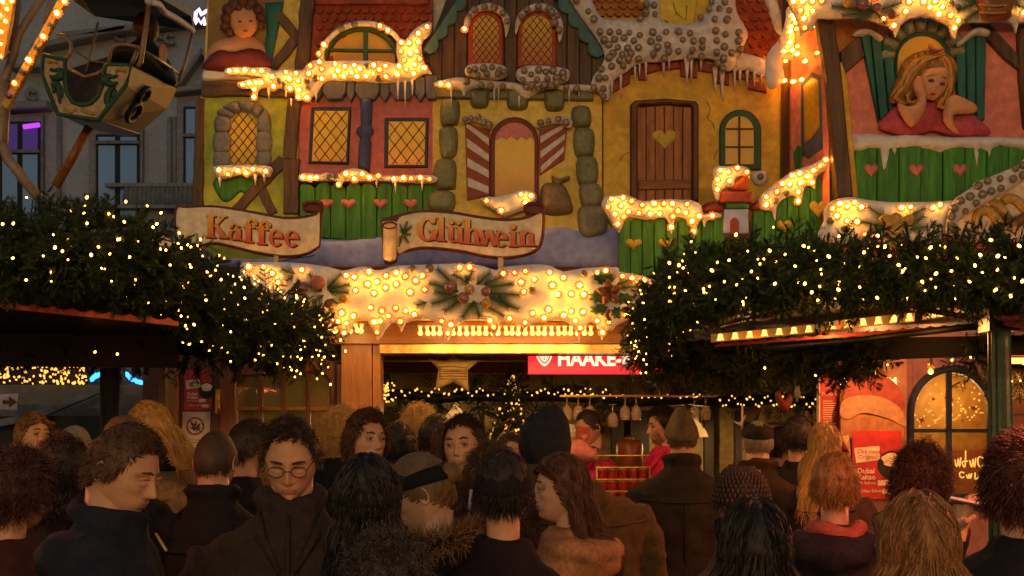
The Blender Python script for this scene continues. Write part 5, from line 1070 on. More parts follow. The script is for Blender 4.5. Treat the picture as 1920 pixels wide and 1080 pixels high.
# small tree
TR = thing('christmas_tree', P(950, 880, 8.6), 'small fir tree covered with warm lights standing on the kiosk shelf', 'christmas tree')
tb = P(950, 900, 8.6); tt = P(960, 705, 8.6)
one('trunk', lambda m: m.tube([tb, tt], [.02, .006], 6), M['timber'], TR)
fir_mass('foliage', [tb.lerp(tt, u) for u in (.08, .3, .55, .8, 1)], [.16, .15, .11, .06, .015], 620, M['fir'], TR, core=False, seed=8)
tp = []
for _ in range(120):
    u = rnd.random() ** 1.3; c = tb.lerp(tt, u); R_ = .20 * (1 - u) + .01; a = rnd.uniform(math.pi * .9, math.pi * 2.1); tp.append(c + Vector((math.cos(a) * R_, math.sin(a) * R_ * .8, 0)))
lights(TR, tp, FAIRYS, 1.15)
one('ribbon', lambda m: (m.tube([P(938, 800, 8.42), P(955, 785, 8.42), P(968, 792, 8.42)], .008, 6), m.tube([P(948, 812, 8.42), P(958, 795, 8.42)], .006, 6)), M['bronze'], TR)
# hanging glasses
def glass_mesh():
    b = MB(); b.lathe((0, 0, 0), [(.030, 0), (.030, -.003), (.004, -.006), (.004, -.05), (.022, -.062), (.034, -.09), (.033, -.12), (.028, -.145)], 14)
    me = bpy.data.meshes.new('wine_glass'); me.from_pydata(b.v, [], b.f); me.materials.append(glass('clear_glass', (.9, .75, .5), .05, .28)); me.polygons.foreach_set('use_smooth', b.sm); return me
GM = glass_mesh()
one('glass_rack', lambda m: (wbox(m, X(1050, 8.2), X(1345, 8.2), 8.15, 8.19, Zz(744, 8.2), Zz(741, 8.2)), wbox(m, X(1050, 8.2), X(1345, 8.2), 8.24, 8.28, Zz(744, 8.2), Zz(741, 8.2))), M['brass'], K)
gx_ = [(1063, 'leftmost of three'), (1084, 'middle of three'), (1106, 'rightmost of three'), (1149, 'lowest hanging'), (1172, 'first of two'), (1193, 'second of two'), (1302, 'left of two'), (1323, 'right of two')]
for x, s in gx_:
    o = link('wine_glass', GM, None, P(x, 745 if x != 1149 else 758, 8.2)); tag(o, 'clear wine glass hanging upside down, %s, by the %s' % (s, 'pink top woman' if x < 1130 else 'boiler' if x < 1200 else 'knit beanie'), 'wine glass', 'wine glasses hanging from the rack')
# bell lamp, dragon-white shades
def shade(name, px, py, Y, lab):
    t = thing(name, P(px, py + 30, Y), lab, 'lamp', 'white lamps inside the kiosk')
    one('lamp_shade', lambda m: m.lathe(P(px, py, Y), [(.02, .05), (.03, .02), (.085, -.05), (.105, -.10), (.10, -.10)], 18), glow('shade_glow', (1, .50, .13), .5), t)
    one('cap', lambda m: m.ball(P(px, py, Y) + Vector((0, 0, .055)), .018, 8, 6), M['brass'], t)
    one('stem', lambda m: m.tube([P(px, py, Y) + Vector((0, 0, .06)), P(px, py, Y) + Vector((0, 0, .55))], .004, 5), M['brass'], t)
    L = bpy.data.lights.new('lamp_bulb', 'POINT'); L.energy = 11; L.color = (1, .55, .2); L.shadow_soft_size = .03
    lo = bpy.data.objects.new('lamp_bulb', L); COL.objects.link(lo); lo.parent = t; lo.location = P(px, py, Y) - world_of(t) + Vector((0, -.02, -.13))
shade('pendant_lamp', 1303, 795, 9.9, 'glowing lamp shade partly hidden behind the knit beanie')
shade('pendant_lamp', 1512, 812, 9.9, 'glowing lamp shade behind the head in the dark back of the kiosk')
shade('pendant_lamp', 855, 770, 9.7, 'low lamp shade behind the straw star over the work top')
# fittings
FT1 = thing('beer_tap', P(732, 880, 7.9), 'brass column tap with round knob at the left of the counter', 'tap')
one('column', lambda m: m.tube([P(731, 900, 7.9), P(731, 806, 7.9)], .011, 8), M['brass'], FT1)
one('knob', lambda m: m.ball(P(731, 800, 7.9), .022, 10, 8), M['brass'], FT1)
BX = thing('takeaway_box', P(1097, 835, 7.75), 'small red printed box with a drink picture on the counter beside the pink shirted woman', 'box')
one('carton', lambda m: slab(m, [(1081, 800), (1104, 801), (1105, 838), (1079, 837)], 7.85, .10, .002), M['tile_red'], BX)
one('picture', lambda m: slab(m, heart(1095, 820, 12, 12), 7.7485, .002, .0004), M['heart_pink'], BX)
GL = thing('mulled_wine_jar', P(1070, 838, 7.7), 'glass jar of red mulled wine on top of the counter display', 'jar')
one('jar', lambda m: m.lathe(P(1070, 838, 7.7), [(.001, 0), (.035, 0), (.036, .09), (.028, .13), (.030, .135)], 14), bpy.data.materials['clear_glass'], GL)
one('wine', lambda m: m.lathe(P(1070, 837, 7.7), [(.001, .002), (.032, .002), (.033, .06), (.001, .06)], 14), M['red_dark'], GL)
TP = thing('counter_cloth', P(1100, 868, 7.55), 'pink red cloth and box stack behind the hooded man', 'cloth')
one('cloth', lambda m: relief(m, crom([(1060, 862), (1068, 830), (1090, 824), (1110, 840), (1118, 842), (1118, 868)], 3), 7.6, .12, .06), M['heart_pink'], TP)
# mugs on the display
def mug_mesh():
    b = MB(); b.lathe((0, 0, 0), [(.001, 0), (.030, 0), (.029, .055), (.031, .072), (.028, .072), (.026, .05), (.001, .045)], 14, 0); b.lathe((0, 0, 0), [(.0312, .052), (.0318, .072), (.0275, .073)], 14, 1)
    b.tube([(0, -.028, .055), (.0, -.046, .05), (0, -.046, .025), (0, -.028, .02)], .0035, 6, 1)
    me = bpy.data.meshes.new('mug'); me.from_pydata(b.v, [], b.f); me.materials.append(paint('mug_red', (.55, .03, .03), (.45, .02, .025), 5, rough=.15, bump=0, spec=.8)); me.materials.append(M['gold'])
    me.polygons.foreach_set('material_index', b.mi); me.polygons.foreach_set('use_smooth', b.sm); return me
MUG = mug_mesh()
RK = thing('mug_rack', P(1170, 966, 7.25), 'tall rack of glass shelves filled with red mugs on the counter', 'rack')
rows = ['top', 'second', 'third', 'bottom']
for i in range(6): one('shelf', lambda m: wbox(m, X(1118, 7.3), X(1217, 7.3), 7.24, 7.34, Zz(964 - i * 22.2, 7.3) - .004, Zz(964 - i * 22.2, 7.3)), M['brass'], RK)
for a in (1118, 1217): one('upright', lambda m: wbox(m, X(a, 7.3) - .003, X(a, 7.3) + .003, 7.25, 7.34, Zz(964, 7.3), Zz(874, 7.3)), M['brass'], RK)
for r_ in range(4):
    for c in range(5):
        o = link('mug', MUG, None, P(1127 + c * 19.6, 963.5 - (3 - r_) * 22.2, 7.29)); o.scale = (.95, .95, .93)
        tag(o, 'red mug with gold rim, %s from left in the %s rack row' % (('first', 'second', 'third', 'fourth', 'fifth')[c], rows[r_]), 'mug', 'red mugs stacked in the counter rack')
# hanging heart and little tree
HH = thing('hanging_heart', P(1472, 772, 7.4), 'red quilted heart hanging in front of the dark hatch', 'ornament')
one('heart', lambda m: relief(m, crom([(1470, 773), (1455, 752), (1454, 735), (1461, 734), (1468, 748), (1478, 738), (1485, 742), (1484, 756)], 4), 7.4, .05, .03), M['red_brick'], HH)
one('cord', lambda m: m.tube([P(1470, 745, 7.375), P(1470, 690, 7.375)], .0015, 4), M['cream'], HH)
HT = thing('hanging_ornament', P(1494, 753, 7.4), 'little cream felt tree hanging right of the red heart', 'ornament')
one('felt_tree', lambda m: relief(m, [(1486, 745), (1490, 737), (1488, 736), (1492, 728), (1491, 727), (1495, 720), (1499, 728), (1498, 729), (1501, 737), (1499, 738), (1503, 746), (1497, 746), (1496, 753), (1493, 753), (1492, 746)], 7.4, .02, .01), M['cream'], HT)
one('cord', lambda m: m.tube([P(1495, 722, 7.39), P(1495, 690, 7.39)], .0012, 4), M['cream'], HT)
# blue/dark figure ornaments on the post
OR = thing('wooden_ornament', P(1392, 800, 7.6), 'carved bird shaped rod ornament standing behind the man in the flat cap', 'ornament')
one('rod', lambda m: m.tube([P(1391, 815, 7.6), P(1392, 760, 7.6)], .006, 6), M['cream'], OR)
one('wing', lambda m: m.tube([P(1376, 790, 7.6), P(1388, 796, 7.6), P(1398, 778, 7.6)], [.004, .012, .004], 6), M['snow_dim'], OR)
LG = thing('ladle_rack', P(1260, 870, 8.3), 'dark steel drink boiler with taps behind the counter between the two servers', 'boiler')
one('tank', lambda m: m.lathe(P(1180, 905, 8.5), [(.001, 0), (.09, 0), (.09, .25), (.075, .28), (.001, .29)], 18), M['bronze'], LG)
one('lid', lambda m: m.ball(P(1180, 822, 8.5), (.03, .03, .02), 10, 6), M['brass'], LG)

# ================================================================== right corner of the kiosk
RC = thing('kiosk_corner_wall', (X(1700, 7.3), 7.3, 0), 'mauve rendered corner wall of the kiosk with a green arched window', 'wall')
o_ = arch(1700, 1862, 1000, 686, 20, 775); i_ = arch(1711, 1850, 925, 699, 20, 775)
hole = arch(1706, 1856, 1000, 692, 20, 775)
one('wall', lambda m: (pbox(m, 1534, 1706, 600, 1400, 7.3, .05), pbox(m, 1856, 2200, 600, 1400, 7.3, .05), slab(m, [(1706, 600), (1856, 600), (1856, 775)] + [(1781 + 75 * math.cos(a), 775 - 83 * math.sin(a)) for a in [math.pi * i / 16 for i in range(1, 16)]] + [(1706, 775)], 7.3, .05, .001), pbox(m, 1706, 1856, 935, 1400, 7.3, .05)), paint('mauve', (.36, .17, .14), (.28, .12, .10), 2.5), RC)
wfr = one('window_frame', lambda m: slab(m, strip(arch(1700, 1862, 935, 686, 20, 775), arch(1711, 1850, 935, 699, 20, 775)), 7.25, .04, .008), M['navy'], RC)
one('muntin', lambda m: pbox(m, 1773, 1782, 699, 935, 7.25, .03), M['navy'], wfr)
for a, b in ((1711, 1772.7), (1782.3, 1850)): one('muntin', lambda m: pbox(m, a, b, 804, 811, 7.25, .025), M['navy'], wfr)
one('sill', lambda m: pbox(m, 1700, 1862, 925, 936, 7.25, .06), M['navy'], wfr)
one('pane', lambda m: slab(m, arch(1711, 1850, 930, 699, 20, 775), 7.272, .004, .001), glass('shop_glass', (.30, .17, .04), .03, .45), wfr)
one('inner_wall', lambda m: pbox(m, 1680, 1900, 660, 1000, 7.75, .02), paint('window_inner', (.40, .24, .05), (.20, .10, .02), 2.0), RC)
for x, y, s in ((1750, 748, 5), (1779, 748, 11), (1825, 765, 7), (1728, 788, 7), (1743, 822, 8), (1804, 788, 4)):
    pts = [(x + math.cos(math.pi * k / 4 + .3) * s * (1 if k % 2 == 0 else .45), y + math.sin(math.pi * k / 4 + .3) * s * (1 if k % 2 == 0 else .45)) for k in range(8)]
    one('star_sticker', lambda m: slab(m, pts, 7.265, .002, .0003), M['bronze'], RC)
LS = thing('window_light_chain', P(1780, 790, 7.6), 'chain of tiny warm lights inside the green arched window', 'fairy lights')
lamp(LS, 'POINT', 6.0, P(1790, 740, 7.5), size=.08)  # added point light, assumed room light that turns the window golden
lights(LS, [P(1716 + i * 4.1, 778 + 9 * math.sin(i * .8) + rnd.uniform(-4, 4), 7.55) for i in range(32)] + [P(rnd.uniform(1715, 1845), rnd.uniform(720, 800), 7.6) for _ in range(30)], FAIRYS, .8)
NS = thing('script_reflection', P(1790, 885, 7.55), 'golden glowing scrawl standing in for lettering reflected in the lower arched window panes', 'sign')  # glowing strokes and panel added in place of a sign's reflection
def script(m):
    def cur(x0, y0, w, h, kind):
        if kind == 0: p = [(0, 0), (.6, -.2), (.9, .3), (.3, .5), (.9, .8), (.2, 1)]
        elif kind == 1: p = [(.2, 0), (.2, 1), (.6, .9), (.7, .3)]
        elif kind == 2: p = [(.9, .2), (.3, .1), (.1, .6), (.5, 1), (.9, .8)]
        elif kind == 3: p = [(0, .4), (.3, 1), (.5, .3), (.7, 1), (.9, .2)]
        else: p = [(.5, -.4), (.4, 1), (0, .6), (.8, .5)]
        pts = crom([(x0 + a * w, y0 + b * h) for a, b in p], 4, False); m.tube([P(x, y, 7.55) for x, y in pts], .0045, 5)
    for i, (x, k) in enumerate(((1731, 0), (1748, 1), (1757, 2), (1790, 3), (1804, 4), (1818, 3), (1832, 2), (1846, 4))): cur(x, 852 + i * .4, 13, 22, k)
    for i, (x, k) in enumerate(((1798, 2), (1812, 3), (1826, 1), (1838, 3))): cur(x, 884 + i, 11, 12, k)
one('script', script, glow('reflection_glow', (1, .55, .10), 1.2), NS)
one('reflection_panel', lambda m: slab(m, [(1722, 850), (1870, 840), (1870, 935), (1722, 935)], 7.66, .02, .002), M['red_brick'], NS)
MC = thing('menu_column', (X(1553, 7.15), 7.15, 0), 'narrow red drinks menu board with lines of small white print', 'menu board')
one('board', lambda m: pbox(m, 1534, 1572, 700, 1000, 7.2, .03), paint('menu_red', (.55, .05, .03), (.48, .04, .025), 2, bump=.05), MC)
one('edge', lambda m: pbox(m, 1531, 1534, 700, 1000, 7.2, .05), M['cream'], MC)
for i in range(30):
    y = 752 + i * 4.2; w = 18 + (i * 7) % 9
    one('print_line', lambda m: bar(m, (1543, y), (1543 + w, y), 1.5, 7.169, .0008, .0001), M['cream'], MC)
text('heading', 'Punsch', 1541, 742, 7.168, 7, M['cream'], MC)
# plastic wind screen with printed red and cream shape, poster in front
WS = thing('wind_screen', P(1640, 1000, 7.0), 'clear plastic wind screen with a faded red and cream winter print', 'wind screen')
one('sheet', lambda m: pbox(m, 1574, 1700, 660, 1080, 7.1, .004), glass('plastic', (.55, .30, .12), .08, .30), WS)
one('red_print', lambda m: slab(m, crom([(1580, 752), (1590, 715), (1620, 700), (1660, 705), (1690, 735), (1690, 770), (1612, 756)], 4), 7.092, .004, .001), M['red_brick'], WS)
one('cream_print', lambda m: slab(m, crom([(1575, 778), (1580, 752), (1608, 742), (1650, 744), (1688, 766), (1698, 800), (1668, 786), (1620, 774), (1592, 786)], 4), 7.087, .004, .001), paint('faded_cream', (.40, .22, .09), (.30, .18, .08), 6), WS)
one('tan_print', lambda m: slab(m, [(1576, 782), (1600, 776), (1640, 780), (1695, 795), (1695, 990), (1576, 990)], 7.094, .004, .001), paint('faded_tan', (.36, .17, .06), (.26, .11, .035), 5), WS)
cocoa_poster(1598, 808, 92, 128, 7.05, 'large red Dubai Kakao poster behind the plastic wind screen on the right')
for nm, q in (('left', [(1555, 925), (1558, 850), (1570, 822), (1590, 815), (1594, 870), (1592, 925)]), ('right', [(1680, 930), (1690, 870), (1720, 835), (1745, 870), (1770, 930)])):
    t = thing('felt_gnome_hat', P(sum(p[0] for p in q) / len(q), 930, 6.9), 'red pointed felt cone decoration standing %s of the large cocoa poster' % nm, 'decoration', 'felt cones by the cocoa poster')
    one('cone', lambda m: relief(m, q, 6.95, .08, .05), M['red_dark'] if nm == 'right' else M['faded'] if 'faded' in M else bpy.data.materials['faded_cream'], t)
    if nm == 'left': one('tip', lambda m: relief(m, [(1562, 848), (1578, 820), (1592, 848)], 6.88, .03, .02), M['red_dark'], t)
BSD = thing('slatted_stall_wall', (X(1920, 7.6), 7.0, 0), 'orange lit horizontal board wall at the right edge behind the green post', 'wall')
for i in range(9): one('board', lambda m: pbox(m, 1892, 2100, 690 + i * 30, 717 + i * 30, 7.0, .03), M['kiosk_beam'], BSD)
OPP_E = 570.0
# ================================================================== left fir canopy
def quad_slab(m, pts, th=.04):
    n = [Vector(p) for p in pts]; u = Vector((0, 0, th))
    m.add([*n, *[p + u for p in n]], [(0, 1, 2, 3)[::-1], (4, 5, 6, 7), (0, 1, 5, 4), (1, 2, 6, 5), (2, 3, 7, 6), (3, 0, 4, 7)])
LC = thing('fir_roofed_stall', P(250, 690, 5.4), 'dark stall roof edged with thick fir garland and lights on the left', 'stall')
near = [P(-420, 430, 4.3), P(-160, 445, 4.3), P(60, 455, 4.35), P(220, 475, 4.45), P(325, 520, 4.7)]
side = [P(325, 520, 4.7), P(415, 585, 5.3), P(500, 600, 5.9), P(580, 635, 6.5)]
far = [P(590, 650, 6.5), P(480, 655, 6.4), P(330, 650, 6.3), P(160, 640, 6.2), P(-150, 640, 6.2)]
fir_mass('foliage', near, [.15, .15, .15, .15, .11], 3400, M['fir'], LC, seed=21, ln=(.07, .15), needles=21)
fir_mass('foliage', side, [.12, .14, .17, .14], 2300, M['fir'], LC, seed=22, ln=(.07, .15), needles=21)
fir_mass('foliage', far, [.11, .11, .10, .10, .10], 1100, M['fir'], LC, seed=23, ln=(.08, .16), needles=18, droop=.9)
one('roof', lambda m: quad_slab(m, [P(-420, 500, 4.4), P(330, 520, 4.8), P(600, 655, 6.5), P(-300, 640, 6.3)]), M['dark'], LC)
one('fascia', lambda m: m.add([P(-420, 560, 4.5), P(330, 590, 4.8), P(330, 520, 4.8), P(-420, 500, 4.5)], [(0, 1, 2, 3)]), M['dark'], LC)
one('post', lambda m: m.tube([P(206, 690, 6.0), Vector((X(206, 6.0), 6.0, 0))], .045, 8), M['black'], LC)
one('underside_shade_sheet', lambda m: m.add([P(-300, 610, 6.0), P(330, 620, 6.1), P(335, 690, 6.1), P(-300, 685, 6.0)], [(0, 1, 2, 3)]), M['dark'], LC)  # added dark sheet, its colour stands in for the blackness under the canopy
def scal(par, a, b, Y, n, h, amp, mat, name='valance'):
    top = []; bot = []
    for i in range(n * 6 + 1):
        u = i / (n * 6); x = a[0] + (b[0] - a[0]) * u; y = a[1] + (b[1] - a[1]) * u; ph = (i % 6) / 6
        top.append((x, y - amp * (1 - abs(2 * ph - 1)) ** 2.2)); bot.append((x, y + h))
    return one(name, lambda m: slab(m, strip(top, bot), Y, .012, .002), mat, par)
M['valance'] = paint('valance', (.60, .10, .045), (.48, .07, .03), 6, bump=.3)
scal(LC, (-60, 563), (335, 603), 4.62, 11, 9, 6, M['valance'])
pl = [P(x, y, Y) for x, y, Y in ((50, 370, 4.18), (163, 370, 4.2), (236, 378, 4.25), (276, 386, 4.3), (302, 399, 4.35), (25, 419, 4.12), (24, 484, 4.1), (49, 525, 4.12), (103, 464, 4.15), (117, 471, 4.15), (81, 480, 4.12), (100, 440, 4.15), (171, 478, 4.2), (206, 476, 4.2), (243, 482, 4.25), (294, 420, 4.3), (287, 426, 4.3), (336, 437, 4.5), (352, 459, 4.5), (358, 463, 4.5), (340, 465, 4.5), (376, 449, 4.6), (380, 480, 4.6), (356, 496, 4.55), (358, 501, 4.55), (301, 467, 4.3), (311, 469, 4.3), (233, 416, 4.2), (5, 420, 4.1), (336, 533, 4.6), (344, 538, 4.6), (178, 660, 5.9), (220, 664, 5.9), (355, 645, 5.7), (312, 565, 4.65))]
lights(LC, pl, FAIRY, .72)
lights(LC, [P(x, y, Y) for x, y, Y in [(rnd.gauss(0, 1), 0, 0) for _ in range(0)]] + scatter(side, [.16, .18, .20, .17], 190, 31), FAIRY, .6)
lights(LC, scatter(near[2:], [.15, .15, .14], 26, 33), FAIRY, .6)
lights(LC, scatter([side[-1], side[-1] + Vector((0.02, 0, -.12))], [.17, .15], 26, 32), FAIRY, .7)
LH = bpy.data.lights.new('assumed_heater_glow', 'AREA'); LH.energy = 9; LH.color = (1, .17, .06); LH.size = .5
# assumed infrared heater, out of view, added for red light by the left canopy
HT1 = thing('assumed_heater', P(60, 700, 4.9) , 'assumed infrared heater bar, unseen, added for red glow under the left canopy', 'heater')
def heater(t, c, e, w=.30):  # body and red light of an assumed heater
    one('housing', lambda m: m.box(c + Vector((0, 0, .05)), (w, .06, .03)), M['dark'], t)
    one('rod', lambda m: m.tube([c + Vector((0, 0, .07)), c + Vector((0, .25, .28))], .008, 6), M['dark'], t)
    one('element', lambda m: m.box(c, (w * .93, .02, .012)), glow('element_glow', (1, .16, .04), 5), t)
    L = bpy.data.lights.new('assumed_heater_light', 'AREA'); L.energy = e; L.color = (1, .20, .07); L.shape = 'RECTANGLE'; L.size = w * 2; L.size_y = .08
    o = bpy.data.objects.new('assumed_heater_light', L); COL.objects.link(o); o.parent = t; o.location = c - world_of(t) + Vector((0, 0, -.02)); return o
bpy.data.lights.remove(LH)
heater(HT1, Vector((-2.3, 4.25, 2.05)), 10)

# ================================================================== right pavilion
RP = thing('fir_roofed_pavilion', P(1560, 640, 5.0), 'open pavilion roof with fir garland, fairy lights and bell lamps on the right', 'pavilion')
rn = [P(1265, 535, 4.75), P(1400, 520, 4.6), P(1560, 512, 4.4), P(1720, 508, 4.3), P(1900, 500, 4.2), P(2150, 500, 4.1)]
rs = [P(1275, 540, 4.75), P(1245, 590, 5.6), P(1215, 650, 6.4)]
rf = [P(1225, 660, 6.4), P(1330, 672, 6.3), P(1480, 668, 6.1), P(1640, 668, 5.9)]
fir_mass('foliage', rn, [.10, .10, .09, .09, .09, .10], 3400, M['fir'], RP, seed=41, ln=(.07, .15), needles=21)
fir_mass('foliage', rs, [.09, .09, .09], 1300, M['fir'], RP, seed=42, ln=(.07, .14), needles=21)
fir_mass('foliage', rf, [.09, .08, .07, .05], 1300, M['fir'], RP, seed=43, ln=(.08, .17), needles=21, droop=1.0)
one('roof', lambda m: quad_slab(m, [P(1265, 545, 4.7), P(2150, 525, 4.2), P(2200, 622, 6.4), P(1235, 622, 6.4)]), M['dark'], RP)
one('eave_board', lambda m: m.add([P(1225, 690, 6.38), P(1960, 664, 6.0), P(1960, 628, 6.0), P(1225, 640, 6.38)], [(0, 1, 2, 3)]), M['dark'], RP)
for a, b, Ya, Yb2, w in ((( 1320, 618), (1490, 577), 6.0, 4.9, .007), ((1400, 571), (1470, 564), 5.6, 4.8, .008), ((1370, 602), (1450, 592), 5.8, 5.2, .008), ((1410, 580), (1500, 560), 5.4, 4.8, .008)):
    one('rafter', lambda m: m.tube([P(*a, Ya), P(*b, Yb2)], w, 6), M['kiosk_beam'], RP)
one('beam', lambda m: m.tube([P(1335, 662, 6.3), P(1600, 638, 5.5), P(1870, 607, 4.7)], .014, 4), CORE, RP)
# bell lamps
BLs = glow('bell_glow', (1.0, .50, .10), 1.6)
SBk = glow('strip_back', (.60, .20, .02), .25)  # weak emission makes the board look lit orange by its bells
def bellstrip(x0, y0, x1, y1, Y0, Y1, n, h, lab):
    t = thing('bell_lamp_strip', P(x0, y0 + h, Y0), lab, 'lamp strip', 'strips of bell lamps under the pavilion roof')
    V = [P(x0, y0 + h / 2, Y0), P(x1, y1 + h / 2, Y1), P(x1, y1 - h / 2, Y1), P(x0, y0 - h / 2, Y0)]
    m = MB(); bk = [v + Vector((0, .03, 0)) for v in V]; m.add(V + bk, [(0, 1, 2, 3), (0, 4, 5, 1), (3, 2, 6, 7), (1, 5, 6, 2), (0, 3, 7, 4)]); m.build('back_board', SBk, t)
    for i in range(n):
        u = (i + .5) / n; c = P(x0 + (x1 - x0) * u, y0 + (y1 - y0) * u, Y0 + (Y1 - Y0) * u); s = h * (Y0 + (Y1 - Y0) * u) / F
        one('bell_lamp', lambda mm: mm.lathe(c + Vector((0, -.03, -s * .42)), [(s * .48, 0), (s * .44, s * .08), (s * .34, s * .3), (s * .30, s * .6), (s * .26, s * .78), (.001, s * .82)], 12), BLs, t)
    return t
bellstrip(1335, 634, 1527, 616, 6.05, 5.5, 7, 15, 'farthest strip of glowing bell lamps, running left under the pavilion roof')
bellstrip(1542, 612, 1715, 594, 5.45, 5.0, 6, 17, 'middle strip of six glowing bell lamps under the pavilion roof')
bellstrip(1732, 590, 1762, 586, 4.95, 4.85, 2, 18, 'short strip of bell lamps nearest the green post')
bellstrip(1640, 530, 1675, 540, 4.60, 4.60, 1, 16, 'lone bell lamp showing through the fir near the striped awning')
scal(RP, (1340, 646), (1860, 605), 5.35, 20, 5, 3, M['valance'])
for a, b, c in ((1400, 640, 5.8), (1560, 622, 5.3), (1700, 606, 4.95), (1800, 640, 5.6)): lamp(RP, 'POINT', 1.4, P(a, b + 14, c), c=(1, .40, .10), size=.05)
for lx, e in ((1640, 9), (1745, 5)):  # assumed lamps, added to brighten the right booth
    WL = thing('assumed_lamp', P(lx, 705, 6.75), 'assumed small brass lamp hanging before the %s on the right' % ('plastic wind screen' if lx < 1700 else 'green arched window'), 'lamp', 'assumed small lamps under the pavilion edge')
    one('holder', lambda m: m.tube([P(lx, 672, 6.75), P(lx, 690, 6.75)], [.008, .02], 8), M['brass'], WL)
    one('bulb', lambda m: m.ball(P(lx, 696, 6.75), .016, 8, 6), M['bulb_soft'], WL)
    lamp(WL, 'POINT', e, P(lx, 706, 6.75), c=(1, .34, .10), size=.03)
# striped awning pieces
AW = thing('striped_awning', P(1800, 590, 4.7), 'red and cream striped awning edge lit red beside the green post', 'awning')
for i in range(7):
    a = 1765 + i * 12; one('stripe', lambda m: slab(m, [(a, 551 + i * 3.4), (a + 12, 554.4 + i * 3.4), (a + 12, 573 + i * 2.6), (a + 6, 577 + i * 2.6), (a, 571 + i * 2.6)], 4.72, .006, .001), M['valance'] if i % 2 else M['cream'], AW)
scal(AW, (1622, 551), (1690, 566), 4.75, 5, 8, 4, M['valance'], 'fringe')
scal(AW, (1704, 570), (1860, 600), 4.70, 9, 10, 5, M['heart_pink'], 'fringe')
one('fringe', lambda m: relief(m, crom([(1862, 592), (1890, 590), (1930, 583), (2000, 575), (2000, 590), (1930, 598), (1880, 602)], 3), 4.4, .03, .02), M['heart_pink'], AW)
scal(AW, (1880, 600), (2050, 628), 4.5, 8, 10, 4, M['heart_pink'], 'fringe')
# post
GP = thing('fluted_post', (X(1875, 4.6), 4.6, 0), 'dark green fluted pavilion post with a square collar at the right', 'post')
xp = X(1873, 4.6)
def flut(m):
    n = 24; V = []; zs = [(0, .058), (.4, .055), (2.02, .040), (2.12, .040)]
    for z, r in zs:
        for k in range(n):
            a = 2 * math.pi * k / n; q = r * (1 - .12 * (k % 2)); V.append((xp + .03 * (1 - z / 2.1) + math.cos(a) * q, 4.6 + math.sin(a) * q, z))
    m.add(V, [(i * n + k, i * n + (k + 1) % n, (i + 1) * n + (k + 1) % n, (i + 1) * n + k) for i in range(3) for k in range(n)])
one('shaft', flut, paint('post_green', (.03, .075, .035), (.02, .05, .025), 8, rough=.25, spec=.8, bump=.1), GP)
one('collar', lambda m: m.box((xp, 4.6, 2.10), (.055, .055, .05)), bpy.data.materials['post_green'], GP)
rl = [(1280, 489, 4.6), (1273, 497, 4.6), (1255, 493, 4.65), (1255, 520, 4.65), (1281, 502, 4.6), (1345, 492, 4.5), (1367, 488, 4.45), (1335, 507, 4.5), (1402, 471, 4.4), (1443, 470, 4.4), (1472, 477, 4.35), (1425, 495, 4.4), (1409, 509, 4.45), (1358, 528, 4.5), (1381, 534, 4.45), (1319, 542, 4.55), (1320, 548, 4.55), (1300, 571, 4.65), (1256, 565, 4.75), (1244, 548, 4.8), (1265, 538, 4.7), (1285, 545, 4.65), (1393, 566, 4.5), (1453, 532, 4.4), (1491, 499, 4.3), (1507, 461, 4.25), (1516, 464, 4.25), (1509, 532, 4.3), (1522, 548, 4.3), (1554, 481, 4.2), (1539, 505, 4.25), (1537, 537, 4.3), (1572, 543, 4.3), (1574, 528, 4.3), (1620, 473, 4.15), (1646, 462, 4.15), (1646, 442, 4.2), (1659, 464, 4.15), (1668, 480, 4.15), (1685, 497, 4.15), (1692, 509, 4.2), (1697, 504, 4.2), (1720, 482, 4.1), (1736, 484, 4.1), (1755, 513, 4.15), (1754, 539, 4.2), (1745, 464, 4.15), (1729, 529, 4.2), (1789, 535, 4.2), (1818, 527, 4.15), (1828, 498, 4.05), (1842, 511, 4.05), (1871, 480, 4.0), (1838, 478, 4.05), (1858, 450, 4.05), (1911, 461, 4.0), (1865, 544, 4.1), (1895, 555, 4.1), (1902, 521, 4.0), (1917, 527, 4.0), (1700, 560, 4.25), (1573, 443, 4.3), (1450, 426, 4.45), (1380, 440, 4.5), (1296, 453, 4.6)]
lights(RP, [P(a, b, c) for a, b, c in rl], FAIRY, .72)
lights(RP, scatter(rs, [.13, .14, .13], 60, 45), FAIRY, .6)
lights(RP, scatter(rn[:5], [.10] * 5, 48, 47), FAIRY, .6)
lights(RP, [P(rnd.uniform(1175, 1225), rnd.uniform(560, 700), 6.2) for _ in range(40)], FAIRY, .6)
lights(RP, [P(a, b, 5.7) for a, b in ((1529, 704), (1664, 684), (1434, 690), (1820, 670), (1785, 675), (1897, 715), (1913, 714), (1919, 682))], FAIRY, .7)
rp2 = [P(1830, 668, 5.9), P(1860, 678, 5.9), P(1990, 690, 5.8)]
fir_mass('foliage', rp2, [.05, .08, .08], 420, M['fir'], RP, seed=46, ln=(.08, .15), droop=1.0)
HT2 = thing('assumed_heater', (1.75, 3.4, 2.1), 'assumed infrared heater bar, unseen, added for red glow under the right pavilion roof', 'heater')  # assumed heater, added to cast red light on the people at right
heater(HT2, Vector((1.75, 3.3, 2.08)), 20)
HT3 = thing('assumed_heater', (1.9, 5.4, 2.0), 'second assumed infrared heater bar, added for red glow near the green post', 'heater')  # assumed heater, added to redden the right booth and crowd
heater(HT3, Vector((2.35, 5.6, 2.0)), 34, .2)

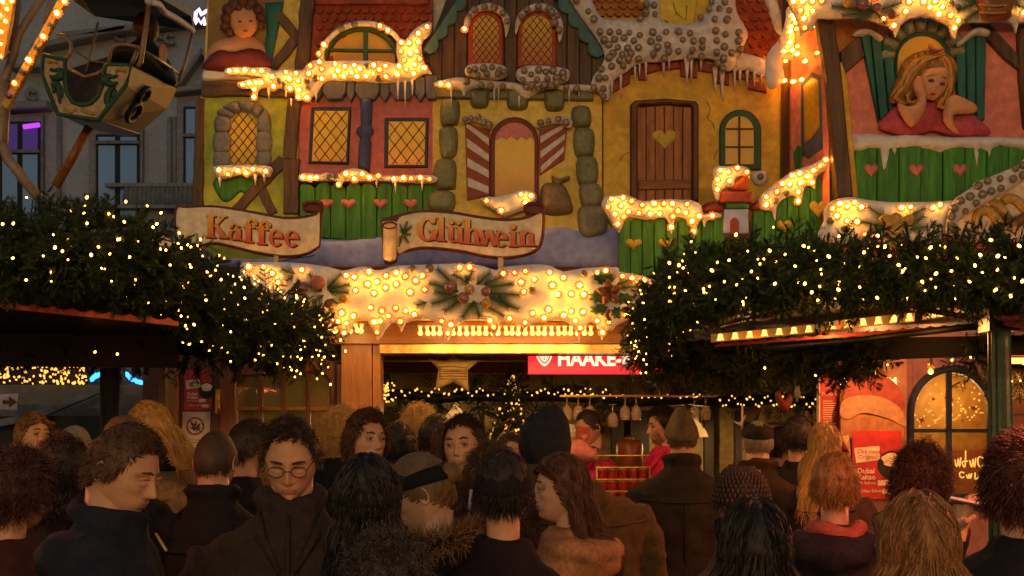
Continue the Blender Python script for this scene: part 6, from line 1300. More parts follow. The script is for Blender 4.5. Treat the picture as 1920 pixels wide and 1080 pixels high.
# ================================================================== ferris wheel
YW = 10.5
FW = thing('fairground_ride', P(60, 300, YW), 'steel ferris wheel frame with yellow bulb strips at the upper left', 'ferris wheel')
M['steel'] = paint('steel', (.36, .26, .20), (.26, .18, .13), 5, rough=.4)
M['spoke_glow'] = paint('spoke_paint', (.75, .42, .10), (.6, .32, .07), 4)
one('bulb_spoke', lambda m: bar(m, (134, -20), (12, 204), 15, YW - .3, .06, .01), M['spoke_glow'], FW)
bulbs(FW, [(366, 12), (325, 78), (246, 209), (168, 341), (87, 472)], YW - .37, 0, 0, 3, True, None, 1.6)
bulbs(FW, [(288, 145), (208, 276), (130, 407), (52, 538)], YW - .37, 0, 0, 3, False, None, 1.3)
for pts, r in (([(90, -20), (38, 60), (28, 96), (8, 150), (2, 210)], .035), ([(96, 0), (84, 45)], .02), ([(0, 262), (16, 300), (72, 370)], .045), ([(168, 238), (104, 350)], .04), ([(36, -10), (22, 95)], .03), ([(0, 110), (14, 104), (30, 96)], .012), ([(-60, 330), (2, 262), (8, 150)], .06)):
    one('strut', lambda m: m.tube([P(x, y, YW) for x, y in pts], r, 8), M['steel'] if pts[0][0] != 168 else M['bronze'], FW)
one('bulb_panel', lambda m: slab(m, [(-80, -40), (36, -40), (26, 40), (12, 110), (-80, 130)], YW - .2, .04, .01), M['gold'], FW)
bulbs(FW, [(45, 55), (38, 122), (12, 182), (8, 250), (4, 318), (70, 8), (20, 15), (5, 90), (60, -40)], YW - .25, 0, 0, 3, True, None, 1.3)
# gondola
GO = thing('ferris_wheel_gondola', P(200, 250, 10), 'cream and green ferris wheel gondola marked 8 with a dark green canopy', 'gondola')
Yg, Yh = 10.0, 11.3
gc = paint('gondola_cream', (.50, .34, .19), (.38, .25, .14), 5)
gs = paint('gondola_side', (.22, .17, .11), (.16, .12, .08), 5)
s36 = lambda pts: [(x / 3.6, y / 3.6) for x, y in pts]
U = s36([(290, 370), (440, 405), (440, 560), (455, 630), (490, 690), (550, 712), (610, 700), (660, 655), (695, 570), (710, 450), (730, 432), (888, 440), (850, 580), (665, 810), (390, 770), (285, 505)])
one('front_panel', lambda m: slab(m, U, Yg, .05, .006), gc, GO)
one('panel_edge', lambda m: [m.tube([P(x, y, Yg - .05) for x, y in q], .018, 6) for q in (U[:9][::1], U[8:] + U[:1])], M['green_frame'], GO)
sp_ = [P(888 / 3.6, 450 / 3.6, Yg), P(1195 / 3.6, 600 / 3.6, Yh), P(1125 / 3.6, 735 / 3.6, Yh), P(940 / 3.6, 900 / 3.6, Yh), P(665 / 3.6, 812 / 3.6, Yg), P(850 / 3.6, 580 / 3.6, Yg)]
def thick(m, pts, v): n = len(pts); m.add([*pts, *[p + v for p in pts]], [tuple(range(n)), tuple(range(n, 2 * n))[::-1]] + [(i, n + i, n + (i + 1) % n, (i + 1) % n) for i in range(n)])
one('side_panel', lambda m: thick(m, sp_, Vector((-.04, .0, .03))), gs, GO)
one('hull_bottom', lambda m: thick(m, [P(390 / 3.6, 770 / 3.6, Yg), P(665 / 3.6, 812 / 3.6, Yg), P(940 / 3.6, 905 / 3.6, Yh), P(860 / 3.6, 925 / 3.6, Yh), P(600 / 3.6, 870 / 3.6, Yh)], Vector((0, 0, .04))), M['bronze'], GO)
one('back_panel', lambda m: thick(m, [P(300 / 3.6, 520 / 3.6, Yh), P(980 / 3.6, 300 / 3.6, Yh + .1), P(1190 / 3.6, 590 / 3.6, Yh + .1), P(900 / 3.6, 880 / 3.6, Yh + .1), P(450 / 3.6, 740 / 3.6, Yh)], Vector((0, .05, 0))), M['dark'], GO)
cp = Vector((0, 0, CZ)); a_ = (sp_[3] - sp_[4]).normalized(); b_ = (sp_[0] - sp_[4]).normalized(); c8 = (sp_[0] + sp_[1] + sp_[3] + sp_[4]) / 4 + a_ * .05; c8 = c8 + (cp - c8).normalized() * .22
one('number', lambda m: [m.tube([c8 + b_ * k + a_ * (ra * 1.7 * math.cos(t)) + b_ * (rb * math.sin(t)) for t in [2 * math.pi * i / 16 for i in range(17)]], .022, 6) for k, ra, rb in ((-.085, .085, .085), (.075, .065, .07))], CORE, GO)
for ox in (0, 1):
    f = (lambda x: x) if not ox else (lambda x: 1130 - x)
    for q, r in (([(350, 480), (400, 475), (415, 510), (370, 530), (335, 510)], .03), ([(350, 545), (390, 570), (400, 620), (405, 700)], .022), ([(345, 560), (365, 600), (360, 630)], .016), ([(385, 560), (415, 600), (420, 660)], .014), ([(345, 460), (350, 480)], .015)):
        pts = crom(s36([(f(x), y + (42 if ox else 0)) for x, y in q]), 3, False)
        one('scroll_ornament', lambda m: m.tube([P(x, y, Yg - .056) for x, y in pts], [r * math.sin(math.pi * (i + .6) / (len(pts) + .2)) + .003 for i in range(len(pts))], 5), M['green_frame'], GO)
for q, w in (([(325, 420), (350, 408), (385, 420)], .018), ([(780, 480), (810, 466), (845, 480)], .018), ([(430, 735), (480, 755), (520, 735)], .014), ([(550, 740), (600, 762), (640, 770)], .014)):
    one('gold_ornament', lambda m: m.tube([P(x, y, Yg - .056) for x, y in s36(q)], w, 5), M['gold'], GO)
rods = paint('rod_paint', (.30, .18, .08), (.2, .12, .06), 6, rough=.3)
for q, r, Ya, Yb2 in (([(1005, 30), (975, 250), (950, 420), (930, 450)], .020, Yg, Yg), ([(662, 150), (610, 380), (580, 490)], .012, Yh, Yh), ([(1298, 230), (1250, 420), (1190, 590)], .014, Yh, Yh), ([(380, 235), (440, 240), (480, 290), (475, 360), (440, 410)], .016, Yg, Yg), ([(935, 320), (860, 300), (790, 300), (745, 340), (735, 430)], .016, Yg, Yg), ([(940, 330), (1100, 420), (1210, 495)], .016, Yg, Yh), ([(500, 340), (620, 415), (720, 425)], .010, Yh, Yh), ([(460, 460), (570, 520), (650, 500), (725, 455)], .014, Yg + .2, Yg + .2), ([(925, 345), (890, 430)], .018, Yg, Yg)):
    pts = s36(q); one('rail', lambda m: m.tube([P(x, y, Ya + (Yb2 - Ya) * i / max(1, len(pts) - 1)) for i, (x, y) in enumerate(crom(pts, 3, False) if 0 else pts)], r, 7), rods, GO)
cg = paint('canopy_green', (.02, .04, .03), (.012, .025, .02), 5)
one('canopy', lambda m: thick(m, [P(500 / 3.6, 10 / 3.6, Yg - .3), P(640 / 3.6, 110 / 3.6, Yh), P(1310 / 3.6, 210 / 3.6, Yh + .4), P(1290 / 3.6, 110 / 3.6, Yh), P(1000 / 3.6, -60 / 3.6, Yg - .2), P(500 / 3.6, -100 / 3.6, Yg - .3)], Vector((0, 0, .06))), cg, GO)
one('canopy_trim', lambda m: m.tube([P(x / 3.6, y / 3.6, Yg - .3 + (x - 1000) / 310 * 1.6) for x, y in crom([(1000, 10), (1070, 30), (1110, 80), (1180, 120), (1240, 160), (1300, 205)], 4, False)], .028, 6), M['snow_dim'], GO)
RI = thing('person', P(285, 130, 10.9), 'dark clothed rider with head turned away, seated in the ferris wheel gondola', 'person')
one('coat', lambda m: relief(m, crom(s36([(740, 420), (800, 340), (930, 290), (960, 200), (1010, 210), (1060, 310), (1150, 420), (1190, 590), (900, 450)]), 4), 11.0, .25, .3), M['black'], RI)
one('head', lambda m: m.ball(P(985 / 3.6, 185 / 3.6, 10.9), (.11, .12, .13), 14, 10), M['hair_brown'], RI)
one('hand', lambda m: m.ball(P(1100 / 3.6, 365 / 3.6, 10.8), (.035, .04, .09), 10, 8), M['skin_paint'], RI)

# ================================================================== old building behind the wheel
YO = 24.0
OB = thing('old_town_house', (X(180, YO), YO, 0), 'pale grey stucco town house with tall windows behind the ferris wheel', 'building')
stucco = paint('stucco', (.44, .43, .48), (.30, .30, .35), .9, mot=.5, bump=.4, dist=.03); stuc2 = paint('stucco_trim', (.30, .27, .28), (.22, .19, .21), 1.5, bump=.4)
def rail_wall(m):
    pbox(m, -900, 700, -500, 1400, YO + .6, .3)
one('wall', rail_wall, stucco, OB)
gw = paint('window_glass', (.20, .36, .72), (.12, .24, .50), .5, rough=.12, bump=0, spec=.9, mot=0)  # blue base colour stands in for the dusk sky reflected in the panes
def win(x0, x1, y0, y1, casements, tr=None, glow_m=None):
    fr = one('window_frame', lambda m: pbox(m, x0 - 9, x1 + 9, y0 - 10, y1 + 4, YO + .3, .14), stuc2, OB)
    one('reveal', lambda m: pbox(m, x0, x1, y0, y1, YO + .155, .02), M['black'], fr)
    w = (x1 - x0) / casements
    for i in range(casements):
        for (a, b) in (((y0, tr), (tr, y1)) if tr else ((y0, y1),)):
            one('pane', lambda m: pbox(m, x0 + i * w + 5, x0 + (i + 1) * w - 5, a + 5, b - 4, YO + .13, .02), (glow_m if (glow_m and b == tr) else gw), fr)
    if tr: one('transom', lambda m: pbox(m, x0, x1, tr - 3, tr + 3, YO + .13, .08), M['stone_gray'], fr)
gp = glow('purple_light', (.16, .07, .45), .13)
win(0, 76, 228, 420, 2, 285, gp)
VL = thing('violet_light_strip', (X(60, 23.9), 23.9, Zz(245, 23.9)), 'thin glowing violet strip in the top of the left town house window', 'light strip')
one('tube', lambda m: m.tube([P(44, 238, 23.95), P(74, 234, 23.95)], .045, 6), glow('violet', (.42, .05, .75), 1.0), VL)
win(180, 262, 252, 420, 2, 268); win(344, 412, 200, 420, 2, 255)
for pts in ([(0, 200), (100, 196), (100, 210), (0, 216)], [(70, 92), (245, 55), (246, 66), (72, 104)], [(120, 70), (400, 40), (400, 52), (120, 82)], [(330, 172), (400, 165), (400, 176), (330, 183)], [(30, 130), (92, 128), (92, 136), (30, 138)]):
    one('cornice', lambda m: slab(m, pts, YO + .3, .35, .03), stuc2, OB)
for q in ([(335, 165), (384, 96), (388, 104), (345, 165)], [(384, 96), (440, 165), (430, 165), (382, 106)]): one('pediment', lambda m: slab(m, q, YO + .3, .3, .02), stuc2, OB)
for x, y in ((300, 75), (225, 65), (60, 175), (318, 70)):
    one('carved_ornament', lambda m: [m.tube([P(x + math.cos(a) * (4 + a * 1.6), y - math.sin(a) * (4 + a * 1.4), YO + .2) for a in [k * .5 for k in range(12)]], .05, 6)], stuc2, OB)
for i in range(18): one('baluster', lambda m: m.lathe(P(238 + i * 8.5, 386, YO), [(.05, 0), (.09, .12), (.05, .3), (.07, .42)], 8), M['stone_gray'], OB)
one('balcony_rail', lambda m: (pbox(m, 200, 420, 345, 352, YO + .05, .12), pbox(m, 200, 420, 386, 392, YO + .05, .12)), stuc2, OB)
for x in (111, 318, 328): one('downpipe', lambda m: m.tube([P(x, 220, YO + .25), P(x, 400, YO + .25)], .05, 6), stuc2, OB)
NM = thing('neon_letter', P(378, 50, 20), 'outlined white violet neon letter M beside the painted house front', 'sign')
one('neon_tube', lambda m: m.tube([P(x, y, 20) for x, y in [(366, 38), (367, 24), (373, 17), (378, 28), (382, 24), (388, 20), (391, 24), (390, 44), (384, 46), (383, 34), (377, 44), (372, 36), (366, 44), (366, 38)]], .028, 6), glow('neon', (.9, .62, .95), 1.6), NM)
# far stall lights, ramp, arrow sign
RM = thing('site_wall', (X(100, 9), 9.0, 0), 'dull grey banked wall and sloping rail behind the crowd on the left', 'wall')
one('wall', lambda m: pbox(m, -400, 320, 722, 1060, 9.2, .08), paint('grey_board', (.17, .14, .13), (.12, .10, .09), 2), RM)
one('rail', lambda m: slab(m, [(-60, 800), (60, 775), (212, 718), (214, 728), (70, 788), (-60, 812)], 8.9, .05, .005), M['stone_gray'], RM)
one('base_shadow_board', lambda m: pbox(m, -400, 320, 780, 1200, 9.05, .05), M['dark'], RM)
AR = thing('arrow_sign', P(18, 768, 8.6), 'white sign with a red arrow pointing right at the left edge', 'sign')
one('plate', lambda m: slab(m, [(-25, 740), (37, 738), (34, 769), (-25, 767)], 8.6, .02, .002), paint('plate_white', (.50, .45, .46), (.42, .38, .38), 2), AR)
one('arrow', lambda m: slab(m, [(5, 750), (17, 751), (17, 743), (32, 754), (17, 764), (17, 757), (5, 758)], 8.578, .004, .001), M['red_dark'], AR)
FS = thing('distant_light_net', P(80, 722, 15), 'net of small amber lights on a far stall roof at the left', 'fairy lights')
one('roof', lambda m: slab(m, [(-60, 690), (160, 684), (165, 722), (-60, 726)], 15.3, .1), M['dark'], FS)
fm = fairy_mesh(.013, M['fairy_far'])
lights(FS, [P(rnd.uniform(-5, 162), rnd.uniform(684, 720), 15) for _ in range(120)], fm, 1.0)
BLU = glow('blue_light', (.03, .22, 1.0), 3.0); bm_ = fairy_mesh(.016, BLU)
for i, (lab, c) in enumerate((('left blue light garland arc on the far stall', [(172, 712), (185, 702), (204, 704)]), ('right blue light garland arc on the far stall beside the kiosk', [(238, 702), (250, 712), (270, 718), (285, 712), (300, 706)]))):
    t = thing('blue_light_garland', P(c[1][0], 722, 15), lab, 'garland', 'blue light garlands on the far stall')
    cc = crom(c, 12, False); one('cable', lambda m: m.tube([P(x, y, 15.02) for x, y in cc], .01, 4), M['black'], t)
    w = world_of(t)
    for x, y in cc * 2:
        o = link('blue_light', bm_, t, P(x + rnd.uniform(-2, 2), y + rnd.uniform(-2.5, 2.5), 15) - w)
BS = thing('far_stall', (X(240, 16), 16, 0), 'pale far market stall under the blue light garlands', 'stall')
one('front', lambda m: pbox(m, 170, 305, 690, 1000, 16, .2), M['stone_gray'], BS)
for x in (205, 218): one('post', lambda m: pbox(m, x, x + 8, 690, 1000, 15.7, .1), M['dark'], BS)

# ================================================================== opposite side of the lane (behind the photographer): stall whose lamps light the crowd
OP = thing('opposite_stall', (0, -12.2, 0), 'wooden market stall with rows of warm lamps on the opposite side of the lane', 'stall')
one('wall', lambda m: wbox(m, -4.5, 4.5, -13.4, -13.2, 0, 4.4), M['kiosk_wood'], OP)
one('roof', lambda m: quad_slab(m, [(-4.8, -13.5, 4.6), (4.8, -13.5, 4.6), (4.8, -11.6, 4.2), (-4.8, -11.6, 4.2)], .06), M['varnish'], OP)
one('counter', lambda m: wbox(m, -4.2, 4.2, -12.4, -11.9, 0, 1.05), M['kiosk_wood'], OP)
om = MB(); om.ball((0, 0, 0), (.05, .05, .06), 10, 7); ome = bpy.data.meshes.new('lamp'); ome.from_pydata(om.v, [], om.f); ome.materials.append(M['bulb_soft'])
for i in range(17):
    link('lamp', ome, OP, Vector((-4.4 + i * .55, -11.62, 4.28)) - world_of(OP))
for i in range(4):
    L = bpy.data.lights.new('stall_lamp', 'POINT'); L.energy = OPP_E; L.color = (1.0, .59, .21); L.shadow_soft_size = .12
    o = bpy.data.objects.new('stall_lamp', L); COL.objects.link(o); o.parent = OP; o.location = Vector((-3.6 + i * 2.4, -11.45, 4.2)) - world_of(OP)
# ================================================================== people
def np_mesh(name, V, Fq, mats, mi=None, smooth=True):
    me = bpy.data.meshes.new(name); me.from_pydata([tuple(v) for v in V], [], [tuple(int(i) for i in f) for f in Fq])
    for m in mats: me.materials.append(m)
    if mi is not None: me.polygons.foreach_set('material_index', mi)
    me.polygons.foreach_set('use_smooth', [smooth] * len(me.polygons)); me.update(); return me
def skin(name, c): 
    m = paint(name, c, tuple(x * .85 for x in c), 14, rough=.5, bump=.06, dist=.002, mot=.25); m.node_tree.nodes['Principled BSDF'].inputs['Subsurface Weight'].default_value = .12
    m.node_tree.nodes['Principled BSDF'].inputs['Subsurface Radius'].default_value = (.02, .008, .004); return m
SK = skin('skin', (.50, .27, .17)); SK2 = skin('skin_pale', (.58, .34, .22)); LIP = skin('lip', (.42, .17, .12))
EYE_W = paint('eye_white', (.30, .24, .21), bump=0, rough=.2); EYE_D = paint('eye_dark', (.02, .012, .01), bump=0, rough=.15, spec=.8)
def G2(u, w, u0, w0, su, sw): return np.exp(-((u - u0) / su) ** 2 - ((w - w0) / sw) ** 2)
def face_push(u, w, fem):
    """forward relief of the face (metres) over width u and height w"""
    au = np.abs(u); f = 0 * u
    f += .008 * G2(u, w, 0, .010, .0085, .022) + .017 * G2(u, w, 0, -.010, .0085, .015) + .021 * G2(u, w, 0, -.023, .0105, .0095)
    f += .008 * G2(au, w, .0125, -.026, .006, .006)
    f += (.003 if fem else .006) * G2(au, w, .030, .031, .020, .007) - .011 * G2(au, w, .031, .014, .015, .010)
    f += .005 * G2(au, w, .040, -.014, .018, .014) - .003 * G2(au, w, .045, -.045, .015, .018)
    f += .0075 * G2(u, w, 0, -.048, .020, .005) + .0085 * G2(u, w, 0, -.0595, .016, .005) - .005 * G2(u, w, 0, -.0535, .023, .0020)
    f += .006 * G2(au, w, .018, -.050, .02, .02) - .004 * G2(u, w, 0, -.068, .018, .005) + .010 * G2(u, w, 0, -.088, .018, .013)
    return f
HA, HB_, HC = .076, .096, .118
def head_shape(d, fem=False, grow=0.0, face=True):
    """unit directions -> head surface, face towards -Y"""
    x, y, z = d[:, 0], d[:, 1], d[:, 2]
    t = np.clip(-z, 0, 1); k = 1 - .30 * t ** 1.5
    px = x * HA * k; pz = z * HC * np.where(z < 0, .98, 1.0)
    py = np.where(y > 0, y * HB_ * (1 - .42 * t ** 1.1), y * HB_ * (.90 + .0 * t))
    py = py - .010 * np.clip(z, 0, 1) * (y > 0) * 0
    py = py - np.where((z < -.25) & (y < .25), .022 * np.clip((-z - .25) / .6, 0, 1) * np.clip(.25 - y, 0, 1), 0)
    if face:
        m = np.clip(-y * 2.2, 0, 1); py = py - m * face_push(px, pz, fem)
    P_ = np.stack([px, py, pz], 1)
    if grow: P_ = P_ + d / np.linalg.norm(d, axis=1)[:, None] * grow
    return P_
def head_body(neck_tilt, fem, nu=64, nv=54):
    """closed head with ears and a neck running down into the collar; returns verts in head space, faces, material ids"""
    th = np.linspace(0, 1, nu, endpoint=False); lon = 2 * np.pi * (th - .12 * np.sin(2 * np.pi * th) / (1.0)); lon = lon  # denser at the face
    la = np.pi * (.5 - np.arange(1, nv) / nv); D = []
    for a in la: D += [(math.sin(l) * math.cos(a), -math.cos(l) * math.cos(a), math.sin(a)) for l in lon]
    D = np.array([(0, 0, 1)] + D + [(0, 0, -1)], float); V = head_shape(D, fem); Fc = []; mi = []
    for k in range(nu): Fc.append((0, 1 + (k + 1) % nu, 1 + k))
    for j in range(nv - 2):
        for k in range(nu): a = 1 + j * nu + k; b = 1 + j * nu + (k + 1) % nu; Fc.append((a, b, b + nu, a + nu))
    last = 1 + (nv - 1) * nu
    for k in range(nu): Fc.append((last, last - nu + k, last - nu + (k + 1) % nu))
    for f in Fc:
        c = V[list(f)].mean(0); mi.append(1 if (abs(c[0]) < .023 * (1 - abs(c[2] + .0535) / .03) and -.066 < c[2] < -.043 and c[1] < -.05) else 0)
    V = list(map(tuple, V))
    for s in (-1, 1):       # ears
        b = len(V); n = 10; 
        for r, o, _ in [(.8, -.014, 0), (1.0, .003, 0), (.97, .009, 0), (.80, .010, 0), (.60, .005, 0), (.1, .004, 0)]:
            for k in range(n):
                a = 2 * math.pi * k / n; rz = .031 * (1 if math.sin(a) > 0 else .9); V.append((s * (.072 + o), .014 + math.cos(a) * .017 * r + .22 * o, -.004 + math.sin(a) * rz * r))
        for j in range(5):
            for k in range(n): q = (b + j * n + k, b + j * n + (k + 1) % n, b + (j + 1) * n + (k + 1) % n, b + (j + 1) * n + k); Fc.append(q if s > 0 else q[::-1]); mi.append(0)
    return V, Fc, mi
def noise_arr(A, sc, seed=0):
    return np.array([mnoise.noise(Vector((p[0] * sc + seed, p[1] * sc, p[2] * sc))) for p in A])
def hair_mask(x, y, z, front=.62, back=-.55, side=-.05):
    """z limit of hair by direction: front hair line high, dropping behind the ears"""
    f = np.clip(-y, 0, 1) / np.sqrt(x * x + y * y + 1e-9)         # 1 = straight ahead
    lim = np.where(y < 0, side + (front - side) * np.clip((f - .25) / .55, 0, 1), side + (back - side) * np.clip((y / np.sqrt(x * x + y * y + 1e-9)) * 1.4, 0, 1))
    return z > lim
_hm = {}
def hair_mat(c, c2=None):
    key = (c, c2)
    if key not in _hm: _hm[key] = paint('hair_tone', c, c2 or tuple(x * .5 for x in c), 30, rough=.62, bump=.3, stretch=(2, 2, .5), spec=.4)
    return _hm[key]
def hair(style, col, par, R3, c, seed, fem=False, col2=None, n=None, front=.62, hairL=None):
    """cap plus strand ribbons. style: short, crop, wavy, curly, long, bun"""
    r = np.random.default_rng(seed); m = hair_mat(col, col2)
    g = {'short': .013, 'crop': .005, 'wavy': .018, 'curly': .022, 'long': .014, 'bun': .006}[style]
    back = {'short': -.45, 'crop': -.40, 'wavy': -.55, 'curly': -.75, 'long': -.75, 'bun': -.5}[style]
    nu, nv = 40, 30; V = []; ok = []; 
    D = np.array([(math.sin(2 * math.pi * k / nu) * math.cos(a), -math.cos(2 * math.pi * k / nu) * math.cos(a), math.sin(a)) for a in np.linspace(math.pi / 2 - .001, -1.2, nv) for k in range(nu)])
    side = -.12 if style in ('short', 'crop', 'bun') else -.35
    edge = noise_arr(D, 6, seed) * .10
    msk = hair_mask(D[:, 0], D[:, 1], D[:, 2] + edge, front, back, side)
    nz = noise_arr(D, 4, seed + 5) * g * .6
    Vc = head_shape(D, fem, 0, False) + D * (g * .55 + .004 + nz)[:, None]
    Fc = []
    for j in range(nv - 1):
        for k in range(nu):
            q = (j * nu + k, j * nu + (k + 1) % nu, (j + 1) * nu + (k + 1) % nu, (j + 1) * nu + k)
            if msk[list(q)].all(): Fc.append(q)
    allV = [Vc]; allF = list(Fc); base = len(Vc)
    N = int((n or {'short': 1500, 'crop': 1600, 'wavy': 1700, 'curly': 1900, 'long': 1500, 'bun': 1100}[style]) * 1.7)
    S_ = {'short': 4, 'crop': 2, 'wavy': 6, 'curly': 9, 'long': 13, 'bun': 6}[style]
    L = hairL or {'short': .030, 'crop': .010, 'wavy': .060, 'curly': .10, 'long': .38, 'bun': .12}[style]
    d = r.normal(size=(N * 3, 3)); d /= np.linalg.norm(d, axis=1)[:, None]
    d = d[hair_mask(d[:, 0], d[:, 1], d[:, 2] + noise_arr(d, 6, seed) * .1, front, back, side)][:N]; N = len(d)
    p = head_shape(d, fem, 0, False) + d * .002
    t_out = {'short': .28, 'crop': .3, 'wavy': .25, 'curly': .5, 'long': .05, 'bun': .02}[style]
    if style == 'bun': flow = np.array([0, 1.0, .25]) - d * 0
    elif style in ('long',): flow = np.stack([d[:, 0] * .5 + np.sign(d[:, 0] + .02) * .35, .25 + 0 * d[:, 0], -.8 + 0 * d[:, 0]], 1)
    elif style == 'crop': flow = np.stack([d[:, 0] * .3, .1 + 0 * d[:, 0], -.6 + 0 * d[:, 0]], 1)
    else:
        sw = r.uniform(-.5, .7); flow = np.stack([d[:, 0] * .3 + sw * .8 * (d[:, 2] > .3), -.9 * (d[:, 2] > .45) + .35 * (d[:, 1] > 0) + 0 * d[:, 0], -.75 + .75 * (d[:, 2] > .5)], 1)
    flow = flow + r.normal(size=(N, 3)) * {'short': .22, 'crop': .25, 'wavy': .28, 'curly': .7, 'long': .10, 'bun': .06}[style]
    lay = r.uniform(.3, 1.0, N); Ls = L * r.uniform(.7, 1.1, N) / S_
    pts = [p.copy()]; ph = r.uniform(0, 6.28, N)
    for s in range(S_):
        u = (s + 1) / S_
        v = flow + d * (t_out * (1 - u))[..., None] if np.isscalar(t_out) is False else flow + d * (t_out * (1 - u))
        if style == 'long': wv = np.clip((.25 - p[:, 2:3] / .12) * .9, 0, 1); v = v * (1 - wv) + np.array([0, .04, -1.0]) * wv + np.stack([np.sin(ph + u * 9) * .22, np.cos(ph + u * 7) * .16, 0 * ph], 1) * (1 if col2 is None else 1.5)
        if style == 'wavy': v = v + np.stack([np.sin(ph + u * 7), np.cos(ph + u * 6), 0 * ph], 1) * .6
        if style == 'curly': v = v * .35 + np.stack([np.sin(ph + u * 13), np.cos(ph + u * 13), np.sin(ph * 2 + u * 6)], 1) * .55 + np.array([0, 0, -.25])
        v /= np.linalg.norm(v, axis=1)[:, None]; p = p + v * Ls[:, None]
        # stay outside the skull
        q = p / np.array([HA, HB_, HC]); rr = np.linalg.norm(q, axis=1); lim = 1.0 + (g * lay) / .09
        near_ = (rr < lim); dirn = q / rr[:, None]; p = np.where(near_[:, None] | (style in ('bun', 'crop')) | ((style in ('short', 'wavy', 'long')) & (p[:, 2:3] > .02) & (rr > lim * (1.12 + .03 * s))[:, None]) | ((style == 'long') & (p[:, 2:3] > -.045) & (rr > lim * 1.05)[:, None]), dirn * lim[:, None] * np.array([HA, HB_, HC]), p)
        if style == 'long':
            fz = (p[:, 1] < .0) & (p[:, 2] < .07); fc_ = fz & (np.abs(p[:, 0]) < .074); p[:, 0] = np.where(fc_, np.sign(p[:, 0] + 1e-6) * (.074 + .012 * lay), p[:, 0]); yl = -.085 + .09 * np.clip((.07 - p[:, 2]) / .07, 0, 1); p[:, 1] = np.where(fz, np.maximum(p[:, 1], yl), p[:, 1])
            low = p[:, 2] < -.12; kx = 1 + .5 * np.clip((-.12 - p[:, 2]) / .12, 0, 1); bk = low & (p[:, 1] > -.02) & (np.abs(p[:, 0]) < .085 * kx); p[:, 1] = np.where(bk, np.maximum(p[:, 1], .095 + .03 * lay + .05 * np.clip((-.12 - p[:, 2]) / .1, 0, 1)), p[:, 1])
        pts.append(p.copy())
    pts = np.array(pts)                                  # S+1,N,3
    tan = np.gradient(pts, axis=0); side_v = np.cross(tan, r.normal(size=(1, N, 3)) + pts - np.array([0, 0, 0]) * 1.0); side_v /= np.linalg.norm(side_v, axis=2)[..., None] + 1e-9
    wd = {'short': .0016, 'crop': .0014, 'wavy': .0018, 'curly': .0017, 'long': .0019, 'bun': .0018}[style]
    prof = np.array([1 - .75 * (s / S_) for s in range(S_ + 1)])[:, None, None]
    A = pts - side_v * wd * prof; B = pts + side_v * wd * prof
    V2 = np.stack([A, B], 2).transpose(1, 0, 2, 3).reshape(-1, 3)   # N,(S+1),2
    k = np.arange(N)[:, None] * (S_ + 1) * 2 + np.arange(S_)[None] * 2 + base
    Fs = np.stack([k, k + 1, k + 3, k + 2], -1).reshape(-1, 4)
    allV.append(V2)
    if style == 'bun':
        mb = MB(); mb.ball((0, .105, .035), (.036, .034, .036), 14, 10); b = base + len(V2); allV.append(np.array(mb.v)); Fx = [tuple(i + b for i in f) for f in mb.f]
    else: Fx = []
    VV = np.concatenate(allV); VV = (R3 @ VV.T).T + np.array(c)
    me = np_mesh('hair', VV, allF + [tuple(f) for f in Fs] + Fx, [m]); return link('hair', me, par)
def rotm(yaw, pitch, roll=0):
    return np.array(Euler((pitch, roll, yaw), 'XYZ').to_matrix())      # pitch>0: face tips down? handled by caller
def shaped(mb_obj_fn, name, mats, par, voxel=.018, wr=.006, puff=None, seed=0, smooth_it=4):
    """union of simple solids -> one continuous surface with cloth wrinkles"""
    mb = MB(); mb_obj_fn(mb)
    me = bpy.data.meshes.new(name + '_raw'); me.from_pydata(mb.v, [], mb.f); o = bpy.data.objects.new(name + '_raw', me); COL.objects.link(o)
    md = o.modifiers.new('r', 'REMESH'); md.mode = 'VOXEL'; md.voxel_size = voxel; md.use_smooth_shade = True
    ms = o.modifiers.new('s', 'SMOOTH'); ms.iterations = smooth_it; ms.factor = .6
    dg = bpy.context.evaluated_depsgraph_get(); dg.update(); nm = bpy.data.meshes.new_from_object(o.evaluated_get(dg))
    bpy.data.objects.remove(o); bpy.data.meshes.remove(me)
    n = len(nm.vertices); co = np.empty(n * 3, np.float32); nm.vertices.foreach_get('co', co); co = co.reshape(-1, 3)
    no = np.empty(n * 3, np.float32); nm.vertices.foreach_get('normal', no) if False else None
    nrm = np.array([v.normal[:] for v in nm.vertices])
    h = noise_arr(co * np.array([1, 1, 1.6]), 9, seed) * wr - np.abs(noise_arr(co * np.array([.8, .8, 2.6]) + co[:, [2, 0, 1]] * .6, 7, seed + 9)) * wr * 1.1 + noise_arr(co * np.array([1, 1, 2.2]), 24, seed + 3) * wr * .45
    if puff: h = h + puff[1] * (np.abs(np.sin(co[:, 2] * math.pi / puff[0] + .3 * np.sin(co[:, 0] * 9))) ** .6 - .6)
    co = co + nrm * h[:, None]; nm.vertices.foreach_set('co', co.astype(np.float32).ravel())
    nm.name = name; nm.materials.clear()
    for m_ in mats: nm.materials.append(m_)
    nm.polygons.foreach_set('use_smooth', [True] * len(nm.polygons)); nm.update()
    return link(name, nm, par)
def ringloft(mb, rings, n=20):
    """rings: (z, rx, ry, cx, cy) bottom to top"""
    V = []
    for z, rx, ry, cx, cy in rings:
        for k in range(n):
            a = 2 * math.pi * k / n; ca, sa = math.cos(a), math.sin(a); e = .82
            V.append((cx + rx * math.copysign(abs(ca) ** e, ca), cy + ry * math.copysign(abs(sa) ** e, sa), z))
    Fc = [(i * n + k, i * n + (k + 1) % n, (i + 1) * n + (k + 1) % n, (i + 1) * n + k) for i in range(len(rings) - 1) for k in range(n)]
    Fc += [tuple(range(n))[::-1], tuple((len(rings) - 1) * n + k for k in range(n))]
    mb.add(V, Fc)
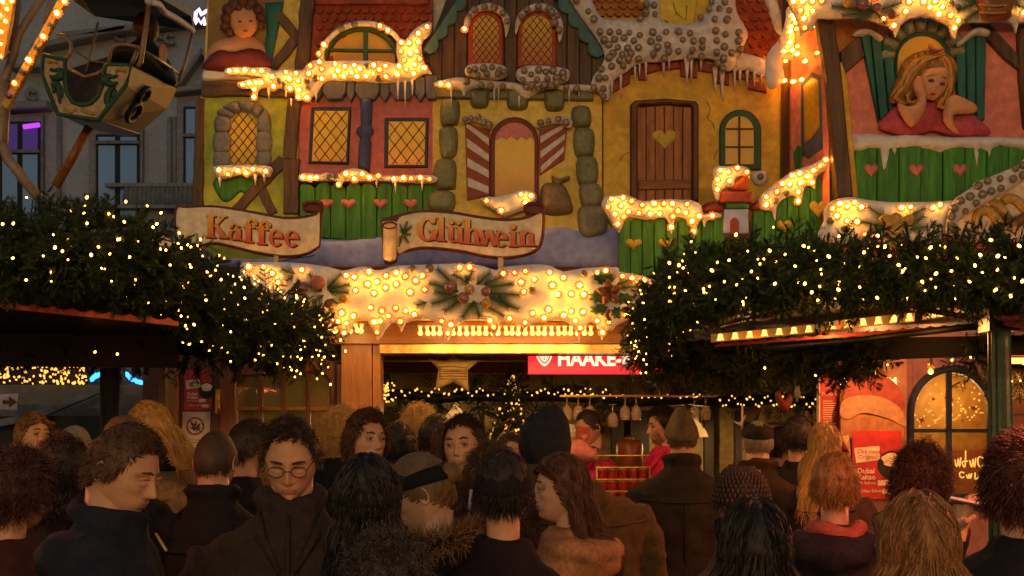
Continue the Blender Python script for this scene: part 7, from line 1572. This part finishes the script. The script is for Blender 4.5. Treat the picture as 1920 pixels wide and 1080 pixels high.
def fabric(name, c, c2=None, rough=.85, scale=16, bump=.5, spec=.2): return paint(name, c, c2 or tuple(x * .6 for x in c), scale, rough=rough, bump=bump, dist=.003, spec=spec)
FABS = {}
def fab(c):
    if c not in FABS: FABS[c] = fabric('cloth', c)
    return FABS[c]
TROUS = fabric('trousers', (.02, .022, .03)); SHOE = paint('shoe_leather', (.02, .015, .012), rough=.4)
HANDM = {}
def hand(par, wrist, dirv, palm_n, mats, curl=.5, s=1.0, name='hand'):
    """palm with five separate bent fingers"""
    d = Vector(dirv).normalized(); nrm = Vector(palm_n); nrm = (nrm - d * nrm.dot(d)).normalized(); sd = d.cross(nrm); w = Vector(wrist)
    def f(m):
        m.tube([w - d * .04 * s, w, w + d * .045 * s, w + d * .085 * s], [.024 * s, .026 * s, .036 * s, .036 * s], 10)
        for i, (o, l) in enumerate(((-.030, .068), (-.010, .078), (.010, .074), (.029, .058))):
            b = w + d * .075 * s + sd * o * s; pts = [b]; a = 0
            for j in range(3): a += curl * (.5, .9, .7)[j]; pts.append(pts[-1] + (d * math.cos(a) + nrm * math.sin(a)) * l * s * (.45, .32, .23)[j])
            m.tube(pts, [.0105 * s, .0100 * s, .0092 * s, .0065 * s], 8)
        b = w + d * .018 * s - sd * .024 * s; m.tube([b, b + (d * .5 - sd * .75 + nrm * .3).normalized() * .035 * s, b + (d * .9 - sd * .75 + nrm * .7).normalized() * .062 * s], [.013 * s, .011 * s, .008 * s], 8)
    return shaped(f, name, mats, par, voxel=.0042, wr=.0, smooth_it=2)
PN = [0]
def person(px, py, hh, label, yaw=0, pitch=0, roll=0, body_yaw=None, coat=(.02, .02, .025), hairc=(.05, .025, .012), style='short', fem=False, Y=None, hat=None, wide=1.0, puff=None, arms='down', hood=False, collar=None, sk=None, front=.62, col2=None, scarf=None, glasses=False, lean=0.0, eyes_closed=False, extra=None, beard=False, group='people in the crowd', hairn=None, zfeet=0.0, fur=None, child=False, armfwd=0.0, hairL=None, bshift=0.0):
    """px,py: centre of the head in the photograph; hh: head height there. yaw 0 faces the camera, +90 faces photo-right."""
    PN[0] += 1; seed = PN[0] * 13; hs = .88 if child else (.96 if fem else 1.0)
    Y = Y or F * .236 * hs / hh; c = P(px, py, Y)
    H = c.z + .118 * hs - zfeet; by = yaw if body_yaw is None else body_yaw
    t = thing('person', (c.x, Y, zfeet), label, 'person', group)
    w0 = np.array(t.location)
    yr = math.radians(yaw); byr = math.radians(by)
    R3 = np.array((Matrix.Rotation(yr, 3, 'Z') @ Matrix.Rotation(math.radians(pitch), 3, 'X') @ Matrix.Rotation(math.radians(roll), 3, 'Y'))) * hs
    hc = np.array([0, 0, c.z - zfeet])
    sm = sk or SK
    # --- body (head, neck, chest under the coat): one mesh
    V, Fc, mi = head_body(0, fem)
    V = (R3 @ np.array(V).T).T + hc
    BR = np.array(Matrix.Rotation(byr, 3, 'Z')); k_ = H / 1.75
    nb = hc + R3 @ np.array([0, .022, -.055]); sb = np.array([0, 0, H - .33]) + BR @ np.array([0, .045 + lean, 0]); 
    mbn = MB(); r0 = .050 if fem else .060
    mbn.tube([Vector(nb), Vector(nb * .5 + sb * .5 + BR @ np.array([0, 0, 0.0])), Vector(sb), Vector(sb) - Vector((0, 0, .08))], [r0 * hs, r0 * hs, r0 * 1.15, .10], 14)
    b = len(V); V = np.concatenate([V, np.array(mbn.v)]); Fc = Fc + [tuple(i + b for i in f) for f in mbn.f]; mi = mi + [0] * len(mbn.f)
    link('body', np_mesh('body', V, Fc, [sm, LIP], mi), t)
    T = lambda p: Vector(R3 @ np.array(p) + hc)
    fdir = math.cos(yr)
    if fdir > -.35:        # eyes and brows can be seen
        for s in (-1, 1):
            mb = MB(); o_ = (s * .031, -.0765, .012)
            if not eyes_closed:
                mb.ball((0, 0, 0), (.0125, .0105, .0066), 12, 8); mb2 = MB(); mb2.ball((0, -.0075, 0), (.0056, .0045, .0050), 8, 6)
                ey = link('eye', np_mesh('eye', (R3 @ (np.array(mb.v) + np.array(o_)).T).T + hc, mb.f, [EYE_W]), t); link('iris', np_mesh('iris', (R3 @ (np.array(mb2.v) + np.array(o_)).T).T + hc, mb2.f, [EYE_D]), ey)
            m2 = MB(); m2.tube([T((s * .017, -.0875, .019)), T((s * .031, -.0885, .023)), T((s * .045, -.079, .017))], [.0022, .003, .0018], 6)
            m2.tube([T((s * .016, -.0855, .004)), T((s * .031, -.0870, .001)), T((s * .044, -.078, .004))], [.0014, .002, .0012], 6); m2.build('eyelid', sm, None) if 0 else link('eyelid', np_mesh('eyelid', np.array(m2.v), m2.f, [sm]), t)
            m3 = MB(); m3.tube([T((s * .014, -.0915, .034)), T((s * .030, -.0935, .040)), T((s * .048, -.079, .035))], [.0025, .0036, .0016], 6)
            link('eyebrow', np_mesh('eyebrow', np.array(m3.v), m3.f, [hair_mat(hairc)]), t)
    if beard:
        r = np.random.default_rng(seed); N = 900; u = r.uniform(-.05, .05, N); z = r.uniform(-.115, -.030, N); keep = ((z < -.066) | (np.abs(u) > .030) | ((np.abs(z + .040) < .006) & (np.abs(u) < .028))); u, z = u[keep], z[keep]
        x_ = u / (HA * .85); zz = z / (HC * .98); yy = -np.sqrt(np.clip(1 - x_ ** 2 - zz ** 2, .03, 1)); D = np.stack([x_, yy, zz], 1); D /= np.linalg.norm(D, axis=1)[:, None]; Pp = head_shape(D, fem)
        Vb = np.concatenate([Pp, Pp + np.array([.0022, 0, 0]), Pp + np.array([0, -.003, -.011])]); n_ = len(Pp); link('beard', np_mesh('beard', (R3 @ Vb.T).T + hc, [(i, i + n_, i + 2 * n_) for i in range(n_)], [hair_mat(hairc)]), t)
    if style != 'none': hair(style, hairc, t, R3, hc, seed, fem, col2, hairn, front, hairL)
    if glasses:
        for s in (-1, 1):
            pts = [T((s * (.032 + .022 * math.cos(a)), -.098, .012 + .017 * math.sin(a))) for a in [2 * math.pi * i / 16 for i in range(17)]]
            m4 = MB(); m4.tube(pts, .0014, 5); m4.tube([T((s * .054, -.096, .016)), T((s * .078, .0, .016))], .0014, 5); link('glasses_rim', np_mesh('glasses_rim', np.array(m4.v), m4.f, [EYE_D]), t)
        m4 = MB(); m4.tube([T((-.010, -.100, .014)), T((0, -.104, .016)), T((.010, -.100, .014))], .0014, 5); link('glasses_bridge', np_mesh('glasses_bridge', np.array(m4.v), m4.f, [EYE_D]), t)
    # --- hats
    if hat:
        kind, hcol = hat[0], hat[1]; hm = fab(hcol)
        nu, nv = 48, 16; Vh, Fh = [], []
        if kind in ('beanie', 'tallbeanie', 'knit', 'cap', 'hoodup', 'beret'):
            low = {'beanie': .16, 'tallbeanie': .10, 'knit': .05, 'cap': .30, 'hoodup': -.85, 'beret': .34}[kind]
            for j in range(nv + 1):
                a = math.pi / 2 - (math.pi / 2 - math.asin(low)) * j / nv if low > -.5 else math.pi / 2 - (math.pi / 2 + .95) * j / nv
                for k in range(nu):
                    l = 2 * math.pi * k / nu; dx, dy, dz = math.sin(l) * math.cos(a), -math.cos(l) * math.cos(a), math.sin(a)
                    rib = .0016 * (k % 2) if kind in ('tallbeanie', 'knit', 'beanie') else 0; g_ = .012 + rib
                    x, y, z = dx * (HA + g_), dy * (HB_ + g_), dz * (HC + g_)
                    if kind == 'tallbeanie': z = z * (1 + .28 * max(0, dz) ** 1.5) + .0; x *= 1 - .10 * max(0, dz); y *= 1 - .10 * max(0, dz); z += .008 * (1 if j > nv - 5 and False else 0)
                    if kind == 'tallbeanie' and j > nv - 5: x *= 1.05; y *= 1.05
                    if kind in ('beanie', 'knit') and j > nv - 4: x *= 1.05; y *= 1.05
                    if kind == 'hoodup': x *= 1.14; y = y * 1.12 + .03; z = z * 1.08; y += .03 * max(0, dz); z += .05 * max(0, dy) * max(0, dz); 
                    if kind == 'hoodup' and dy < -.35: y = max(y, -.055)
                    if kind == 'beret': f_ = 1 + .16 * math.exp(-((dz - .62) / .22) ** 2); x *= f_; y = y * f_; z = z * .93
                    if kind == 'cap': z = z * .96 + .002
                    y += .0 ; nn_ = (.010 if kind == 'hoodup' else .002) * mnoise.noise(Vector((dx * 3, dy * 3, dz * 5 + seed))); x += nn_ * (1 if dx > 0 else -1); z += nn_
                    if kind not in ('hoodup',) and y < 0: z += .010 * (-dy)
                    if kind not in ('hoodup',) and dy > 0: z -= .030 * dy * (1 - dz)
                    Vh.append((x, y, z))
            for j in range(nv):
                for k in range(nu): Fh.append((j * nu + k, (j + 1) * nu + k, (j + 1) * nu + (k + 1) % nu, j * nu + (k + 1) % nu))
            # rolled rim
            for k in range(nu):
                x, y, z = Vh[nv * nu + k]; Vh.append((x * .93, y * .93, z - .002))
            for k in range(nu): Fh.append((nv * nu + k, (nv + 1) * nu + k, (nv + 1) * nu + (k + 1) % nu, nv * nu + (k + 1) % nu))
            hv = (R3 @ np.array(Vh).T).T + hc
            link('hat' if kind != 'hoodup' else 'hood', np_mesh('hat', hv, Fh, [hm]), t)
            if kind == 'knit':      # chunky bands of stitches
                mm = MB(); r = random.Random(seed)
                for j in range(9):
                    a = .12 + j * .125
                    for k in range(34):
                        l = 2 * math.pi * (k + .5 * (j % 2)) / 34; dv = Vector((math.sin(l) * math.cos(a), -math.cos(l) * math.cos(a), math.sin(a)))
                        mm.ball(T((dv.x * (HA + .018), dv.y * (HB_ + .018), dv.z * (HC + .018))), (.0042, .0042, .0085), 6, 4)
                link('stitches', np_mesh('stitches', np.array(mm.v), mm.f, [fab(hat[2])]), t)
            if kind == 'cap':
                mm = MB(); mm.tube([T((-.065, -.075, .045)), T((-.03, -.125, .035)), T((.03, -.125, .035)), T((.065, -.075, .045))], [.006, .012, .012, .006], 6); link('cap_peak', np_mesh('cap_peak', np.array(mm.v), mm.f, [hm]), t)
        if kind == 'band':
            for j, (z_, g_) in enumerate(((.030, .010), (.040, .020), (.075, .021), (.088, .010))):
                for k in range(nu):
                    l = 2 * math.pi * k / nu; cz = math.sqrt(max(0, 1 - (z_ / HC) ** 2)); zz = z_ + .02 * math.cos(l) * -1 * -.5
                    Vh.append((math.sin(l) * cz * (HA + g_), -math.cos(l) * cz * (HB_ + g_), zz))
            for j in range(3):
                for k in range(nu): Fh.append((j * nu + k, j * nu + (k + 1) % nu, (j + 1) * nu + (k + 1) % nu, (j + 1) * nu + k))
            link('head_band', np_mesh('head_band', (R3 @ np.array(Vh).T).T + hc, Fh, [hm]), t)
            V3 = []; F3 = []
            for j in range(10):
                a = math.pi / 2 - (math.pi / 2 - .55) * j / 9
                for k in range(nu): l = 2 * math.pi * k / nu; V3.append((math.sin(l) * math.cos(a) * (HA + .016), -math.cos(l) * math.cos(a) * (HB_ + .016), math.sin(a) * (HC + .022)))
            for j in range(9):
                for k in range(nu): F3.append((j * nu + k, (j + 1) * nu + k, (j + 1) * nu + (k + 1) % nu, j * nu + (k + 1) % nu))
            link('hat', np_mesh('hat', (R3 @ np.array(V3).T).T + hc, F3, [fab(hat[2])]), t)
    # --- coat
    sw = (.185 if fem else .215) * wide; z0 = H
    def q(x, y, z): v = BR @ np.array([x, y + lean * max(0, (z - .9) / .5), 0]); return Vector((v[0] + bshift * min(1, max(0, (H - .24 - z) / .12)), v[1], z))
    def coat_f(m):
        n = 24; rings = [(H - 1.02 * k_, .24 * wide, .17), (H - .88 * k_, .235 * wide, .17), (H - .66 * k_, .205 * wide, .15), (H - .48, sw * .99, .15), (H - .40, sw, .135), (H - .345, sw * .90, .12), (H - .31, sw * .62, .105), (H - .275, .095, .09), (H - .235, .078, .082)]
        V = []
        for z, rx, ry in rings:
            for k in range(n):
                a = 2 * math.pi * k / n; ca, sa = math.cos(a), math.sin(a)
                V.append(q(rx * math.copysign(abs(ca) ** .8, ca), .03 + ry * math.copysign(abs(sa) ** .8, sa), z))
        Fc = [(i * n + k, i * n + (k + 1) % n, (i + 1) * n + (k + 1) % n, (i + 1) * n + k) for i in range(len(rings) - 1) for k in range(n)] + [tuple(range(n))[::-1], tuple((len(rings) - 1) * n + k for k in range(n))]
        m.add(V, Fc)
        for s in (-1, 1):
            if arms == 'down' or (arms == 'left' and s > 0) or (arms == 'right' and s < 0): A = [(s * sw * .88, .03, H - .385), (s * (sw + .035), .03, H - .52), (s * (sw + .055), .04, H - .68), (s * (sw + .04), -.03, H - .93)]
            else: A = [(s * sw * .88, .03, H - .385), (s * (sw + .035), .0, H - .52), (s * (sw + .05), -.02, H - .66), (s * .13, -.26, H - .60 + armfwd)]
            m.tube([q(*a) for a in A], [.075, .072, .062, .048], 12)
        if hood: m.tube([q(-.105, .0, H - .285), q(-.125, .07, H - .30), q(-.085, .135, H - .325), q(0, .16, H - .34), q(.085, .135, H - .325), q(.125, .07, H - .30), q(.105, .0, H - .285)], [.028, .045, .062, .07, .062, .045, .028], 10)
        if collar: m.tube([q(math.sin(a) * .085, .03 - math.cos(a) * .085, H - .245 + .03 * math.sin(a / 2)) for a in [.35 + (2 * math.pi - .7) * i / 14 for i in range(15)]], .030, 8)
    cm = fab(coat)
    mm_ = MB(); bk_ = 1 if math.cos(byr) < 0 else -1
    ysh = lambda z: .03 + bk_ * (.152 if z < H - .45 else .12 + (.03 if z < H - .40 else 0))
    if bk_ > 0:
        mm_.tube([q(-sw * .95, .03 + .09, H - .43), q(-sw * .5, .03 + .145, H - .445), q(0, .03 + .155, H - .45), q(sw * .5, .03 + .145, H - .445), q(sw * .95, .03 + .09, H - .43)], .0045, 5)
        mm_.tube([q(0, .185, H - .45), q(0, .186, H - .60), q(0, .188, H - .85)], .004, 5)
    else:
        mm_.tube([q(0, -.055, H - .275), q(0, -.10, H - .34), q(0, -.127, H - .45), q(0, -.13, H - .7), q(0, -.145, H - .9)], .0065, 6)
        for s in (-1, 1): mm_.tube([q(s * .085, -.02, H - .262), q(s * .075, -.085, H - .33), q(s * .02, -.122, H - .43)], [.010, .016, .006], 6)
    link('seam' if bk_ > 0 else 'zip_and_lapel', np_mesh('seam', np.array(mm_.v), mm_.f, [cm]), t)
    shaped(coat_f, 'coat', [cm], t, .016, .010, puff, seed)
    if scarf:
        ms = MB(); 
        for j in range(2): ms.tube([q(math.sin(a) * (.085 + .01 * j), .02 - math.cos(a) * .09, H - .262 - .035 * j + .012 * math.sin(3 * a)) for a in [2 * math.pi * i / 18 for i in range(19)]], .030, 9)
        link('scarf', np_mesh('scarf', np.array(ms.v), ms.f, [fab(scarf)]), t)
    if fur:
        r = np.random.default_rng(seed); N = 2200; a = r.uniform(0, 2 * np.pi, N); b2 = r.uniform(0, 2 * np.pi, N)
        cx = np.sin(a) * .13; cy = .05 - np.cos(a) * .12; cz = H - .255 + .03 * np.cos(a) * -1 + 0 * a; Rr = .045
        rd = np.stack([np.sin(a) * np.cos(b2), -np.cos(a) * np.cos(b2), np.sin(b2)], 1); base_ = np.stack([cx, cy, cz], 1) + rd * Rr * .6
        dv = rd + r.normal(size=(N, 3)) * .5; dv /= np.linalg.norm(dv, axis=1)[:, None]; tip = base_ + dv * r.uniform(.03, .06, N)[:, None]; sd_ = np.cross(dv, r.normal(size=(N, 3))); sd_ /= np.linalg.norm(sd_, axis=1)[:, None]
        Vf = np.concatenate([base_ - sd_ * .0025, base_ + sd_ * .0025, tip]); Vf = (BR @ Vf.T).T
        link('fur_trim', np_mesh('fur_trim', Vf, [(i, i + N, i + 2 * N) for i in range(N)], [hair_mat(fur)]), t)
    # --- legs
    def legs(m):
        for s in (-1, 1): m.tube([q(s * .09, .03, H - .88 * k_), q(s * .10, .03, .48 * k_), q(s * .10, .04, .09)], [.095, .065, .05], 10)
    ml = MB(); legs(ml); link('trousers', np_mesh('trousers', np.array(ml.v), ml.f, [TROUS]), t)
    for s in (-1, 1):
        mf = MB(); mf.tube([q(s * .10, .08, .045), q(s * .10, .0, .05), q(s * .11, -.13, .035)], [.04, .045, .032], 8); link('shoe', np_mesh('shoe', np.array(mf.v), mf.f, [SHOE]), t)
    if arms != 'down':
        for s in ((1,) if arms == 'right' else (-1,) if arms == 'left' else (-1, 1)):
            wv = q(s * .12, -.28, H - .60 + armfwd); dv = BR @ np.array([-s * .45, -.85, .25]); hand(t, wv, dv, (0, 0, -1) if arms != 'hold' else BR @ np.array([-s * 1.0, 0, 0]), [sm], .7)
    else:
        for s in (-1, 1): hand(t, q(s * (sw + .04), -.04, H - .96), (0, 0, -1), BR @ np.array([-s * 1.0, 0, 0]), [sm], .45) if hh > 130 else None
    if extra: extra(t, T, q, H)
    return t

BLK = (.012, .012, .015); NVY = (.014, .017, .03); OLV = (.085, .06, .025); BRN = (.05, .028, .014); GRY = (.045, .04, .04); BEI = (.30, .19, .10); PNK = (.65, .03, .12)
person(1105, 803, 62, 'woman server in a bright pink top and striped scarf looking down behind the mug rack', yaw=-62, pitch=18, body_yaw=-40, coat=PNK, hairc=(.02, .012, .01), style='bun', fem=True, Y=8.05, scarf=(.20, .14, .08), arms='both', zfeet=.12)
person(1243, 800, 64, 'bearded man server in a bright pink shirt, facing left behind the counter', yaw=-75, pitch=10, body_yaw=-70, coat=PNK, hairc=(.025, .014, .01), style='short', Y=8.0, beard=True, arms='both', zfeet=.12, armfwd=.12)
# far row at the counter
person(1278, 822, 74, 'man in a ribbed olive beanie and dark fleece collared coat, seen from behind', yaw=178, coat=(.022, .017, .012), hairc=(.10, .06, .03), style='crop', Y=6.75, hat=('tallbeanie', (.10, .075, .045)), collar=True, wide=1.08, extra=lambda t, T, q, H: None)
def red_tag(t, T, q, H):
    m = MB(); m.box(q(.01, .125, H - .262), (.007, .004, .007)); link('collar_tag', np_mesh('collar_tag', np.array(m.v), m.f, [M['heart_pink']]), t)
person(1420, 832, 78, 'broad man in a dark flat beret and brown jacket seen from behind at the counter', yaw=178, coat=(.048, .027, .014), hairc=(.22, .19, .16), style='crop', Y=6.85, hat=('beret', (.02, .018, .018)), collar=True, wide=1.12, extra=red_tag, sk=SK2)
person(1464, 838, 52, 'small man with glasses in the gap right of the flat beret man', yaw=120, coat=BLK, hairc=(.06, .03, .02), glasses=True, Y=8.0)
person(1497, 822, 58, 'dark haired person with back to the camera in front of the right lamp shade', yaw=175, coat=BLK, hairc=(.03, .02, .015), Y=7.1, style='short')
person(1546, 836, 66, 'blonde woman with bobbed hair and a dark scarf left of the red menu column', yaw=160, coat=(.05, .03, .025), hairc=(.55, .36, .13), col2=(.35, .20, .06), style='long', fem=True, Y=6.6, scarf=BLK)
person(785, 806, 58, 'woman with short curly blonde hair in front of the dark hatch, seen from behind', yaw=165, coat=BLK, hairc=(.58, .38, .14), col2=(.32, .18, .06), style='curly', fem=True, Y=7.0)
person(640, 812, 70, 'woman with curly light blonde hair by the kiosk post, seen from behind', yaw=150, coat=BLK, hairc=(.60, .40, .14), col2=(.36, .20, .06), style='curly', fem=True, Y=6.7)
person(818, 822, 56, 'woman in a dark patterned cap right of the curly blonde', yaw=150, coat=BLK, hairc=(.05, .03, .02), style='short', fem=True, Y=6.6, hat=('beanie', (.04, .03, .035)))
person(842, 838, 62, 'brown haired woman half hidden left of the man with short dark hair', yaw=170, coat=BLK, hairc=(.10, .045, .02), style='long', fem=True, Y=6.0)
person(745, 842, 60, 'dark haired person low in the gap behind the woolly headband woman', yaw=178, coat=BLK, hairc=(.03, .02, .015), style='short', Y=6.2)
person(955, 856, 86, 'young woman with centre parted brown hair looking towards the camera', yaw=18, pitch=-4, coat=BLK, hairc=(.07, .03, .015), style='bun', fem=True, Y=6.0, front=.50, sk=SK2)
# middle row
person(1012, 832, 100, 'tall man in a raised navy hood and olive coat turned away to the left', yaw=-140, pitch=10, body_yaw=-165, coat=(.10, .062, .024), hairc=(.05, .03, .02), style='none', Y=5.3, hat=('hoodup', (.02, .02, .03)), wide=1.22, hood=True, collar=True, bshift=.16)
person(870, 838, 108, 'clean shaven man with short dark hair facing the camera in the centre of the crowd', yaw=-16, pitch=2, roll=-4, body_yaw=10, coat=(.02, .016, .014), hairc=(.05, .025, .015), style='short', Y=5.0, front=.60)
person(686, 828, 98, 'young man with wavy brown hair and a black coat looking to the right', yaw=38, pitch=0, body_yaw=30, coat=BLK, hairc=(.09, .04, .018), style='wavy', Y=5.3, collar=True, front=.64, hairL=.042)
person(468, 842, 76, 'dark haired man seen half from behind next to the door panes', yaw=125, coat=BLK, hairc=(.03, .018, .012), style='short', Y=5.7)
person(405, 868, 94, 'man with closely cropped hair and black coat seen from behind, left of the glasses man', yaw=172, coat=BLK, hairc=(.06, .03, .018), style='crop', Y=4.9, collar=True, wide=1.05)
person(283, 802, 92, 'woman with long wavy blonde hair and beige puffer jacket looking down to the left', yaw=-72, pitch=22, body_yaw=160, coat=(.26, .18, .08), hairc=(.55, .34, .12), col2=(.30, .16, .05), style='long', fem=True, Y=5.8, puff=(.075, .012), arms='both', scarf=BLK)
person(62, 818, 80, 'woman with long fair brown hair looking to the right at the left edge', yaw=52, pitch=0, body_yaw=40, coat=(.03, .026, .03), hairc=(.17, .09, .035), col2=(.30, .17, .06), style='long', fem=True, Y=6.4, hood=True, sk=SK2, front=.55)
person(108, 846, 56, 'dark haired person with hair pinned back, right of the fair woman at the left edge', yaw=120, coat=(.10, .04, .035), hairc=(.07, .035, .018), style='bun', fem=True, Y=6.9)
person(141, 838, 58, 'bald headed older man just right of the pinned back hair', yaw=110, coat=BLK, hairc=(.30, .24, .17), style='crop', Y=7.4, sk=SK2, front=.2, hairn=250)
person(232, 838, 72, 'grey blond head rising behind the near man in the navy jacket', yaw=170, coat=BLK, hairc=(.16, .10, .05), style='crop', Y=4.9)
person(118, 890, 78, 'person with dark hair and a fur hood collar behind the near man on the left', yaw=175, coat=(.03, .02, .02), hairc=(.03, .016, .012), style='wavy', Y=4.4, fur=(.03, .018, .015))
person(32, 925, 100, 'red lit dark haired person cut off by the left edge', yaw=150, coat=(.05, .015, .014), hairc=(.07, .02, .014), style='wavy', Y=3.7, fem=True)  # red light is put into the hair and coat colours
def white_trim(t, T, q, H):
    for i in range(3):
        m = MB(); m.tube([q(-.03 + .035 * i, .16, H - .15 + .01 * i), q(-.02 + .035 * i, .17, H - .25)], .006, 5); link('white_stripe', np_mesh('white_stripe', np.array(m.v), m.f, [M['white_paint']]), t)
person(922, 905, 92, 'person in a brown fur hood with pale stripes in front of the young woman', yaw=170, coat=(.05, .03, .02), hairc=(.09, .045, .02), style='curly', Y=4.5, fur=(.12, .06, .025), extra=white_trim, fem=True)
def cup(t, T, q, H):
    p = q(.02, -.36, H - .50); m = MB(); m.lathe(p, [(.001, 0), (.03, 0), (.036, .09), (.033, .09)], 12); link('hand_warmer_cup', np_mesh('cup', np.array(m.v), m.f, [M['berry']]), t)
person(1052, 918, 104, 'young woman with long straight brown hair and beige hooded puffer jacket facing left', yaw=-78, pitch=4, body_yaw=-120, coat=(.36, .19, .09), hairc=(.09, .035, .018), style='long', fem=True, Y=4.3, hood=True, puff=(.085, .012), arms='both', sk=SK2, front=.55, armfwd=.12)
person(1565, 915, 96, 'person with reddish brown short hair and raised collar tinted as if pink lit, seen from behind', yaw=165, coat=(.025, .018, .03), hairc=(.20, .07, .02), col2=(.40, .18, .05), style='short', Y=4.5, scarf=(.45, .10, .08), fem=True, hood=True)  # pink light on the collar is put into the scarf colour
def tray_arm(t, T, q, H):
    w = t.location; a = P(1780, 1040, 4.35) - w; b = P(1800, 992, 4.2) - w
    shaped(lambda m: m.tube([q(.15, 0, H - .40), (q(.15, 0, H - .40) + a) / 2 + Vector((.05, -.05, -.1)), a, b], [.07, .062, .055, .042], 12), 'sleeve', [fab((.06, .02, .015))], t, .014, .006)
    hand(t, b, (.12, -.1, 1), (.9, -.2, 0), [SK2], .8)
TY = thing('food_tray', P(1822, 955, 4.15), 'white paper snack tray held up beside the arched window at the right', 'tray')
one('tray', lambda m: thick(m, [P(1783, 935, 4.1), P(1850, 948, 4.1), P(1848, 962, 4.3), P(1778, 950, 4.3)], Vector((0, 0, .008))), M['white_paint'], TY)
one('rim', lambda m: m.tube([P(1783, 934, 4.1), P(1850, 947, 4.1), P(1856, 955, 4.3), P(1776, 946, 4.3), P(1783, 934, 4.1)], .004, 5), M['snow'], TY)
for x, y in ((1800, 940), (1815, 944), (1830, 947)): one('snack', lambda m: m.ball(P(x, y, 4.18), (.022, .02, .012), 8, 6), M['bronze'], TY)
person(1725, 905, 88, 'person with dark red bushy hair in front of the arched window', yaw=140, coat=(.06, .02, .015), hairc=(.07, .02, .012), style='curly', Y=4.5, fem=True, extra=tray_arm)
person(1390, 945, 92, 'woman in a knitted hat with glittering beads, back to the camera', yaw=-160, coat=(.10, .07, .06), hairc=(.04, .02, .015), style='short', fem=True, Y=4.2, hat=('knit', (.035, .014, .012), (.10, .06, .05)))
# near row
def eartag(t, T, q, H):
    m = MB(); m.tube([q(-.10, -.09, H - .27), q(-.145, -.12, H - .31)], .004, 5); link('collar_piping', np_mesh('collar_piping', np.array(m.v), m.f, [M['gold']]), t)
person(232, 885, 168, 'near man with short brown hair in a dark navy jacket looking down to the right', yaw=72, pitch=24, body_yaw=100, coat=NVY, hairc=(.09, .038, .016), style='short', Y=3.3, wide=1.18, hood=True, collar=True, extra=eartag, front=.66, hairn=2600, eyes_closed=True, hairL=.019)
person(545, 862, 150, 'near man with glasses and receding dark hair looking down, grey brown wool jacket', yaw=4, pitch=26, body_yaw=5, coat=(.032, .025, .021), hairc=(.06, .028, .015), style='short', Y=3.65, glasses=True, collar=True, wide=1.15, eyes_closed=True, front=.74, arms='both', hairn=2400, hairL=.024)
person(688, 945, 140, 'person in black knitted hat and black coat in the near row, back to the camera', yaw=178, coat=BLK, hairc=(.012, .01, .01), style='long', Y=3.3, hat=('beanie', (.010, .009, .010)), wide=1.0, hairL=.16)
person(795, 930, 138, 'near woman in a grey hat with a wide black head band and glasses facing left', yaw=-98, pitch=22, body_yaw=-110, coat=BLK, hairc=(.18, .09, .03), style='bun', fem=True, Y=3.8, hat=('band', (.012, .010, .010), (.12, .085, .06)), glasses=True, fur=(.20, .11, .045), sk=SK2)
person(945, 925, 122, 'person in a round black woollen hat in front of the fur hood', yaw=175, coat=(.014, .008, .012), hairc=(.02, .012, .01), style='short', Y=3.7, hat=('beanie', (.014, .009, .012)), fem=True)
person(1415, 1035, 175, 'near person with thick black hair at the bottom edge, back to the camera', yaw=178, coat=BLK, hairc=(.012, .008, .007), style='long', fem=True, Y=2.9, hairn=2600)
person(1722, 1030, 185, 'near woman with long straight blonde hair seen from behind at the bottom edge', yaw=178, coat=(.05, .025, .02), hairc=(.32, .14, .045), col2=(.14, .055, .02), style='long', fem=True, Y=2.7, hairn=3200)
def strap(t, T, q, H):
    m = MB(); a, b = q(-.22, .15, H - .28), q(.10, .20, H - .80); d = (b - a).normalized(); n_ = d.cross(Vector((0, 1, 0))).normalized() * .022
    m.add([a - n_, a + n_, b + n_, b - n_], [(0, 1, 2, 3)]); link('bag_strap', np_mesh('bag_strap', np.array(m.v), m.f, [paint('strap', (.22, .2, .2), (.03, .03, .03), 60, stretch=(1, 1, 1))]), t)
person(1915, 915, 150, 'person with dark red bushy hair and patterned bag strap cut off by the right edge', yaw=178, coat=(.012, .012, .018), hairc=(.09, .022, .014), style='wavy', Y=3.3, wide=1.2, extra=strap, hairn=2600)
person(720, 1110, 170, 'person in a dark furry hat at the bottom edge below the black hat', yaw=170, coat=BLK, hairc=(.06, .045, .04), style='curly', Y=2.9, hat=('band', (.02, .015, .015), (.02, .015, .015)), fem=True)
print('people done')
